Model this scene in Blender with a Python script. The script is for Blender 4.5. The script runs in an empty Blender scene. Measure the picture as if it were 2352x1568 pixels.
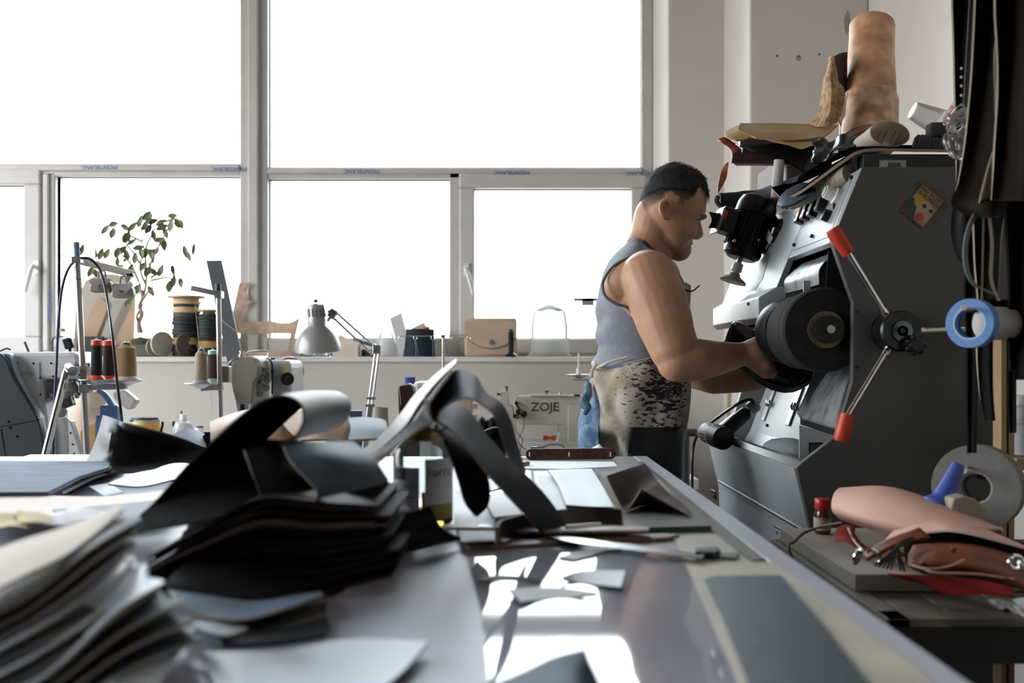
import bpy, bmesh, math, random
from mathutils import Vector, Matrix, Euler, noise
random.seed(7)
C = bpy.context.scene.collection
V = Vector
PI = math.pi
# the camera stands at (0,0,ZC) and looks along +Y; F is its focal length in pixels of the 2352 wide frame
F = 2287.0; ZC = 1.15; YH = 830.0; TZ = 0.95
def P(x, y, D):
    return V(((x-1176)/F*D, D, ZC-(y-YH)/F*D))
def T(x, y, z=TZ):
    D = (ZC-z)*F/(y-YH)
    return V(((x-1176)/F*D, D, z))
def R(a): return math.radians(a)
def lin(c):
    return tuple((v/12.92 if v <= 0.04045 else ((v+0.055)/1.055)**2.4) for v in c)
def hx(s):
    s = s.lstrip('#'); return lin([int(s[i:i+2], 16)/255 for i in (0, 2, 4)])
MATS = {}
def mat(name, col, rough=0.6, metal=0.0, var=0.0, vs=8.0, col2=None, bump=0.0, bs=60.0, spec=0.5, coat=0.0, trans=0.0,
        ior=1.45, alpha=1.0, stretch=None, sheen=0.0, sss=0.0, crough=0.1, edge=(0.4, 0.6), coord='Object', det=5.0):
    if name in MATS: return MATS[name]
    m = bpy.data.materials.new(name); m.use_nodes = True
    nt = m.node_tree; N = nt.nodes; L = nt.links
    b = N['Principled BSDF']
    c = hx(col) if isinstance(col, str) else col
    b.inputs['Base Color'].default_value = (*c, 1)
    b.inputs['Roughness'].default_value = rough
    b.inputs['Metallic'].default_value = metal
    b.inputs['Specular IOR Level'].default_value = spec
    b.inputs['Coat Weight'].default_value = coat
    b.inputs['Coat Roughness'].default_value = crough
    b.inputs['Transmission Weight'].default_value = trans
    b.inputs['IOR'].default_value = ior
    b.inputs['Alpha'].default_value = alpha
    b.inputs['Sheen Weight'].default_value = sheen
    if sss:
        b.inputs['Subsurface Weight'].default_value = sss
        b.inputs['Subsurface Radius'].default_value = (0.012, 0.004, 0.002)
        b.inputs['Subsurface Scale'].default_value = 1.0
    if var or col2 or bump:
        tc = N.new('ShaderNodeTexCoord'); mp = N.new('ShaderNodeMapping')
        L.new(tc.outputs[coord], mp.inputs['Vector'])
        if stretch: mp.inputs['Scale'].default_value = stretch
        if var or col2:
            nz = N.new('ShaderNodeTexNoise'); nz.inputs['Scale'].default_value = vs; nz.inputs['Detail'].default_value = det
            L.new(mp.outputs[0], nz.inputs['Vector'])
            mr = N.new('ShaderNodeMapRange'); mr.inputs['From Min'].default_value = edge[0]; mr.inputs['From Max'].default_value = edge[1]
            L.new(nz.outputs['Fac'], mr.inputs['Value'])
            mx = N.new('ShaderNodeMix'); mx.data_type = 'RGBA'
            mx.inputs['A'].default_value = (*c, 1)
            c2 = (hx(col2) if isinstance(col2, str) else col2) if col2 else tuple(v*(1-var) for v in c)
            mx.inputs['B'].default_value = (*c2, 1)
            L.new(mr.outputs[0], mx.inputs['Factor']); L.new(mx.outputs['Result'], b.inputs['Base Color'])
        if bump:
            nb = N.new('ShaderNodeTexNoise'); nb.inputs['Scale'].default_value = bs; nb.inputs['Detail'].default_value = 4
            L.new(mp.outputs[0], nb.inputs['Vector'])
            bp = N.new('ShaderNodeBump'); bp.inputs['Strength'].default_value = bump; bp.inputs['Distance'].default_value = 0.003
            L.new(nb.outputs['Fac'], bp.inputs['Height']); L.new(bp.outputs[0], b.inputs['Normal'])
    MATS[name] = m
    return m
def thin_glass(name, tint=(1, 1, 1), ior=1.45, rough=0.0, extra=0.0):
    """thin sheet: transparent, with the mirror-like share that glass has at its angle"""
    if name in MATS: return MATS[name]
    m = bpy.data.materials.new(name); m.use_nodes = True
    nt = m.node_tree; N = nt.nodes; L = nt.links; N.remove(N['Principled BSDF'])
    o = N['Material Output']; t = N.new('ShaderNodeBsdfTransparent'); g = N.new('ShaderNodeBsdfGlossy')
    t.inputs['Color'].default_value = (*tint, 1); g.inputs['Roughness'].default_value = rough
    f = N.new('ShaderNodeFresnel'); f.inputs['IOR'].default_value = ior
    x = N.new('ShaderNodeMixShader'); L.new(f.outputs[0], x.inputs[0]); L.new(t.outputs[0], x.inputs[1]); L.new(g.outputs[0], x.inputs[2])
    if extra:
        d = N.new('ShaderNodeBsdfDiffuse'); d.inputs['Color'].default_value = (.8, .8, .8, 1)
        y = N.new('ShaderNodeMixShader'); y.inputs[0].default_value = extra
        L.new(x.outputs[0], y.inputs[1]); L.new(d.outputs[0], y.inputs[2]); L.new(y.outputs[0], o.inputs['Surface'])
    else: L.new(x.outputs[0], o.inputs['Surface'])
    MATS[name] = m
    return m
def sheer(m, amt, col=None):
    """thin material that lets some light through"""
    nt = m.node_tree; N = nt.nodes; L = nt.links; o = N['Material Output']; b = N['Principled BSDF']
    t = N.new('ShaderNodeBsdfTranslucent'); t.inputs['Color'].default_value = (*(hx(col) if col else b.inputs['Base Color'].default_value[:3]), 1)
    x = N.new('ShaderNodeMixShader'); x.inputs[0].default_value = amt; L.new(b.outputs[0], x.inputs[1]); L.new(t.outputs[0], x.inputs[2]); L.new(x.outputs[0], o.inputs['Surface'])
    return m
def crom(pts, n):
    """Catmull-Rom through pts; n samples per span"""
    k = len(pts)
    if k < 3 or n < 2:
        return [V(p) for p in pts] if n < 2 else [V(pts[0]).lerp(V(pts[1]), i/n) for i in range(n+1)]
    out = []
    q = [V(p) for p in pts]
    for i in range(k-1):
        p1, p2 = q[i], q[i+1]
        p0 = q[i-1] if i > 0 else p1*2-p2
        p3 = q[i+2] if i+2 < k else p2*2-p1
        for j in range(n):
            t = j/n
            out.append(0.5*((2*p1)+(p2-p0)*t+(2*p0-5*p1+4*p2-p3)*t*t+(3*p1-p0-3*p2+p3)*t**3))
    out.append(q[-1].copy())
    return out
def lerp(a, b, t): return a+(b-a)*t
class B:
    """collects shapes that become ONE mesh object"""
    def __init__(s): s.v = []; s.f = []; s.m = []; s.M = Matrix(); s.cm = 0
    def at(s, loc=(0, 0, 0), rot=(0, 0, 0)):
        s.M = Matrix.Translation(V(loc)) @ Euler(rot).to_matrix().to_4x4(); return s
    def add(s, vs, fs, m=None):
        o = len(s.v); s.v += [s.M @ V(p) for p in vs]
        for f in fs: s.f.append([i+o for i in f]); s.m.append(s.cm if m is None else m)
        return s
    def box(s, c, d, rot=(0, 0, 0), m=None):
        r = Euler(rot).to_matrix(); c = V(c)
        vs = [c + r @ V((d[0]*x/2, d[1]*y/2, d[2]*z/2)) for x in (-1, 1) for y in (-1, 1) for z in (-1, 1)]
        return s.add(vs, [(0, 1, 3, 2), (4, 6, 7, 5), (0, 4, 5, 1), (2, 3, 7, 6), (0, 2, 6, 4), (1, 5, 7, 3)], m)
    def bb(s, a, b, m=None):
        a = V(a); b = V(b); return s.box((a+b)/2, [abs(b[i]-a[i]) for i in range(3)], m=m)
    def beam(s, p, q, w, h, up=(0, 0, 1), m=None):
        p = V(p); q = V(q); d = (q-p); l = d.length; d.normalize(); u = V(up)
        x = d.cross(u)
        if x.length < 1e-4: x = d.cross(V((0, 1, 0)))
        x.normalize(); z = x.cross(d)
        vs = [c + x*(a*w/2)+z*(b*h/2) for c in (p, q) for a in (-1, 1) for b in (-1, 1)]
        return s.add(vs, [(0, 1, 3, 2), (4, 6, 7, 5), (0, 4, 5, 1), (2, 3, 7, 6), (0, 2, 6, 4), (1, 5, 7, 3)], m)
    def ring(s, c, x, y, n, rx, ry=None):
        ry = rx if ry is None else ry
        return [c + x*(math.cos(2*PI*i/n)*rx)+y*(math.sin(2*PI*i/n)*ry) for i in range(n)]
    def loft(s, rings, cap=True, m=None, closed=False):
        n = len(rings[0]); vs = [p for r in rings for p in r]; fs = []
        k = len(rings)
        for i in range(k if closed else k-1):
            a = i*n; b = ((i+1) % k)*n
            for j in range(n):
                j2 = (j+1) % n; fs.append((a+j, a+j2, b+j2, b+j))
        if cap and not closed:
            fs.append(tuple(range(n))[::-1]); fs.append(tuple((k-1)*n+i for i in range(n)))
        return s.add(vs, fs, m)
    def frame(s, d):
        d = V(d).normalized(); a = V((0, 0, 1)) if abs(d.z) < 0.9 else V((1, 0, 0))
        x = d.cross(a).normalized(); y = d.cross(x).normalized(); return x, y
    def cyl(s, p, q, r1, r2=None, n=24, cap=True, m=None):
        p = V(p); q = V(q); r2 = r1 if r2 is None else r2; x, y = s.frame(q-p)
        return s.loft([s.ring(p, x, y, n, r1), s.ring(q, x, y, n, r2)], cap, m)
    def tube(s, pts, r, n=10, k=6, m=None, cap=True, flat=None, closed=False):
        pp = crom(pts, k) if k > 1 and len(pts) > 2 else [V(p) for p in pts]
        L = len(pp); rs = r if isinstance(r, (list, tuple)) else [r]*2
        rings = []; x = None
        for i, p in enumerate(pp):
            d = (pp[min(i+1, L-1)]-pp[max(i-1, 0)])
            if d.length < 1e-9: d = V((0, 0, 1))
            d.normalize()
            if x is None: x, y = s.frame(d)
            else:
                x = (x-d*x.dot(d)); x.normalize(); y = d.cross(x)
            t = i/(L-1)*(len(rs)-1); a = min(int(t), len(rs)-2); rr = lerp(rs[a], rs[a+1], t-a)
            rings.append(s.ring(p, x, y, n, rr, rr if flat is None else rr*flat))
        return s.loft(rings, cap, m, closed)
    def lathe(s, prof, base=(0, 0, 0), axis=(0, 0, 1), n=32, m=None, cap=True):
        base = V(base); a = V(axis).normalized(); x, y = s.frame(a)
        return s.loft([s.ring(base+a*h, x, y, n, max(r, 1e-5)) for r, h in prof], cap, m)
    def prism(s, poly, off, m=None):
        poly = [V(p) for p in poly]; off = V(off); n = len(poly)
        fs = [tuple(range(n)), tuple(range(2*n-1, n-1, -1))]+[(i, i+n, (i+1) % n+n, (i+1) % n) for i in range(n)]
        return s.add(poly+[p+off for p in poly], fs, m)
    def ell(s, c, r, rot=(0, 0, 0), n=20, k=14, m=None):
        c = V(c); e = Euler(rot).to_matrix(); r = (r, r, r) if isinstance(r, (int, float)) else r
        rings = []
        for i in range(k+1):
            a = PI*i/k; a = min(max(a, 0.02), PI-0.02)
            rings.append([c+e @ V((r[0]*math.sin(a)*math.cos(2*PI*j/n), r[1]*math.sin(a)*math.sin(2*PI*j/n), -r[2]*math.cos(a))) for j in range(n)])
        return s.loft(rings, True, m)
    def cap(s, p, q, r1, r2, n=16, m=None):
        """tapered capsule"""
        p = V(p); q = V(q); d = (q-p).normalized(); x, y = s.frame(d); rings = []
        for i in range(5):
            a = PI/2*i/5+0.05; rings.append(s.ring(p-d*r1*math.cos(a), x, y, n, r1*math.sin(a)))
        rings.append(s.ring(p, x, y, n, r1)); rings.append(s.ring(q, x, y, n, r2))
        for i in range(5):
            a = PI/2*(i+1)/5; a = min(a, PI/2-.05); rings.append(s.ring(q+d*r2*math.sin(a), x, y, n, r2*math.cos(a)))
        return s.loft(rings, True, m)
    def chain(s, pts, rs, n=14):
        for i in range(len(pts)-1): s.cap(pts[i], pts[i+1], rs[i], rs[i+1], n)
        return s
    def patch(s, rows, th, nu=5, nv=5, wav=0.0, ws=8.0, flip=False, mt=0, mb=None, me=None, sm=True):
        """a bent sheet of thickness th through a grid of points; mt/mb/me = material slot of top, back and cut edge"""
        rows = [[V(p) for p in r] for r in rows]
        g = [crom(r, nu) for r in rows]
        cols = [crom([g[i][j] for i in range(len(g))], nv) for j in range(len(g[0]))]
        G = [[cols[j][i] for j in range(len(cols))] for i in range(len(cols[0]))]
        a, b = len(G), len(G[0]); nrm = []
        for i in range(a):
            rr = []
            for j in range(b):
                du = G[i][min(j+1, b-1)]-G[i][max(j-1, 0)]; dv = G[min(i+1, a-1)][j]-G[max(i-1, 0)][j]
                n = du.cross(dv); n = n.normalized() if n.length > 1e-12 else V((0, 0, 1))
                rr.append(-n if flip else n)
            nrm.append(rr)
        if wav:
            for i in range(a):
                for j in range(b): G[i][j] = G[i][j]+nrm[i][j]*(wav*noise.noise(G[i][j]*ws))
        vs = [G[i][j]+nrm[i][j]*th/2 for i in range(a) for j in range(b)]+[G[i][j]-nrm[i][j]*th/2 for i in range(a) for j in range(b)]
        o = a*b; ft = []; fb = []; fe = []
        for i in range(a-1):
            for j in range(b-1):
                q = (i*b+j, i*b+j+1, (i+1)*b+j+1, (i+1)*b+j)
                if flip: q = q[::-1]
                ft.append(q); fb.append(tuple(k+o for k in q[::-1]))
        bd = [(0, j) for j in range(b)]+[(i, b-1) for i in range(1, a)]+[(a-1, j) for j in range(b-2, -1, -1)]+[(i, 0) for i in range(a-2, 0, -1)]
        for k in range(len(bd)):
            p = bd[k][0]*b+bd[k][1]; q = bd[(k+1) % len(bd)]; q = q[0]*b+q[1]
            e = (p, p+o, q+o, q) if not flip else (q, q+o, p+o, p)
            fe.append(e)
        k0 = len(s.v); s.v += [s.M @ p for p in vs]
        for fs, mm in ((ft, mt), (fb, mt if mb is None else mb), (fe, mt if me is None else me)):
            for f in fs: s.f.append([i+k0 for i in f]); s.m.append(mm)
        return s
    def slab(s, pts, th, m=None):
        """flat cut piece lying on its plane, thickness upwards"""
        pts = [V(p) for p in pts]
        ar = sum(pts[i].x*pts[(i+1) % len(pts)].y-pts[(i+1) % len(pts)].x*pts[i].y for i in range(len(pts)))
        if ar > 0: pts = pts[::-1]
        return s.prism(pts, (0, 0, th), m)
    def build(s, name, mats, parent=None, smooth=35, bevel=0, seg=2, sub=0, mods=None):
        me = bpy.data.meshes.new(name)
        me.from_pydata([tuple(p) for p in s.v], [], s.f)
        mats = mats if isinstance(mats, (list, tuple)) else [mats]
        for mm in mats: me.materials.append(mm)
        for p, k in zip(me.polygons, s.m): p.material_index = min(k, len(mats)-1)
        bm = bmesh.new(); bm.from_mesh(me); bmesh.ops.recalc_face_normals(bm, faces=bm.faces)
        if smooth:
            for f in bm.faces: f.smooth = True
            for e in bm.edges:
                if len(e.link_faces) == 2 and e.calc_face_angle(0) > R(smooth): e.smooth = False
        bm.to_mesh(me); bm.free()
        o = bpy.data.objects.new(name, me); C.objects.link(o)
        if parent:
            me.transform(wm(parent).inverted()); o.parent = parent
        else:
            xs = [v.co for v in me.vertices]
            lo = V([min(c[i] for c in xs) for i in range(3)]); hi = V([max(c[i] for c in xs) for i in range(3)])
            b = V(((lo.x+hi.x)/2, (lo.y+hi.y)/2, lo.z)); me.transform(Matrix.Translation(-b)); o.location = b
        if bevel:
            md = o.modifiers.new('Bevel', 'BEVEL'); md.width = bevel; md.segments = seg; md.limit_method = 'ANGLE'; md.angle_limit = R(38)
            md.harden_normals = False
        if sub:
            md = o.modifiers.new('Sub', 'SUBSURF'); md.levels = sub; md.render_levels = sub
        return o
def wm(o):
    m = Matrix.Translation(o.location) @ o.rotation_euler.to_matrix().to_4x4()
    return wm(o.parent) @ m if o.parent else m
def thing(name, label, cat, loc=(0, 0, 0), rot=(0, 0, 0), group=None):
    o = bpy.data.objects.new(name, None); C.objects.link(o); o.empty_display_size = 0.05
    o.location = loc; o.rotation_euler = rot; o['label'] = label; o['category'] = cat
    if group: o['group'] = group
    return o
def tag(o, label, cat, group=None, kind=None):
    o['label'] = label; o['category'] = cat
    if group: o['group'] = group
    if kind: o['kind'] = kind
    return o
def struct(o): o['kind'] = 'structure'; return o
def text(body, name, size, loc, rot, m, parent=None, depth=0.0006, align='CENTER', shear=0, sx=1.0, bold=0.0):
    cu = bpy.data.curves.new(name, 'FONT'); cu.body = body; cu.size = size; cu.extrude = depth; cu.align_x = align; cu.align_y = 'CENTER'
    cu.shear = shear; cu.offset = bold; cu.resolution_u = 3
    t = bpy.data.objects.new(name+'_src', cu); C.objects.link(t)
    dg = bpy.context.evaluated_depsgraph_get(); dg.update()
    me = bpy.data.meshes.new_from_object(t.evaluated_get(dg)); me.name = name
    bpy.data.objects.remove(t)
    me.transform(Matrix.Diagonal((sx, 1, 1, 1)))
    me.transform(Matrix.Translation(V(loc)) @ Euler(rot).to_matrix().to_4x4())
    me.materials.clear(); me.materials.append(m)
    o = bpy.data.objects.new(name, me); C.objects.link(o)
    if parent: me.transform(wm(parent).inverted()); o.parent = parent
    return o
def copy_tree(o, parent=None):
    c = o.copy(); C.objects.link(c)
    if parent: c.parent = parent
    for ch in list(o.children): copy_tree(ch, c)
    return c
# ---------- palette
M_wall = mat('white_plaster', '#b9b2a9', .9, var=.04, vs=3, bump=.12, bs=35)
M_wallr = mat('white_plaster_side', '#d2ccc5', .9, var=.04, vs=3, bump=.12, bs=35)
M_pvc = mat('white_pvc', '#c3bfba', .45, var=.06, vs=6)
M_gasket = mat('black_gasket', '#2a2d30', .7)
M_steel = mat('brushed_steel', '#b9b9b8', .28, 1.0)
M_chrome = mat('chrome', '#d5d5d5', .12, 1.0)
M_dark = mat('dark_plastic', '#1b1d1f', .45)
M_black = mat('black_plastic', '#0d0e10', .35)
M_white = mat('white_plastic', '#dcdad6', .4)
M_paper = mat('white_paper', '#e4e6e8', .8, var=.05, vs=14)
M_lblack = mat('blue_black_leather', '#080a0d', .6, bump=.25, bs=220, var=.25, vs=25, spec=.2)
M_lgrey = mat('grey_blue_leather', '#424d59', .6, bump=.25, bs=200, var=.18, vs=10, spec=.35)
M_lflesh = mat('leather_flesh_side', '#6b6058', .9, bump=.4, bs=180, var=.2, vs=25)
M_lbrown = mat('dark_brown_leather', '#0d0a0a', .65, bump=.25, bs=220, var=.3, vs=25, spec=.18)
M_matte = mat('matte_black_flesh', '#050607', 1.0, spec=0.0)
M_edge = mat('raw_leather_edge', '#8a7a68', .85)
M_cream = mat('cream_leather', '#cfc4b4', .7, bump=.2, bs=150, var=.08, vs=12)
M_red = mat('red_plastic', '#c8250f', .4)
M_redgrip = mat('red_rubber', '#c23a1c', .45, var=.12, vs=30)
M_blue = mat('blue_plastic', '#3c4f9a', .35)
# ================= room shell: the window wall runs along X at Y about 4.8, right wall along Y at X 1.47
YW = 4.86        # plane of the windows
YF = 4.60        # room side of the wall under the sill
SZ = P(0, 819, 4.6).z   # sill height
XL, XR, YB, CZ = -4.2, 1.47, -3.0, 3.7
M_floor = mat('grey_floor', '#3f3c3a', .6, var=.15, vs=2)
struct(B().bb((XL-.2, YB-.2, -.1), (XR+.2, YW+.3, 0)).build('floor', M_floor, smooth=0))
struct(B().bb((XL-.2, YB-.2, CZ), (XR+.2, YW+.3, CZ+.1)).build('ceiling', mat('grey_ceiling', '#8b8680', .9), smooth=0))
xo = P(1535, 0, 4.6).x     # end of the window opening (room side edge of the reveal)
xi = P(1496, 0, YW).x
struct(B().bb((XL, YF, 0), (xo, YW+.12, SZ-.025)).build('wall_front', M_wall, smooth=0))
struct(B().bb((XL, YF-.012, SZ-.025), (xo-.001, YW+.12, SZ)).build('trim_1', mat('sill_board', '#c9c5c0', .5, var=.08, vs=5), smooth=0, bevel=.004))
zt = 3.42
struct(B().bb((XL, YF, zt), (xo, YW+.12, CZ)).build('wall_front_top', M_wall, smooth=0))
# pier right of the window with splayed reveal, then the column
xc = P(1663, 0, 4.6).x
struct(B().prism([(xo, YF, 0), (xi, YW-.02, 0), (xi, YW+.2, 0), (XR, YW+.2, 0), (XR, YF, 0)], (0, 0, CZ)).build('wall_pier', M_wallr, smooth=0, bevel=.006))
yc = P(1663, 0, 4.6).x*F/(1722-1176)
struct(B().bb((xc, yc, 0), (XR, YF+.02, CZ)).build('wall_column', M_wallr, smooth=0, bevel=.008))
struct(B().bb((XR, YB, 0), (XR+.15, YW+.2, CZ)).build('wall_right', M_wallr, smooth=0))
struct(B().bb((XL, YB-.15, 0), (XR+.15, YB, CZ)).build('wall_back', mat('back_plaster','#2c2a28',.9), smooth=0))
# left wall with its own window openings
lw = B()
lw.bb((XL-.15, YB, 0), (XL, YW+.2, 1.1)); lw.bb((XL-.15, YB, 3.3), (XL, YW+.2, CZ))
for a, b in ((YB, .1),(-.2, .1), (2.0, 2.3), (4.3, YW+.2)): lw.bb((XL-.15, a, 1.1), (XL, b, 3.3))
struct(lw.build('wall_left', M_wall, smooth=0))
# wall marks: drilled holes and flaked plaster on the column, joint in the corner
M_hole = mat('drilled_hole', '#4a443e', .9); M_flake = mat('bare_plaster', '#a49c90', .95, var=.15, vs=60)
hb = B()
for x, y, r in ((1785, 128, 4), (1834, 130, 4), (1882, 125, 4)):
    p = P(x, y, yc); hb.cyl(p+V((0, -.002, 0)), p+V((0, .01, 0)), r/F*yc*.62, n=12)
struct(hb.build('trim_2', M_hole))
fp = [(1944, 28), (1948, 22), (1952, 40), (1955, 60), (1950, 72), (1944, 82), (1940, 68), (1938, 44)]
struct(B().prism([P(x, y, yc)+V((0, -.0015, 0)) for x, y in fp], (0, .004, 0)).build('trim_3', M_flake, smooth=0))
p = P(1834, 133, yc); struct(B().cyl(p+V((0, -.001, 0)), p+V((0, .01, 0)), .012, n=14).build('trim_4', M_flake))
# ---- windows: pvc profile grid
def bar(b, x0, y0, x1, y1, d0=.0, th=.07, D=YW):
    a = P(x0, y1, D); c = P(x1, y0, D)
    b.bb((a.x, D-th/2+d0, a.z), (c.x, D+th/2+d0, c.z))
def pane(n, x0, y0, x1, y1, z1=None):
    a = P(x0, y1, YW); c = P(x1, y0, YW)
    return struct(B().bb((a.x, YW-.004, a.z), (c.x, YW+.004, z1 if z1 else c.z)).build('window_%d' % n, M_pane, smooth=0))
M_pane = thin_glass('window_glass', (.97, .985, .98))
ytop = YH-(zt-ZC)*F/YW
# outer frame
fr = B()
bar(fr, -1100, ytop, -1040, 812, th=.08)             # far left post (out of view)
bar(fr, 557, ytop, 620, 812, th=.10)                   # main mullion
bar(fr, 578, ytop, 601, 812, d0=-.06, th=.03)
bar(fr, 1471, ytop, 1497, 812, th=.08)
bar(fr, -1100, 776, 1497, 820, th=.085)
bar(fr, -1100, ytop-2, 1497, ytop+26, th=.085)
bar(fr, -1100, 379, 557, 408, th=.09); bar(fr, -1100, 384, 557, 397, d0=-.05, th=.02)
bar(fr, 620, 387, 1471, 414, th=.09); bar(fr, 620, 391, 1471, 403, d0=-.05, th=.02)
bar(fr, 105, 400, 136, 812, th=.09); bar(fr, 112, 404, 124, 805, d0=-.05, th=.02)
bar(fr, 1033, 400, 1058, 812, th=.09)
FR = struct(fr.build('window_1', M_pvc, smooth=0, bevel=.006))
def sash(n, x0, y0, x1, y1, w):
    s = B(); d = -.025
    bar(s, x0, y0, x1, y0+w, d0=d); bar(s, x0, y1-w, x1, y1, d0=d); bar(s, x0, y0+w, x0+w, y1-w, d0=d); bar(s, x1-w, y0+w, x1, y1-w, d0=d)
    return struct(s.build('window_%d' % n, M_pvc, smooth=0, bevel=.008))
S1 = sash(2, 1056, 402, 1481, 812, 34)
S2 = sash(3, -330, 390, 105, 812, 38)
def gask(x0, y0, x1, y1, parent, dd=-.062):
    g = B(); D = YW
    for a, b, c, d in ((x0, y0, x1, y0+3), (x0, y1-3, x1, y1), (x0, y0, x0+3, y1), (x1-3, y0, x1, y1)):
        bar(g, a, b, c, d, d0=.0, th=.034)
    return g.build('seal', M_gasket, parent, smooth=0)
gask(133, 405, 559, 812-28, FR, -.047); gask(618, 412, 1036, 804-1, FR, -.047); gask(618, ytop+20, 1473, 389, FR, -.047); gask(-1042, ytop+20, 559, 380, FR, -.047)
gask(1088, 434, 1450, 782, S1, 0); gask(-294, 426, 70, 778, S2, -.0615)
pane(4, 134, 406, 558, 782); pane(5, 619, 412, 1035, 802); pane(6, 619, ytop+20, 1472, 388, zt-.03); pane(7, -1041, ytop+20, 558, 380, zt-.03)
pane(8, 1089, 435, 1449, 781); pane(9, -293, 428, 68, 777); pane(10, -1041, 400, -330, 782)
def handle(x, y, parent, s=1):
    p = P(x, y, YW-.06); h = B()
    h.box(p+V((0, -.004, 0)), (.026, .012, .065))
    h.cyl(p, p+V((0, -.035, 0)), .009)
    h.tube([p+V((0, -.03, .0)), p+V((0, -.042, 0)), p+V((s*.012, -.045, -.03)), p+V((s*.035, -.043, -.12))], [.010, .010, .011, .008], n=12)
    h.build('handle', M_white, parent, bevel=.002)
handle(1071, 620, S1); handle(84, 614, S2, -1)
M_film = mat('blue_film_print', '#3b5fa8', .5)
for x, y in ((228, 384), (525, 388), (830, 393), (1175, 396), (1478, 398)):
    p = P(x, y, YW-.061); text('MONTBLANC', 'print', .028, p, (R(90), R(180), 0), M_film, FR, .0002)
p = P(113, 700, YW-.061); text('MONTBLANC', 'print', .028, p, (R(90), R(90), 0), M_film, FR, .0002)
# ---- camera
cam = bpy.data.cameras.new('camera'); co = bpy.data.objects.new('camera', cam); C.objects.link(co)
co.location = (0, 0, ZC); co.rotation_euler = (R(90), 0, 0)
cam.sensor_width = 36; cam.lens = 36*F/2352; cam.shift_y = (YH-784)/2352; cam.clip_start = .05
cam.dof.use_dof = True; cam.dof.focus_distance = 2.35; cam.dof.aperture_fstop = 4.6; cam.dof.aperture_blades = 9
bpy.context.scene.camera = co
# ---- daylight: overcast white sky
w = bpy.data.worlds.new('sky'); bpy.context.scene.world = w; w.use_nodes = True
bg = w.node_tree.nodes['Background']; bg.inputs[0].default_value = (.93, .97, 1, 1); 
_n = w.node_tree.nodes; _l = w.node_tree.links
_tc = _n.new('ShaderNodeTexCoord'); _sp = _n.new('ShaderNodeSeparateXYZ'); _mr = _n.new('ShaderNodeMapRange')      # overcast sky: brighter towards the zenith
_l.new(_tc.outputs['Generated'], _sp.inputs[0]); _l.new(_sp.outputs[2], _mr.inputs[0])
_mr.inputs[1].default_value = -.15; _mr.inputs[2].default_value = .8; _mr.inputs[3].default_value = 3.6; _mr.inputs[4].default_value = 22.0; _l.new(_mr.outputs[0], bg.inputs[1])
_mc = _n.new('ShaderNodeMapRange'); _l.new(_sp.outputs[2], _mc.inputs[0]); _mc.inputs[1].default_value = .05; _mc.inputs[2].default_value = .7
_mx = _n.new('ShaderNodeMix'); _mx.data_type = 'RGBA'; _mx.inputs['A'].default_value = (1, .985, .965, 1); _mx.inputs['B'].default_value = (.66, .82, 1, 1)
_l.new(_mc.outputs[0], _mx.inputs['Factor']); _l.new(_mx.outputs['Result'], bg.inputs[0])
vs = bpy.context.scene.view_settings
vs.view_transform = 'Standard'; vs.look = 'None'; vs.exposure = 0.22; vs.gamma = 1.0; vs.use_curve_mapping = False
# ================= shoe finishing machine, front facing the window side (-X)
MY0, MY1 = 1.90, 2.78
M_mach = mat('machine_grey_paint', '#868b8d', .38, bump=.08, bs=300, var=.03, vs=6)
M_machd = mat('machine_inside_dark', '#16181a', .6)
M_plate = mat('worn_metal_plate', '#b8bcbf', .32, .75, var=.6, vs=45, edge=(.45, .7), bump=.1, bs=90, stretch=(1, 1, .35))
M_brush = mat('dark_brush_bristle', '#1d1b1a', .85, bump=.6, bs=260, var=.4, vs=40, stretch=(1, 8, 1))
FM = thing('finishing_machine', 'grey shoe finishing machine with brush wheel, hand wheel and control panel', 'machine', (.75, 2.3, 0))
prof = [(1980, 383), (1911, 555), (1959, 693), (1958, 874), (1920, 1002), (1844, 1061), (1829, 1075), (1870, 1250)]
pf = [P(x, y, MY0) for x, y in prof]; pf = [(p.x, p.z) for p in pf]
pf += [(.60, .05), (.95, .05), (.95, 1.521)]
pf[0] = (.668, 1.521)
def SX(z): return .668-.4*(1.521-z)
def slopept(x, y, e=0.0):
    a = (x-1176)/F; b = (y-YH)/F; D = (.5196-e)/(a+.4*b)
    return V((a*D, D, ZC-b*D))
SN = V((-1, 0, .4)).normalized()      # outward normal of the sloped front
SU = V((.4, 0, 1)).normalized()
B().prism([(x, MY0, z) for x, z in pf], (0, .018, 0)).build('side_panel', mat('machine_side_shaded', '#4a4a48', .45, bump=.1, bs=300), FM, smooth=0, bevel=.002)  # same grey paint as the front; its shade is put into this darker colour
B().prism([(x, MY1-.018, z) for x, z in pf], (0, .018, 0)).build('side_panel', M_mach, FM, smooth=0, bevel=.002)
B().bb((.672, MY0+.019, 1.511), (.95, MY1-.019, 1.5205)).build('top_panel', M_mach, FM, smooth=0, bevel=.002)
c = B(); c.bb((.86, MY0+.018, .3), (.94, MY1-.018, 1.5)); c.bb((.70, MY0+.3, 1.10), (.86, MY1-.02, 1.38)); c.build('inner_housing', M_machd, FM, smooth=0)
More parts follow.
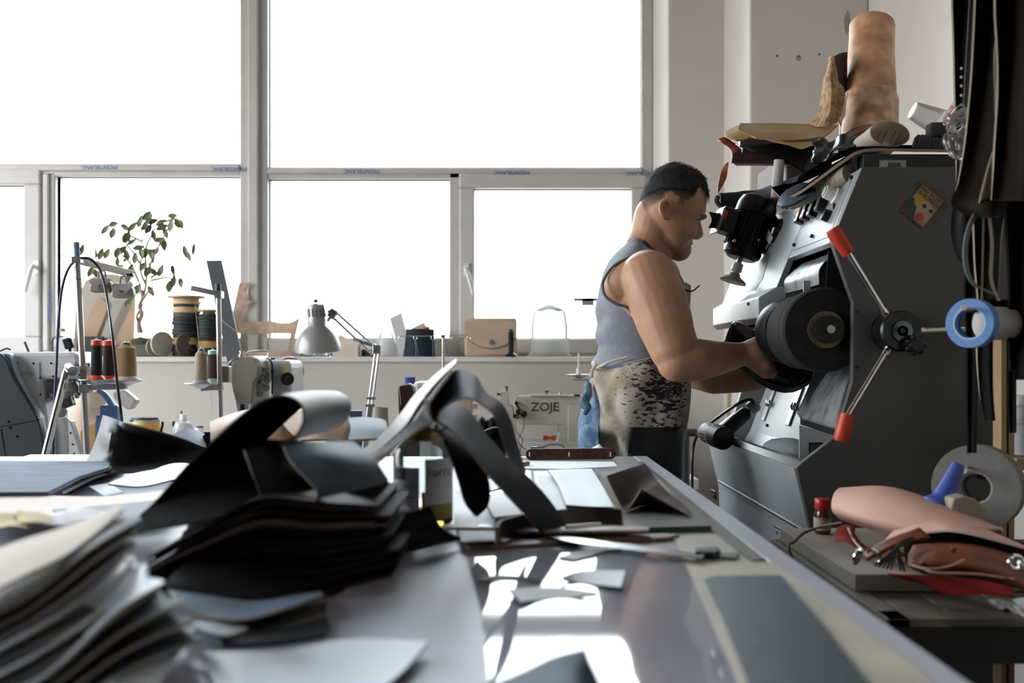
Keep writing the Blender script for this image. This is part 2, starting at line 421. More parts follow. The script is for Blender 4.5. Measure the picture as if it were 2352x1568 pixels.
# sloped front: far panel with slot, near panel with the controls
def plane_quad(y0, y1, z0, z1, th=.012):
    return [V((SX(z0), y0, z0)), V((SX(z0), y1, z0)), V((SX(z1), y1, z1)), V((SX(z1), y0, z1))]
b = B(); b.prism(plane_quad(2.203, 2.762, 1.305, 1.52), SN*-.014); b.build('front_panel', M_mach, FM, smooth=0, bevel=.0015)
b = B(); b.prism(plane_quad(1.918, 2.199, 1.378, 1.52), SN*-.014)
b.build('control_panel', M_mach, FM, smooth=0, bevel=.0015)
fl = B()
for y0, y1, z0, z1 in ((1.935, 2.185, 1.392, 1.3935), (1.935, 2.185, 1.505, 1.5065), (1.935, 1.9362, 1.392, 1.506), (2.184, 2.1852, 1.392, 1.506)):
    fl.prism([p+SN*.0004 for p in plane_quad(y0, y1, z0, z1)], SN*-.001)
fl.build('panel_outline', M_machd, FM, smooth=0)
for x, y in ((1958, 408), (1911, 437), (1868, 465), (1867, 543), (1826, 563)):
    p = slopept(x, y); B().cyl(p, p+SN*.006, .004, n=10).build('screw', M_dark, FM)
lab = [mat('label_teal', '#2c6f74', .6), mat('label_amber', '#b56a33', .6), M_white, M_white]
for i, (x, y) in enumerate(((1851, 492), (1865, 484), (1882, 473), (1900, 461))):
    p = slopept(x, y); s = B(); h = .050 if i < 2 else .056
    s.at(p, (0, math.atan2(.4, 1), 0)); s.box((-.008, 0, 0), (.018, .024, h))
    sw = s.build('switch', M_black, FM, smooth=0, bevel=.0015)
    f = B(); f.at(p, (0, math.atan2(.4, 1), 0)); f.box((-.0176, 0, .0), (.001, .020, h*.9)); f.build('face_plate', M_white, sw, smooth=0)
    for k, mm in enumerate((lab[0] if i < 2 else M_white, lab[1] if i < 2 else M_paper)):
        f = B(); f.at(p, (0, math.atan2(.4, 1), 0)); f.box((-.0186, 0, h*(.30-.26*k)), (.001, .019, h*.24)); f.build('switch_label', mm, sw, smooth=0)
    text('01'[i % 2], 'switch_mark', .014, p+SN*.0195+SU*(-h*.3), (R(90), 0, R(-90)), M_red if i < 2 else M_dark, sw, .0003)
p = slopept(1925, 452); kb = B().lathe([(.0, 0), (.017, 0), (.017, .008), (.014, .010), (.013, .028), (.0, .029)], p, SN, 20).build('round_knob', M_white, FM)
B().lathe([(.0, 0.028), (.010, .028), (.010, .031), (.0, .031)], p, SN, 20).build('push_button', mat('pale_green_plastic', '#9db7a6', .4), kb)
p = slopept(1904, 497); B().lathe([(.0, 0), (.013, 0), (.012, .014), (.0, .016)], p, SN, 16).build('black_knob', M_black, FM)
p = slopept(1915, 480); B().beam(p, p+SU*.03+SN*.01, .004, .004).build('small_lever', M_dark, FM)
# lip hood along the far panel
hp = [(.545, 1.292), (.585, 1.315), (.607, 1.315), (.607, 1.243), (.556, 1.235), (.545, 1.247)]
B().prism([(x, 2.2, z) for x, z in hp], (0, .5, 0)).build('hood_lip', mat('machine_light_paint', '#b4b8ba', .35, bump=.05, bs=300), FM, smooth=0, bevel=.002)
B().cyl((.543, 2.30, 1.283), (.551, 2.30, 1.283), .004, n=10).build('screw', M_dark, FM)
# grey slot plate and black cut-out on the far panel
sl = [slopept(x, y, .0)+SN*.0006 for x, y in ((1771, 579), (1737, 600), (1708, 660), (1712, 671), (1735, 666), (1752, 640))]
B().prism(sl, SN*-.002).build('slot_cover', mat('slot_grey', '#5f6265', .5), FM, smooth=0)
sl = [slopept(x, y)+SN*.0008 for x, y in ((1799, 502), (1775, 512), (1758, 565), (1778, 556), (1797, 520))]
B().prism(sl, SN*-.003).build('slot_opening', M_machd, FM, smooth=0)
p = slopept(1770, 545); B().beam(p+V((0, .0, .02))+SN*.02, p+V((0, -.05, -.02))+SN*.012, .02, .004, SN).build('bracket', M_white, FM, smooth=0, bevel=.001)
# motor with its polishing disc
A = P(1738, 478, 2.48); E = P(1706, 575, 2.48); ax = (E-A).normalized(); L = (E-A).length
mo = FM
b = B(); b.lathe([(.0, -.034), (.025, -.032), (.042, -.022), (.049, -.005), (.050, .012), (.050, .02), (.046, .022), (.046, L-.005), (.048, L), (.046, L+.012), (.034, L+.022), (.0, L+.024)], A, ax, 36)
x_, y_ = b.frame(ax)
body = b.build('motor_body', M_black, mo)
fb = B()
for k in range(26):
    a = 2*PI*k/26; r = x_*math.cos(a)+y_*math.sin(a)
    fb.beam(A+ax*.026+r*.0475, A+ax*(L-.008)+r*.0475, .0024, .009, r)
fb.build('cooling_fins', M_black, mo, smooth=0)
jb = P(1668, 508, 2.47); B().box(jb, (.042, .05, .062), (0, R(18), R(10))).build('terminal_box', M_black, mo, smooth=0, bevel=.004)
B().box(jb+V((-.022, -.004, 0)), (.005, .054, .066), (0, R(18), R(10))).build('terminal_cover', mat('grey_cover', '#8a8d90', .4), mo, smooth=0, bevel=.003)
B().box(jb+V((-.010, -.026, .012)), (.012, .003, .022), (0, R(18), R(10))).build('red_sticker', M_red, mo, smooth=0)
S = E+ax*.02; B().cyl(S, S+ax*.02, .007).build('shaft', M_steel, mo)
B().lathe([(.0, .014), (.013, .014), (.014, .034), (.010, .037), (.010, .042), (.0, .044)], S, ax, 20).build('chuck', M_white, mo)
B().lathe([(.0, .040), (.012, .040), (.016, .048), (.030, .055), (.034, .060), (.033, .063), (.0, .061)], S, ax, 28).build('polishing_disc', mat('felt_disc', '#b8b39c', .7, var=.2, vs=60), mo)
for dx in (-.03, .03):
    q = E+V((dx, -.035, .02)); B().cyl(q, q+V((0, -.01, 0)), .004, n=8).build('bolt', M_steel, mo)
B().cyl(A+ax*.05+V((.03, 0, 0)), slopept(1785, 505), .012).build('mount_arm', M_dark, mo)
# big brush drum and roller
cx, cz = P(1897, 757, 1.935).x, P(1897, 757, 1.935).z; r = .083
dr = B(); dr.lathe([(0, 0), (r*.96, .0), (r, .006), (r, .03), (r*.97, .036), (r*.99, .042), (r*.99, .055), (r*.94, .06), (r*.94, .15), (r*.8, .155), (0, .155)], (cx, 1.935, cz), (0, 1, 0), 56)
dr.build('brush_drum', M_brush, FM)
b = B(); b.lathe([(0, 0), (.036, 0), (.036, -.004), (.0, -.004)], (cx, 1.935, cz), (0, 1, 0), 32); b.build('drum_flange', mat('brass_flange', '#6f6a4c', .45, .6), FM)
b = B(); b.lathe([(0, -.004), (.027, -.004), (.027, -.024), (.0, -.024)], (cx, 1.935, cz), (0, 1, 0), 20); b.build('drum_hub', mat('dark_hub', '#33312f', .45, .7, var=.2, vs=90), FM)
b = B(); b.lathe([(0, -.024), (.008, -.024), (.008, -.032), (.0, -.032)], (cx, 1.935, cz), (0, 1, 0), 12); b.build('drum_nut', M_steel, FM)
b = B(); b.lathe([(0, 0), (.066, 0), (.070, .012), (.066, .02), (.071, .032), (.071, .07), (.062, .08), (.03, .085), (.03, .40), (0, .40)], (cx-.012, 2.093, cz+.004), (0, 1, 0), 48)
b.build('rubber_roller', mat('blue_black_rubber', '#0d1216', .42), FM)
B().lathe([(0, 0), (.02, 0), (.02, .03), (0, .03)], (.60, 2.21, 1.245), (0, 1, 0), 20).build('belt_wheel', M_dark, FM)
B().lathe([(0, 0), (.03, 0), (.03, .28), (0, .28)], (.635, 2.3, 1.24), (0, 1, 0), 20).build('belt_roller', M_steel, FM)
# dust hood over the drum: bent plate and its side
tp = [(1821, 607), (1861, 592), (1901, 575)]; bt = [(1815, 674), (1856, 664), (1896, 653)]
Ds = (2.16, 2.07, 1.985)
rows = [[P(x, y, d)+V((.02, 0, 0)) for (x, y), d in zip(tp, Ds)], [P(x, y, d)+V((-.012, 0, 0)) for (x, y), d in zip([((a[0]+c_[0])/2, (a[1]+c_[1])/2) for a, c_ in zip(tp, bt)], Ds)], [P(x, y, d)+V((-.012, 0, 0)) for (x, y), d in zip(bt, Ds)]]
B().patch(rows, .002, 6, 5).build('dust_hood', M_plate, FM)
B().prism([P(1903, 575, 1.98), P(1930, 590, 1.98), P(1955, 700, 1.98), P(1950, 760, 1.98), P(1900, 700, 1.98), P(1898, 655, 1.98)], (.0, .004, 0)).build('dust_hood_side', M_machd, FM, smooth=0)
p = P(1853, 690, 2.02); B().box(p, (.014, .004, .08)).build('hood_strut', M_plate, FM, smooth=0)
# dust chute below the drum
B().patch([[P(1912, 842, 2.12), P(1962, 846, 1.96)], [P(1872, 900, 2.12), P(1940, 905, 1.96)], [P(1842, 952, 2.10), P(1925, 975, 1.95)], [P(1838, 962, 2.09), P(1920, 987, 1.94)]], .003, 4, 5).build('dust_chute', M_plate, FM)
B().prism([P(1838, 962, 2.085), P(1920, 987, 1.93), P(1920, 1001, 1.93), P(1838, 975, 2.085)], (.012, .006, 0)).build('chute_lip', M_black, FM, smooth=0)
B().prism([P(1905, 845, 2.13), P(1838, 960, 2.12), P(1830, 950, 2.2), P(1880, 835, 2.2)], (.004, 0, 0)).build('chute_side', M_machd, FM, smooth=0)
# tray
lip = P(1844, 1061, MY0); LX, LZ = lip.x, lip.z
B().prism([(LX-.0125, MY0+.001, LZ-.012), (LX, MY0+.001, LZ), (LX+.012, MY0+.001, LZ), (LX+.02, MY0+.001, LZ-.006), (LX+.02, MY0+.001, LZ-.012)], (0, MY1-MY0-.002, 0)).build('tray_rim', mat('rim_rubber', '#2f3335', .4), FM, smooth=0, bevel=.001)
fb = B(); fp_ = [(LX-.0125, LZ-.0125), (LX+.022, .80), (LX+.045, .05), (LX+.06, .05), (LX+.037, .80), (LX+.004, LZ-.0125)]
fb.prism([(x, MY0+.0185, z) for x, z in fp_], (0, MY1-MY0-.037, 0)); fb.build('front_apron', M_mach, FM, smooth=0, bevel=.002)
def frontpt(x, y):
    # pixel onto the lower front plane through (LX-.0125,LZ-.0125)-(LX+.022,.80)
    k = (.0345)/(LZ-.0125-.80); a = (x-1176)/F; b = (y-YH)/F
    D = (LX-.0125+k*(LZ-.0125-ZC))/(a-k*b); return V((a*D, D, ZC-b*D))
g0, g1 = frontpt(1616, 1088), frontpt(1835, 1207)
gz = (g0.z+g1.z)/2-.002
gx = LX-.0125+.0345*(LZ-.0125-gz)/(LZ-.0125-.80)
B().box((gx-.0002, (MY0+MY1)/2, gz), (.003, MY1-MY0-.05, .003)).build('drawer_seam', M_machd, FM, smooth=0)
B().box((gx-.0008, (MY0+MY1)/2, gz+.004), (.003, MY1-MY0-.05, .004)).build('drawer_edge', mat('machine_light_paint', '#b4b8ba'), FM, smooth=0, bevel=.001)
for x, y in ((1641, 1135), (1789, 1221)):
    p = frontpt(x, y); l = B().box(p+V((-.001, 0, 0)), (.004, .05, .024), (0, R(-12), 0)).build('latch', M_black, FM, smooth=0, bevel=.001)
    B().cyl(p+V((-.003, -.008, 0)), p+V((-.008, -.008, 0)), .005, n=10).build('latch_pin', M_steel, l)
B().bb((LX+.015, MY0+.018, .875), (.80, MY1-.018, .885)).build('tray_floor', M_mach, FM, smooth=0)
bk = [(.615, .885), (.66, .96), (.735, 1.16), (.745, 1.16), (.67, .955), (.625, .885)]
B().prism([(x, MY0+.02, z) for x, z in bk], (0, MY1-MY0-.04, 0)).build('tray_back', mat('machine_light_paint', '#b4b8ba'), FM, smooth=0)
def backpt(x, y, e=.003):
    k = .375; a = (x-1176)/F; b = (y-YH)/F
    D = (.66-e+k*(ZC-.96))/(a+k*b); return V((a*D, D, ZC-b*D))
for x, y in ((1766, 925), (1824, 932)):
    p = backpt(x, y); cl = B().box(p, (.004, .035, .10), (0, R(20.5), 0)).build('guide_plate', M_plate, FM, smooth=0, bevel=.001)
    for k in (-.016, .004):
        q = p+V((-.006, -.01+k, -.0)); B().ell(q, (.005, .008, .010)).build('wing_nut', M_chrome, cl)
for x, y in ((1761, 976), (1775, 1010)):
    p = backpt(x, y); B().box(p, (.006, .012, .007), (0, R(20), 0)).build('rubber_stop', M_dark, FM, smooth=0, bevel=.001)
# wire mesh vent in the tray end
vb = B(); 
for i in range(7):
    for j in range(5):
        p = P(1862+i*8, 1021+j*8, 2.0); vb.beam(p, P(1862+i*8+8, 1021+j*8+8, 2.0), .0014, .0014); vb.beam(P(1862+i*8+8, 1021+j*8, 2.0), P(1862+i*8, 1021+j*8+8, 2.0), .0014, .0014)
vent = vb.build('vent_mesh', M_steel, FM, smooth=0)
B().prism([P(1858, 1016, 2.006), P(1925, 1016, 2.006), P(1925, 1064, 2.006), P(1858, 1064, 2.006)], (0, .002, 0)).build('vent_opening', M_machd, FM, smooth=0)
B().prism([P(1836, 976, 2.012), P(1935, 1003, 2.012), P(1945, 1070, 2.012), P(1836, 1080, 2.012)], (0, .003, 0)).build('tray_divider', mat('machine_light_paint', '#b4b8ba'), FM, smooth=0)
# hand wheel
H = V((.722, 1.90, P(0, 762, 1.9).z)); HW = FM
b = B(); b.lathe([(0, 0), (.038, 0), (.0385, .012), (.037, .016), (.0385, .02), (.0385, .052), (.035, .056), (0, .056)], H, (0, -1, 0), 48)
b.build('wheel_hub', mat('oily_steel', '#3c3f40', .3, .9, var=.3, vs=40), HW)
b = B(); b.lathe([(0, .056), (.020, .056), (.019, .060), (.010, .061), (.009, .056), (0, .056)], H, (0, -1, 0), 32); b.build('wheel_ring', mat('teal_steel', '#5c666a', .2, 1.0), HW)
b = B(); b.lathe([(0, .060), (.005, .060), (.005, .062), (0, .062)], H, (0, -1, 0), 12); b.build('wheel_bolt', M_black, HW)
Hc = H+V((0, -.03, 0))
for e0, e1 in (((1947, 578), (1913, 528)), ((1945, 955), (1932, 1010)), ((2330, 752), (2370, 751))):
    a = P(*e0, 1.85); c2 = P(*e1, 1.85); d = (c2-Hc).normalized()
    b = B(); b.cyl(Hc+d*.03, a, .0058); b.cyl(Hc+d*.03, Hc+d*.05, .0075); sp = b.build('wheel_spoke', M_chrome, HW)
    b = B(); d2 = (c2-a).normalized(); LL = (c2-a).length
    b.lathe([(0, -.004), (.012, -.004), (.0125, 0), (.0145, LL*.7), (.0145, LL-.004), (.012, LL+.003), (0, LL+.004)], a, d2, 20); b.build('wheel_grip', M_redgrip, sp)
kn = P(2096, 793, 1.84); b = B(); b.lathe([(0, 0), (.012, 0), (.015, .004), (.015, .02), (.010, .024), (0, .024)], kn, (0, -1, 0), 18)
for k in range(7): b.ell(kn+V((.014*math.cos(k*.9), -.012, .014*math.sin(k*.9))), (.006, .011, .006), n=8, k=6)
b.cyl(kn, kn+V((-.02, .03, .01)), .008); b.build('clamp_knob', M_black, HW)
# small holes in the side panel
for x, y in ((1968, 716), (1967, 843), (1931, 581)):
    p = P(x, y, MY0); B().cyl(p+V((0, -.0012, 0)), p+V((0, .002, 0)), .003, n=10).build('bolt_hole', M_black, FM)
# pop-art magnet stuck on the side
def mp(u, v, e=.0):   # u right, v down, 0..1 in the tile, turned like the tile in the photo
    a = V((2118, 420)); b_ = V((2171, 462)); c_ = V((2066, 484))
    q = a+(b_-a)*u+(c_-a)*v; return P(q.x, q.y, MY0)+V((0, -e, 0))
MG = thing('fridge_magnet', 'small diamond-set cartoon woman magnet stuck on the grey machine side', 'magnet', mp(.5, 1.0))
def tile(name, pts, e, m, n=0): 
    B().prism([mp(u, v, e) for u, v in pts], (0, .0006, 0)).build(name, m, MG, smooth=0)
tile('tile', [(0, 0), (1, 0), (1, 1), (0, 1)], .003, mat('magnet_rust', '#6e3323', .6))
def circ(cu, cv, ru, rv, n=18, a0=0, a1=360): return [(cu+ru*math.cos(R(a0+(a1-a0)*i/n)), cv+rv*math.sin(R(a0+(a1-a0)*i/n))) for i in range(n)]
tile('picture_ground', [(.04, .04), (.96, .04), (.96, .96), (.04, .96)], .0036, mat('magnet_tan', '#9b8763', .6))
tile('picture_corner', [(.04, .5), (.45, .5), (.55, .96), (.04, .96)], .0042, mat('magnet_green', '#28463d', .6))
tile('hair_shape', circ(.38, .42, .27, .22), .0048, mat('magnet_yellow', '#b39433', .6))
tile('face_shape', [(.3, .45), (.55, .33), (.92, .42), (.94, .8), (.75, .94), (.5, .93), (.38, .7)], .0054, mat('magnet_skin', '#a98d7c', .6))
tile('bubble', circ(.62, .82, .13, .13), .0064, mat('magnet_pink', '#a4413f', .5))
for cu in (.53, .82): tile('eye', [(cu-.1, .5), (cu, .44), (cu+.09, .5), (cu, .55)], .0064, M_black)
tx = text('BEING NORMAL\nIS BORING', 'lettering', .0105, (0, 0, 0), (R(90), 0, 0), M_dark, None, .0003)
o = tx; a = mp(.52, .2, .0056); ang = math.atan2(-(462-420), (2171-2118))
o.data.transform(Matrix.Translation(a) @ Matrix.Rotation(-ang, 4, 'Y')); o.data.transform(wm(MG).inverted()); o.parent = MG
# hot-air gun lying on the tray, its cable over the rim, and the stone
HG = thing('hot_air_gun', 'black and grey electric hand tool lying in the machine tray', 'tool', P(1660, 1000, 2.5))
a = P(1655, 1000, 2.52); c2 = P(1723, 940, 2.50); d = (c2-a).normalized()
b = B(); b.lathe([(0, 0), (.021, 0), (.022, .01), (.019, .03), (.018, .08), (.0165, (c2-a).length-.01), (0, (c2-a).length)], a, d, 24); b.build('grip', M_dark, HG)
b = B(); b.lathe([(0, -.0), (.017, 0), (.0175, .018), (.013, .024), (0, .026)], c2, d, 20); b.build('end_cap', mat('grey_cover', '#8a8d90'), HG)
b = B(); h0 = P(1622, 992, 2.53); h1 = P(1662, 1006, 2.44); dd = (h1-h0); b.lathe([(0, 0), (.022, 0), (.025, .01), (.025, dd.length*.55), (.029, dd.length*.6), (.029, dd.length), (0, dd.length+.003)], h0, dd, 32); b.build('motor_head', M_dark, HG)
b = B(); dn = dd.normalized(); x_, y_ = b.frame(dn)
b.lathe([(.0254, .006), (.0262, .006), (.0262, dd.length*.52), (.0254, dd.length*.52)], h0, dd, 32, cap=False); vb = b.build('vent_collar', M_white, HG)
b = B()
for k in range(20):
    a_ = 2*PI*k/20; rr = x_*math.cos(a_)+y_*math.sin(a_); b.beam(h0+dn*.016+rr*.0264, h0+dn*dd.length*.44+rr*.0264, .004, .001, rr)
b.build('vent_slots', M_black, HG, smooth=0)
e = c2+d*.024
cb = B(); cb.tube([e, P(1733, 927, 2.47), P(1722, 917, 2.47), P(1690, 930, 2.5), P(1640, 965, 2.62), P(1608, 990, 2.80), P(1594, 1020, 2.86), P(1590, 1060, 2.86), P(1590, 1110, 2.86), P(1590, 1240, 2.86)], .0042, n=8); cb.build('power_cable', M_black, HG)
st = P(1788, 1036, 2.25); b = B(); b.ell((st.x+.02, st.y, st.z), (.055, .085, .030), n=28, k=16)
for i, v in enumerate(b.v): b.v[i] = v+(v-st).normalized()*(.004*noise.noise(v*30))
tag(b.build('pumice_stone', mat('grey_stone', '#8f9496', .9, bump=.6, bs=150)), 'smooth oval grey stone lying in the machine tray', 'stone')
# pale pillow/offcut strip behind the machine on the column, black pipe
q = P(1672, 905, 4.2); B_ = B().beam(V((q.x-.04, 4.215, .001)), V((q.x+.006, 4.215, q.z+.05)), .05, .02); tag(B_.build('foam_strip', mat('yellowed_foam', '#b5ab94', .8), bevel=.004), 'yellowed strip leaning on the white column behind the machine tray', 'foam')
b = B(); b.tube([P(1500, 993, 3.0), P(1600, 993, 3.0)], .012); b.tube([P(1570, 993, 3.0), V((P(1570, 0, 3.0).x, 3.0, .001))], .018); tag(b.build('support_pipe', mat('dark_green_pipe', '#3a403e', .5)), 'dark pipe behind the man beside the grey machine', 'pipe')
# ================= the man
MD = 2.43
M_skin = mat('skin', '#b88c6e', .5, var=.14, vs=14, bump=.12, bs=260, sss=.08, col2='#a87a5e', edge=(.45, .75))
M_shirt = mat('grey_jersey', '#777b83', .9, bump=.3, bs=420, var=.12, vs=60)
M_jean = mat('blue_denim', '#3d5a78', .9, bump=.4, bs=500, var=.35, vs=30, col2='#6f8597')
M_hair = mat('dark_hair', '#141414', .75, bump=1.0, bs=420, var=.4, vs=60)
MAN = thing('person', 'man in grey sleeveless shirt and paint-stained canvas apron holding a shoe to the brush wheel', 'person', (P(1455, 0, MD).x, MD, 0))
def ringpx(bk, ft, w, n=48, p=2.25, D=MD, foff=0.0, off=0.0, nose=0.0):
    a = P(*bk, D); c = P(*ft, D); m = (a+c)/2; h = (c-a)/2; out = []
    hl = h.length; hn = h.normalized() if hl > 1e-6 else V((1, 0, 0))
    for i in range(n):
        t = 2*PI*i/n; ct, st = math.cos(t), math.sin(t)
        u = math.copysign(abs(ct)**(2/p), ct); v = math.copysign(abs(st)**(2/p), st)
        out.append(m+hn*(u*(hl+off))+V((0, v*(w+off), 0)))
    return out
def dense(levels, k):
    """interpolate level tuples (bx,by,fx,fy,w)"""
    pts = [(V((l[0], l[1], 0)), V((l[2], l[3], l[4]*1000))) for l in levels]
    A_ = crom([p[0] for p in pts], k); B_ = crom([p[1] for p in pts], k)
    return [(a.x, a.y, b.x, b.y, b.z/1000) for a, b in zip(A_, B_)]
HEAD = [(1538, 380, 1552, 380, .018), (1512, 390, 1582, 390, .045), (1494, 408, 1606, 409, .064), (1483, 430, 1618, 432, .073), (1477, 452, 1621, 457, .077),
        (1473, 470, 1620, 478, .077), (1471, 482, 1618.5, 492, .076), (1470, 490, 1616, 500, .074), (1472, 500, 1605, 511, .071), (1478, 512, 1600, 524, .069),
        (1488, 524, 1597, 538, .065), (1500, 536, 1591, 549, .060), (1512, 548, 1583, 559, .054), (1522, 560, 1575, 570, .046), (1532, 572, 1570, 579, .036), (1542, 582, 1560, 587, .018)]
b = B()
hd = dense(HEAD, 4)
b.loft([ringpx((l[0], l[1]), (l[2], l[3]), l[4], 40) for l in hd])
def E(x, y, D, r, rot=(0, 0, 0)): b.ell(P(x, y, D), r, rot, 16, 10)
# nose, lips, chin, brow, cheeks
b.chain([P(1603, 509, MD), P(1606, 526, MD), P(1607, 538, MD)], [.006, .0085, .0095]); E(1598, 543, MD, (.012, .015, .007), (0, R(25), 0))
E(1584, 556, MD, (.008, .020, .006), (0, R(30), 0)); E(1580, 565, MD, (.008, .018, .0065), (0, R(30), 0)); E(1566, 577, MD, (.012, .020, .011))
for s in (-1, 1):
    E(1610, 498, MD+s*.030, (.011, .024, .007), (0, R(20), R(-s*25))); E(1583, 530, MD+s*.040, (.018, .018, .02)); E(1598, 544, MD+s*.011, (.008, .006, .006))
    E(1596, 505, MD+s*.034, (.010, .014, .009))
# jaw and neck
b.chain([P(1540, 545, MD), P(1560, 572, MD)], [.05, .03])
b.chain([P(1508, 500, MD), P(1494, 545, MD+.0), P(1474, 605, MD)], [.056, .051, .062], 20)
b.chain([P(1525, 540, MD), P(1500, 605, MD)], [.034, .04])
# right ear (towards the camera) and left ear
for s in (-1, 1):
    D = MD+s*.078
    k = (MD/D)
    ept = [(1536, 502), (1524, 497), (1517, 482), (1519, 467), (1530, 459), (1541, 463), (1543, 474)]
    b.tube([P(x, y, D+s*(.015 if 0 < i < 6 else .006)) for i, (x, y) in enumerate(ept)], [.0055, .006, .006, .006, .0065, .006, .005], 8, 4)
    b.ell(P(1529, 482, D+s*.003), (.013, .006, .022), (0, R(12), 0), 14, 8)
    b.ell(P(1537, 499, D+s*.005), (.006, .006, .009), (0, 0, 0), 10, 8)
# torso under the clothes
TOR = [(1440, 566, 1512, 596, .085), (1418, 588, 1530, 598, .13), (1398, 620, 1552, 620, .158), (1384, 660, 1570, 660, .160), (1378, 720, 1570, 720, .155), (1380, 790, 1566, 790, .148), (1376, 860, 1560, 860, .15), (1360, 930, 1556, 930, .165), (1352, 1000, 1550, 1000, .165), (1370, 1060, 1545, 1060, .155)]
b.loft([ringpx((l[0]+6, l[1]), (l[2]-6, l[3]), l[4]-.008, 32) for l in dense(TOR, 2)])
# shoulder cap and side of the back seen through the armhole, arms
b.ell(P(1464, 646, 2.272), (.080, .050, .056), (0, R(-14), 0), 24, 16)
b.ell(P(1490, 642, 2.262), (.066, .060, .064), (0, R(30), 0), 24, 16); b.chain([P(1440, 660, 2.29), P(1490, 690, 2.25)], [.045, .055])
b.chain([P(1490, 640, 2.25), P(1510, 690, 2.225), P(1528, 745, 2.205), P(1545, 800, 2.185), P(1556, 832, 2.18)], [.066, .066, .062, .052, .044], 20)
b.ell(P(1543, 735, 2.20), (.040, .045, .062), (0, R(-12), 0), 16, 12)
b.ell(P(1550, 856, 2.17), (.022, .02, .020))
b.chain([P(1556, 830, 2.18), P(1597, 826, 2.19), P(1650, 822, 2.21), P(1700, 814, 2.23), P(1722, 811, 2.235)], [.046, .048, .038, .0275, .027], 18)
b.ell(P(1592, 808, 2.19), (.040, .038, .030), (0, R(12), 0), 14, 10)
b.ell(P(1497+10, 642, 2.60), (.062, .060, .066), (0, R(40), 0), 20, 12)
b.chain([P(1500, 640, 2.61), P(1540, 745, 2.66), P(1585, 850, 2.66)], [.066, .058, .044], 16)
b.chain([P(1585, 850, 2.66), P(1640, 865, 2.56), P(1700, 870, 2.46), P(1745, 870, 2.42)], [.046, .045, .034, .027], 16)
# hands: palm, thumb leaving its side, four curled fingers
def hand(w, k, palm_n, flip=1, curl=1.0, base=38):
    """w wrist, k knuckle centre, palm_n palm direction; fingers wrap towards the palm"""
    w = V(w); k = V(k); d = (k-w).normalized(); n = (V(palm_n)-d*V(palm_n).dot(d)).normalized(); s = d.cross(n)*flip
    b.cap(w, w.lerp(k, .55), .026, .030, 16)
    for j in range(4):
        o = s*((j-1.5)*.0195)
        b.cap(w.lerp(k, .25)+o*.5, k+o, .017, .0125, 12)
        L = (.040, .046, .043, .034)[j]*.95
        a0 = R(base+4*j)*curl; p0 = k+o
        p1 = p0+(d*math.cos(a0)+n*math.sin(a0))*L; a1 = a0+R(62)*curl
        p2 = p1+(d*math.cos(a1)+n*math.sin(a1))*L*.72; a2 = a1+R(45)*curl
        p3 = p2+(d*math.cos(a2)+n*math.sin(a2))*L*.5
        b.chain([p0, p1, p2, p3], [.0118, .0100, .0090, .0078], 12)
    t0 = w.lerp(k, .35)-s*.022+n*.008; t1 = t0-s*.022+d*.022+n*.012; t2 = t1+d*.028+n*.016-s*.002; t3 = t2+d*.022+n*.012+s*.008
    b.chain([t0, t1, t2, t3], [.016, .0135, .0115, .0092], 12)
hand(P(1712, 812, 2.232), P(1757, 808, 2.215), V((.25, .9, -.15)), flip=1, curl=1.0, base=72)
hand(P(1740, 868, 2.42), P(1782, 850, 2.415), V((.2, -.8, .3)), flip=1, curl=.6, base=60)
# legs
for s, D in ((-1, 2.33), (1, 2.53)):
    b.chain([V((.30, D, .82)), V((.325, D-.01, .46)), V((.30, D, .10))], [.07, .045, .035], 18)
body = b.build('body', M_skin, MAN, smooth=180)
md = body.modifiers.new('Remesh', 'REMESH'); md.mode = 'VOXEL'; md.voxel_size = .0031; md.use_smooth_shade = True
md = body.modifiers.new('Smooth', 'SMOOTH'); md.iterations = 7; md.factor = .5
# hair: shell over the skull above the hairline
HL = [(1466, 500), (1478, 492), (1492, 478), (1510, 466), (1516, 455), (1530, 450), (1545, 462), (1550, 482), (1558, 484), (1562, 470), (1580, 462), (1590, 452), (1592, 440), (1602, 436), (1612, 446), (1624, 452), (1640, 455)]
def hl(x):
    if x <= HL[0][0]: return HL[0][1]
    for p, q in zip(HL, HL[1:]):
        if p[0] <= x <= q[0]: return lerp(p[1], q[1], (x-p[0])/(q[0]-p[0]+1e-9))
    return 455
def shell(off, cut, name, m, fade=0):
    lv = dense(HEAD[:10], 8); n = 96; s = B()
    rings = [ringpx((l[0], l[1]), (l[2], l[3]), l[4], n, off=off) for l in lv]
    rings[0] = [p+V((0, 0, off*.6)) for p in rings[0]]
    vs = [p for r in rings for p in r]; fs = []
    for i in range(len(rings)-1):
        for j in range(n):
            q = (rings[i][j]+rings[i+1][(j+1) % n])/2
            x = 1176+q.x/MD*F; y = YH-(q.z-ZC)/MD*F
            if y < hl(x)-cut+4*noise.noise(q*90): fs.append((i*n+j, i*n+(j+1) % n, (i+1)*n+(j+1) % n, (i+1)*n+j))
    s.add(vs, fs); s.add([p.copy() for p in rings[0]], [tuple(range(n))])
    for i, v in enumerate(s.v): s.v[i] = v+(v-P(1545, 460, MD)).normalized()*(.0022*noise.noise(v*160)*(off/.004))
    bm_o = s.build(name, m, MAN, smooth=60)
    return bm_o
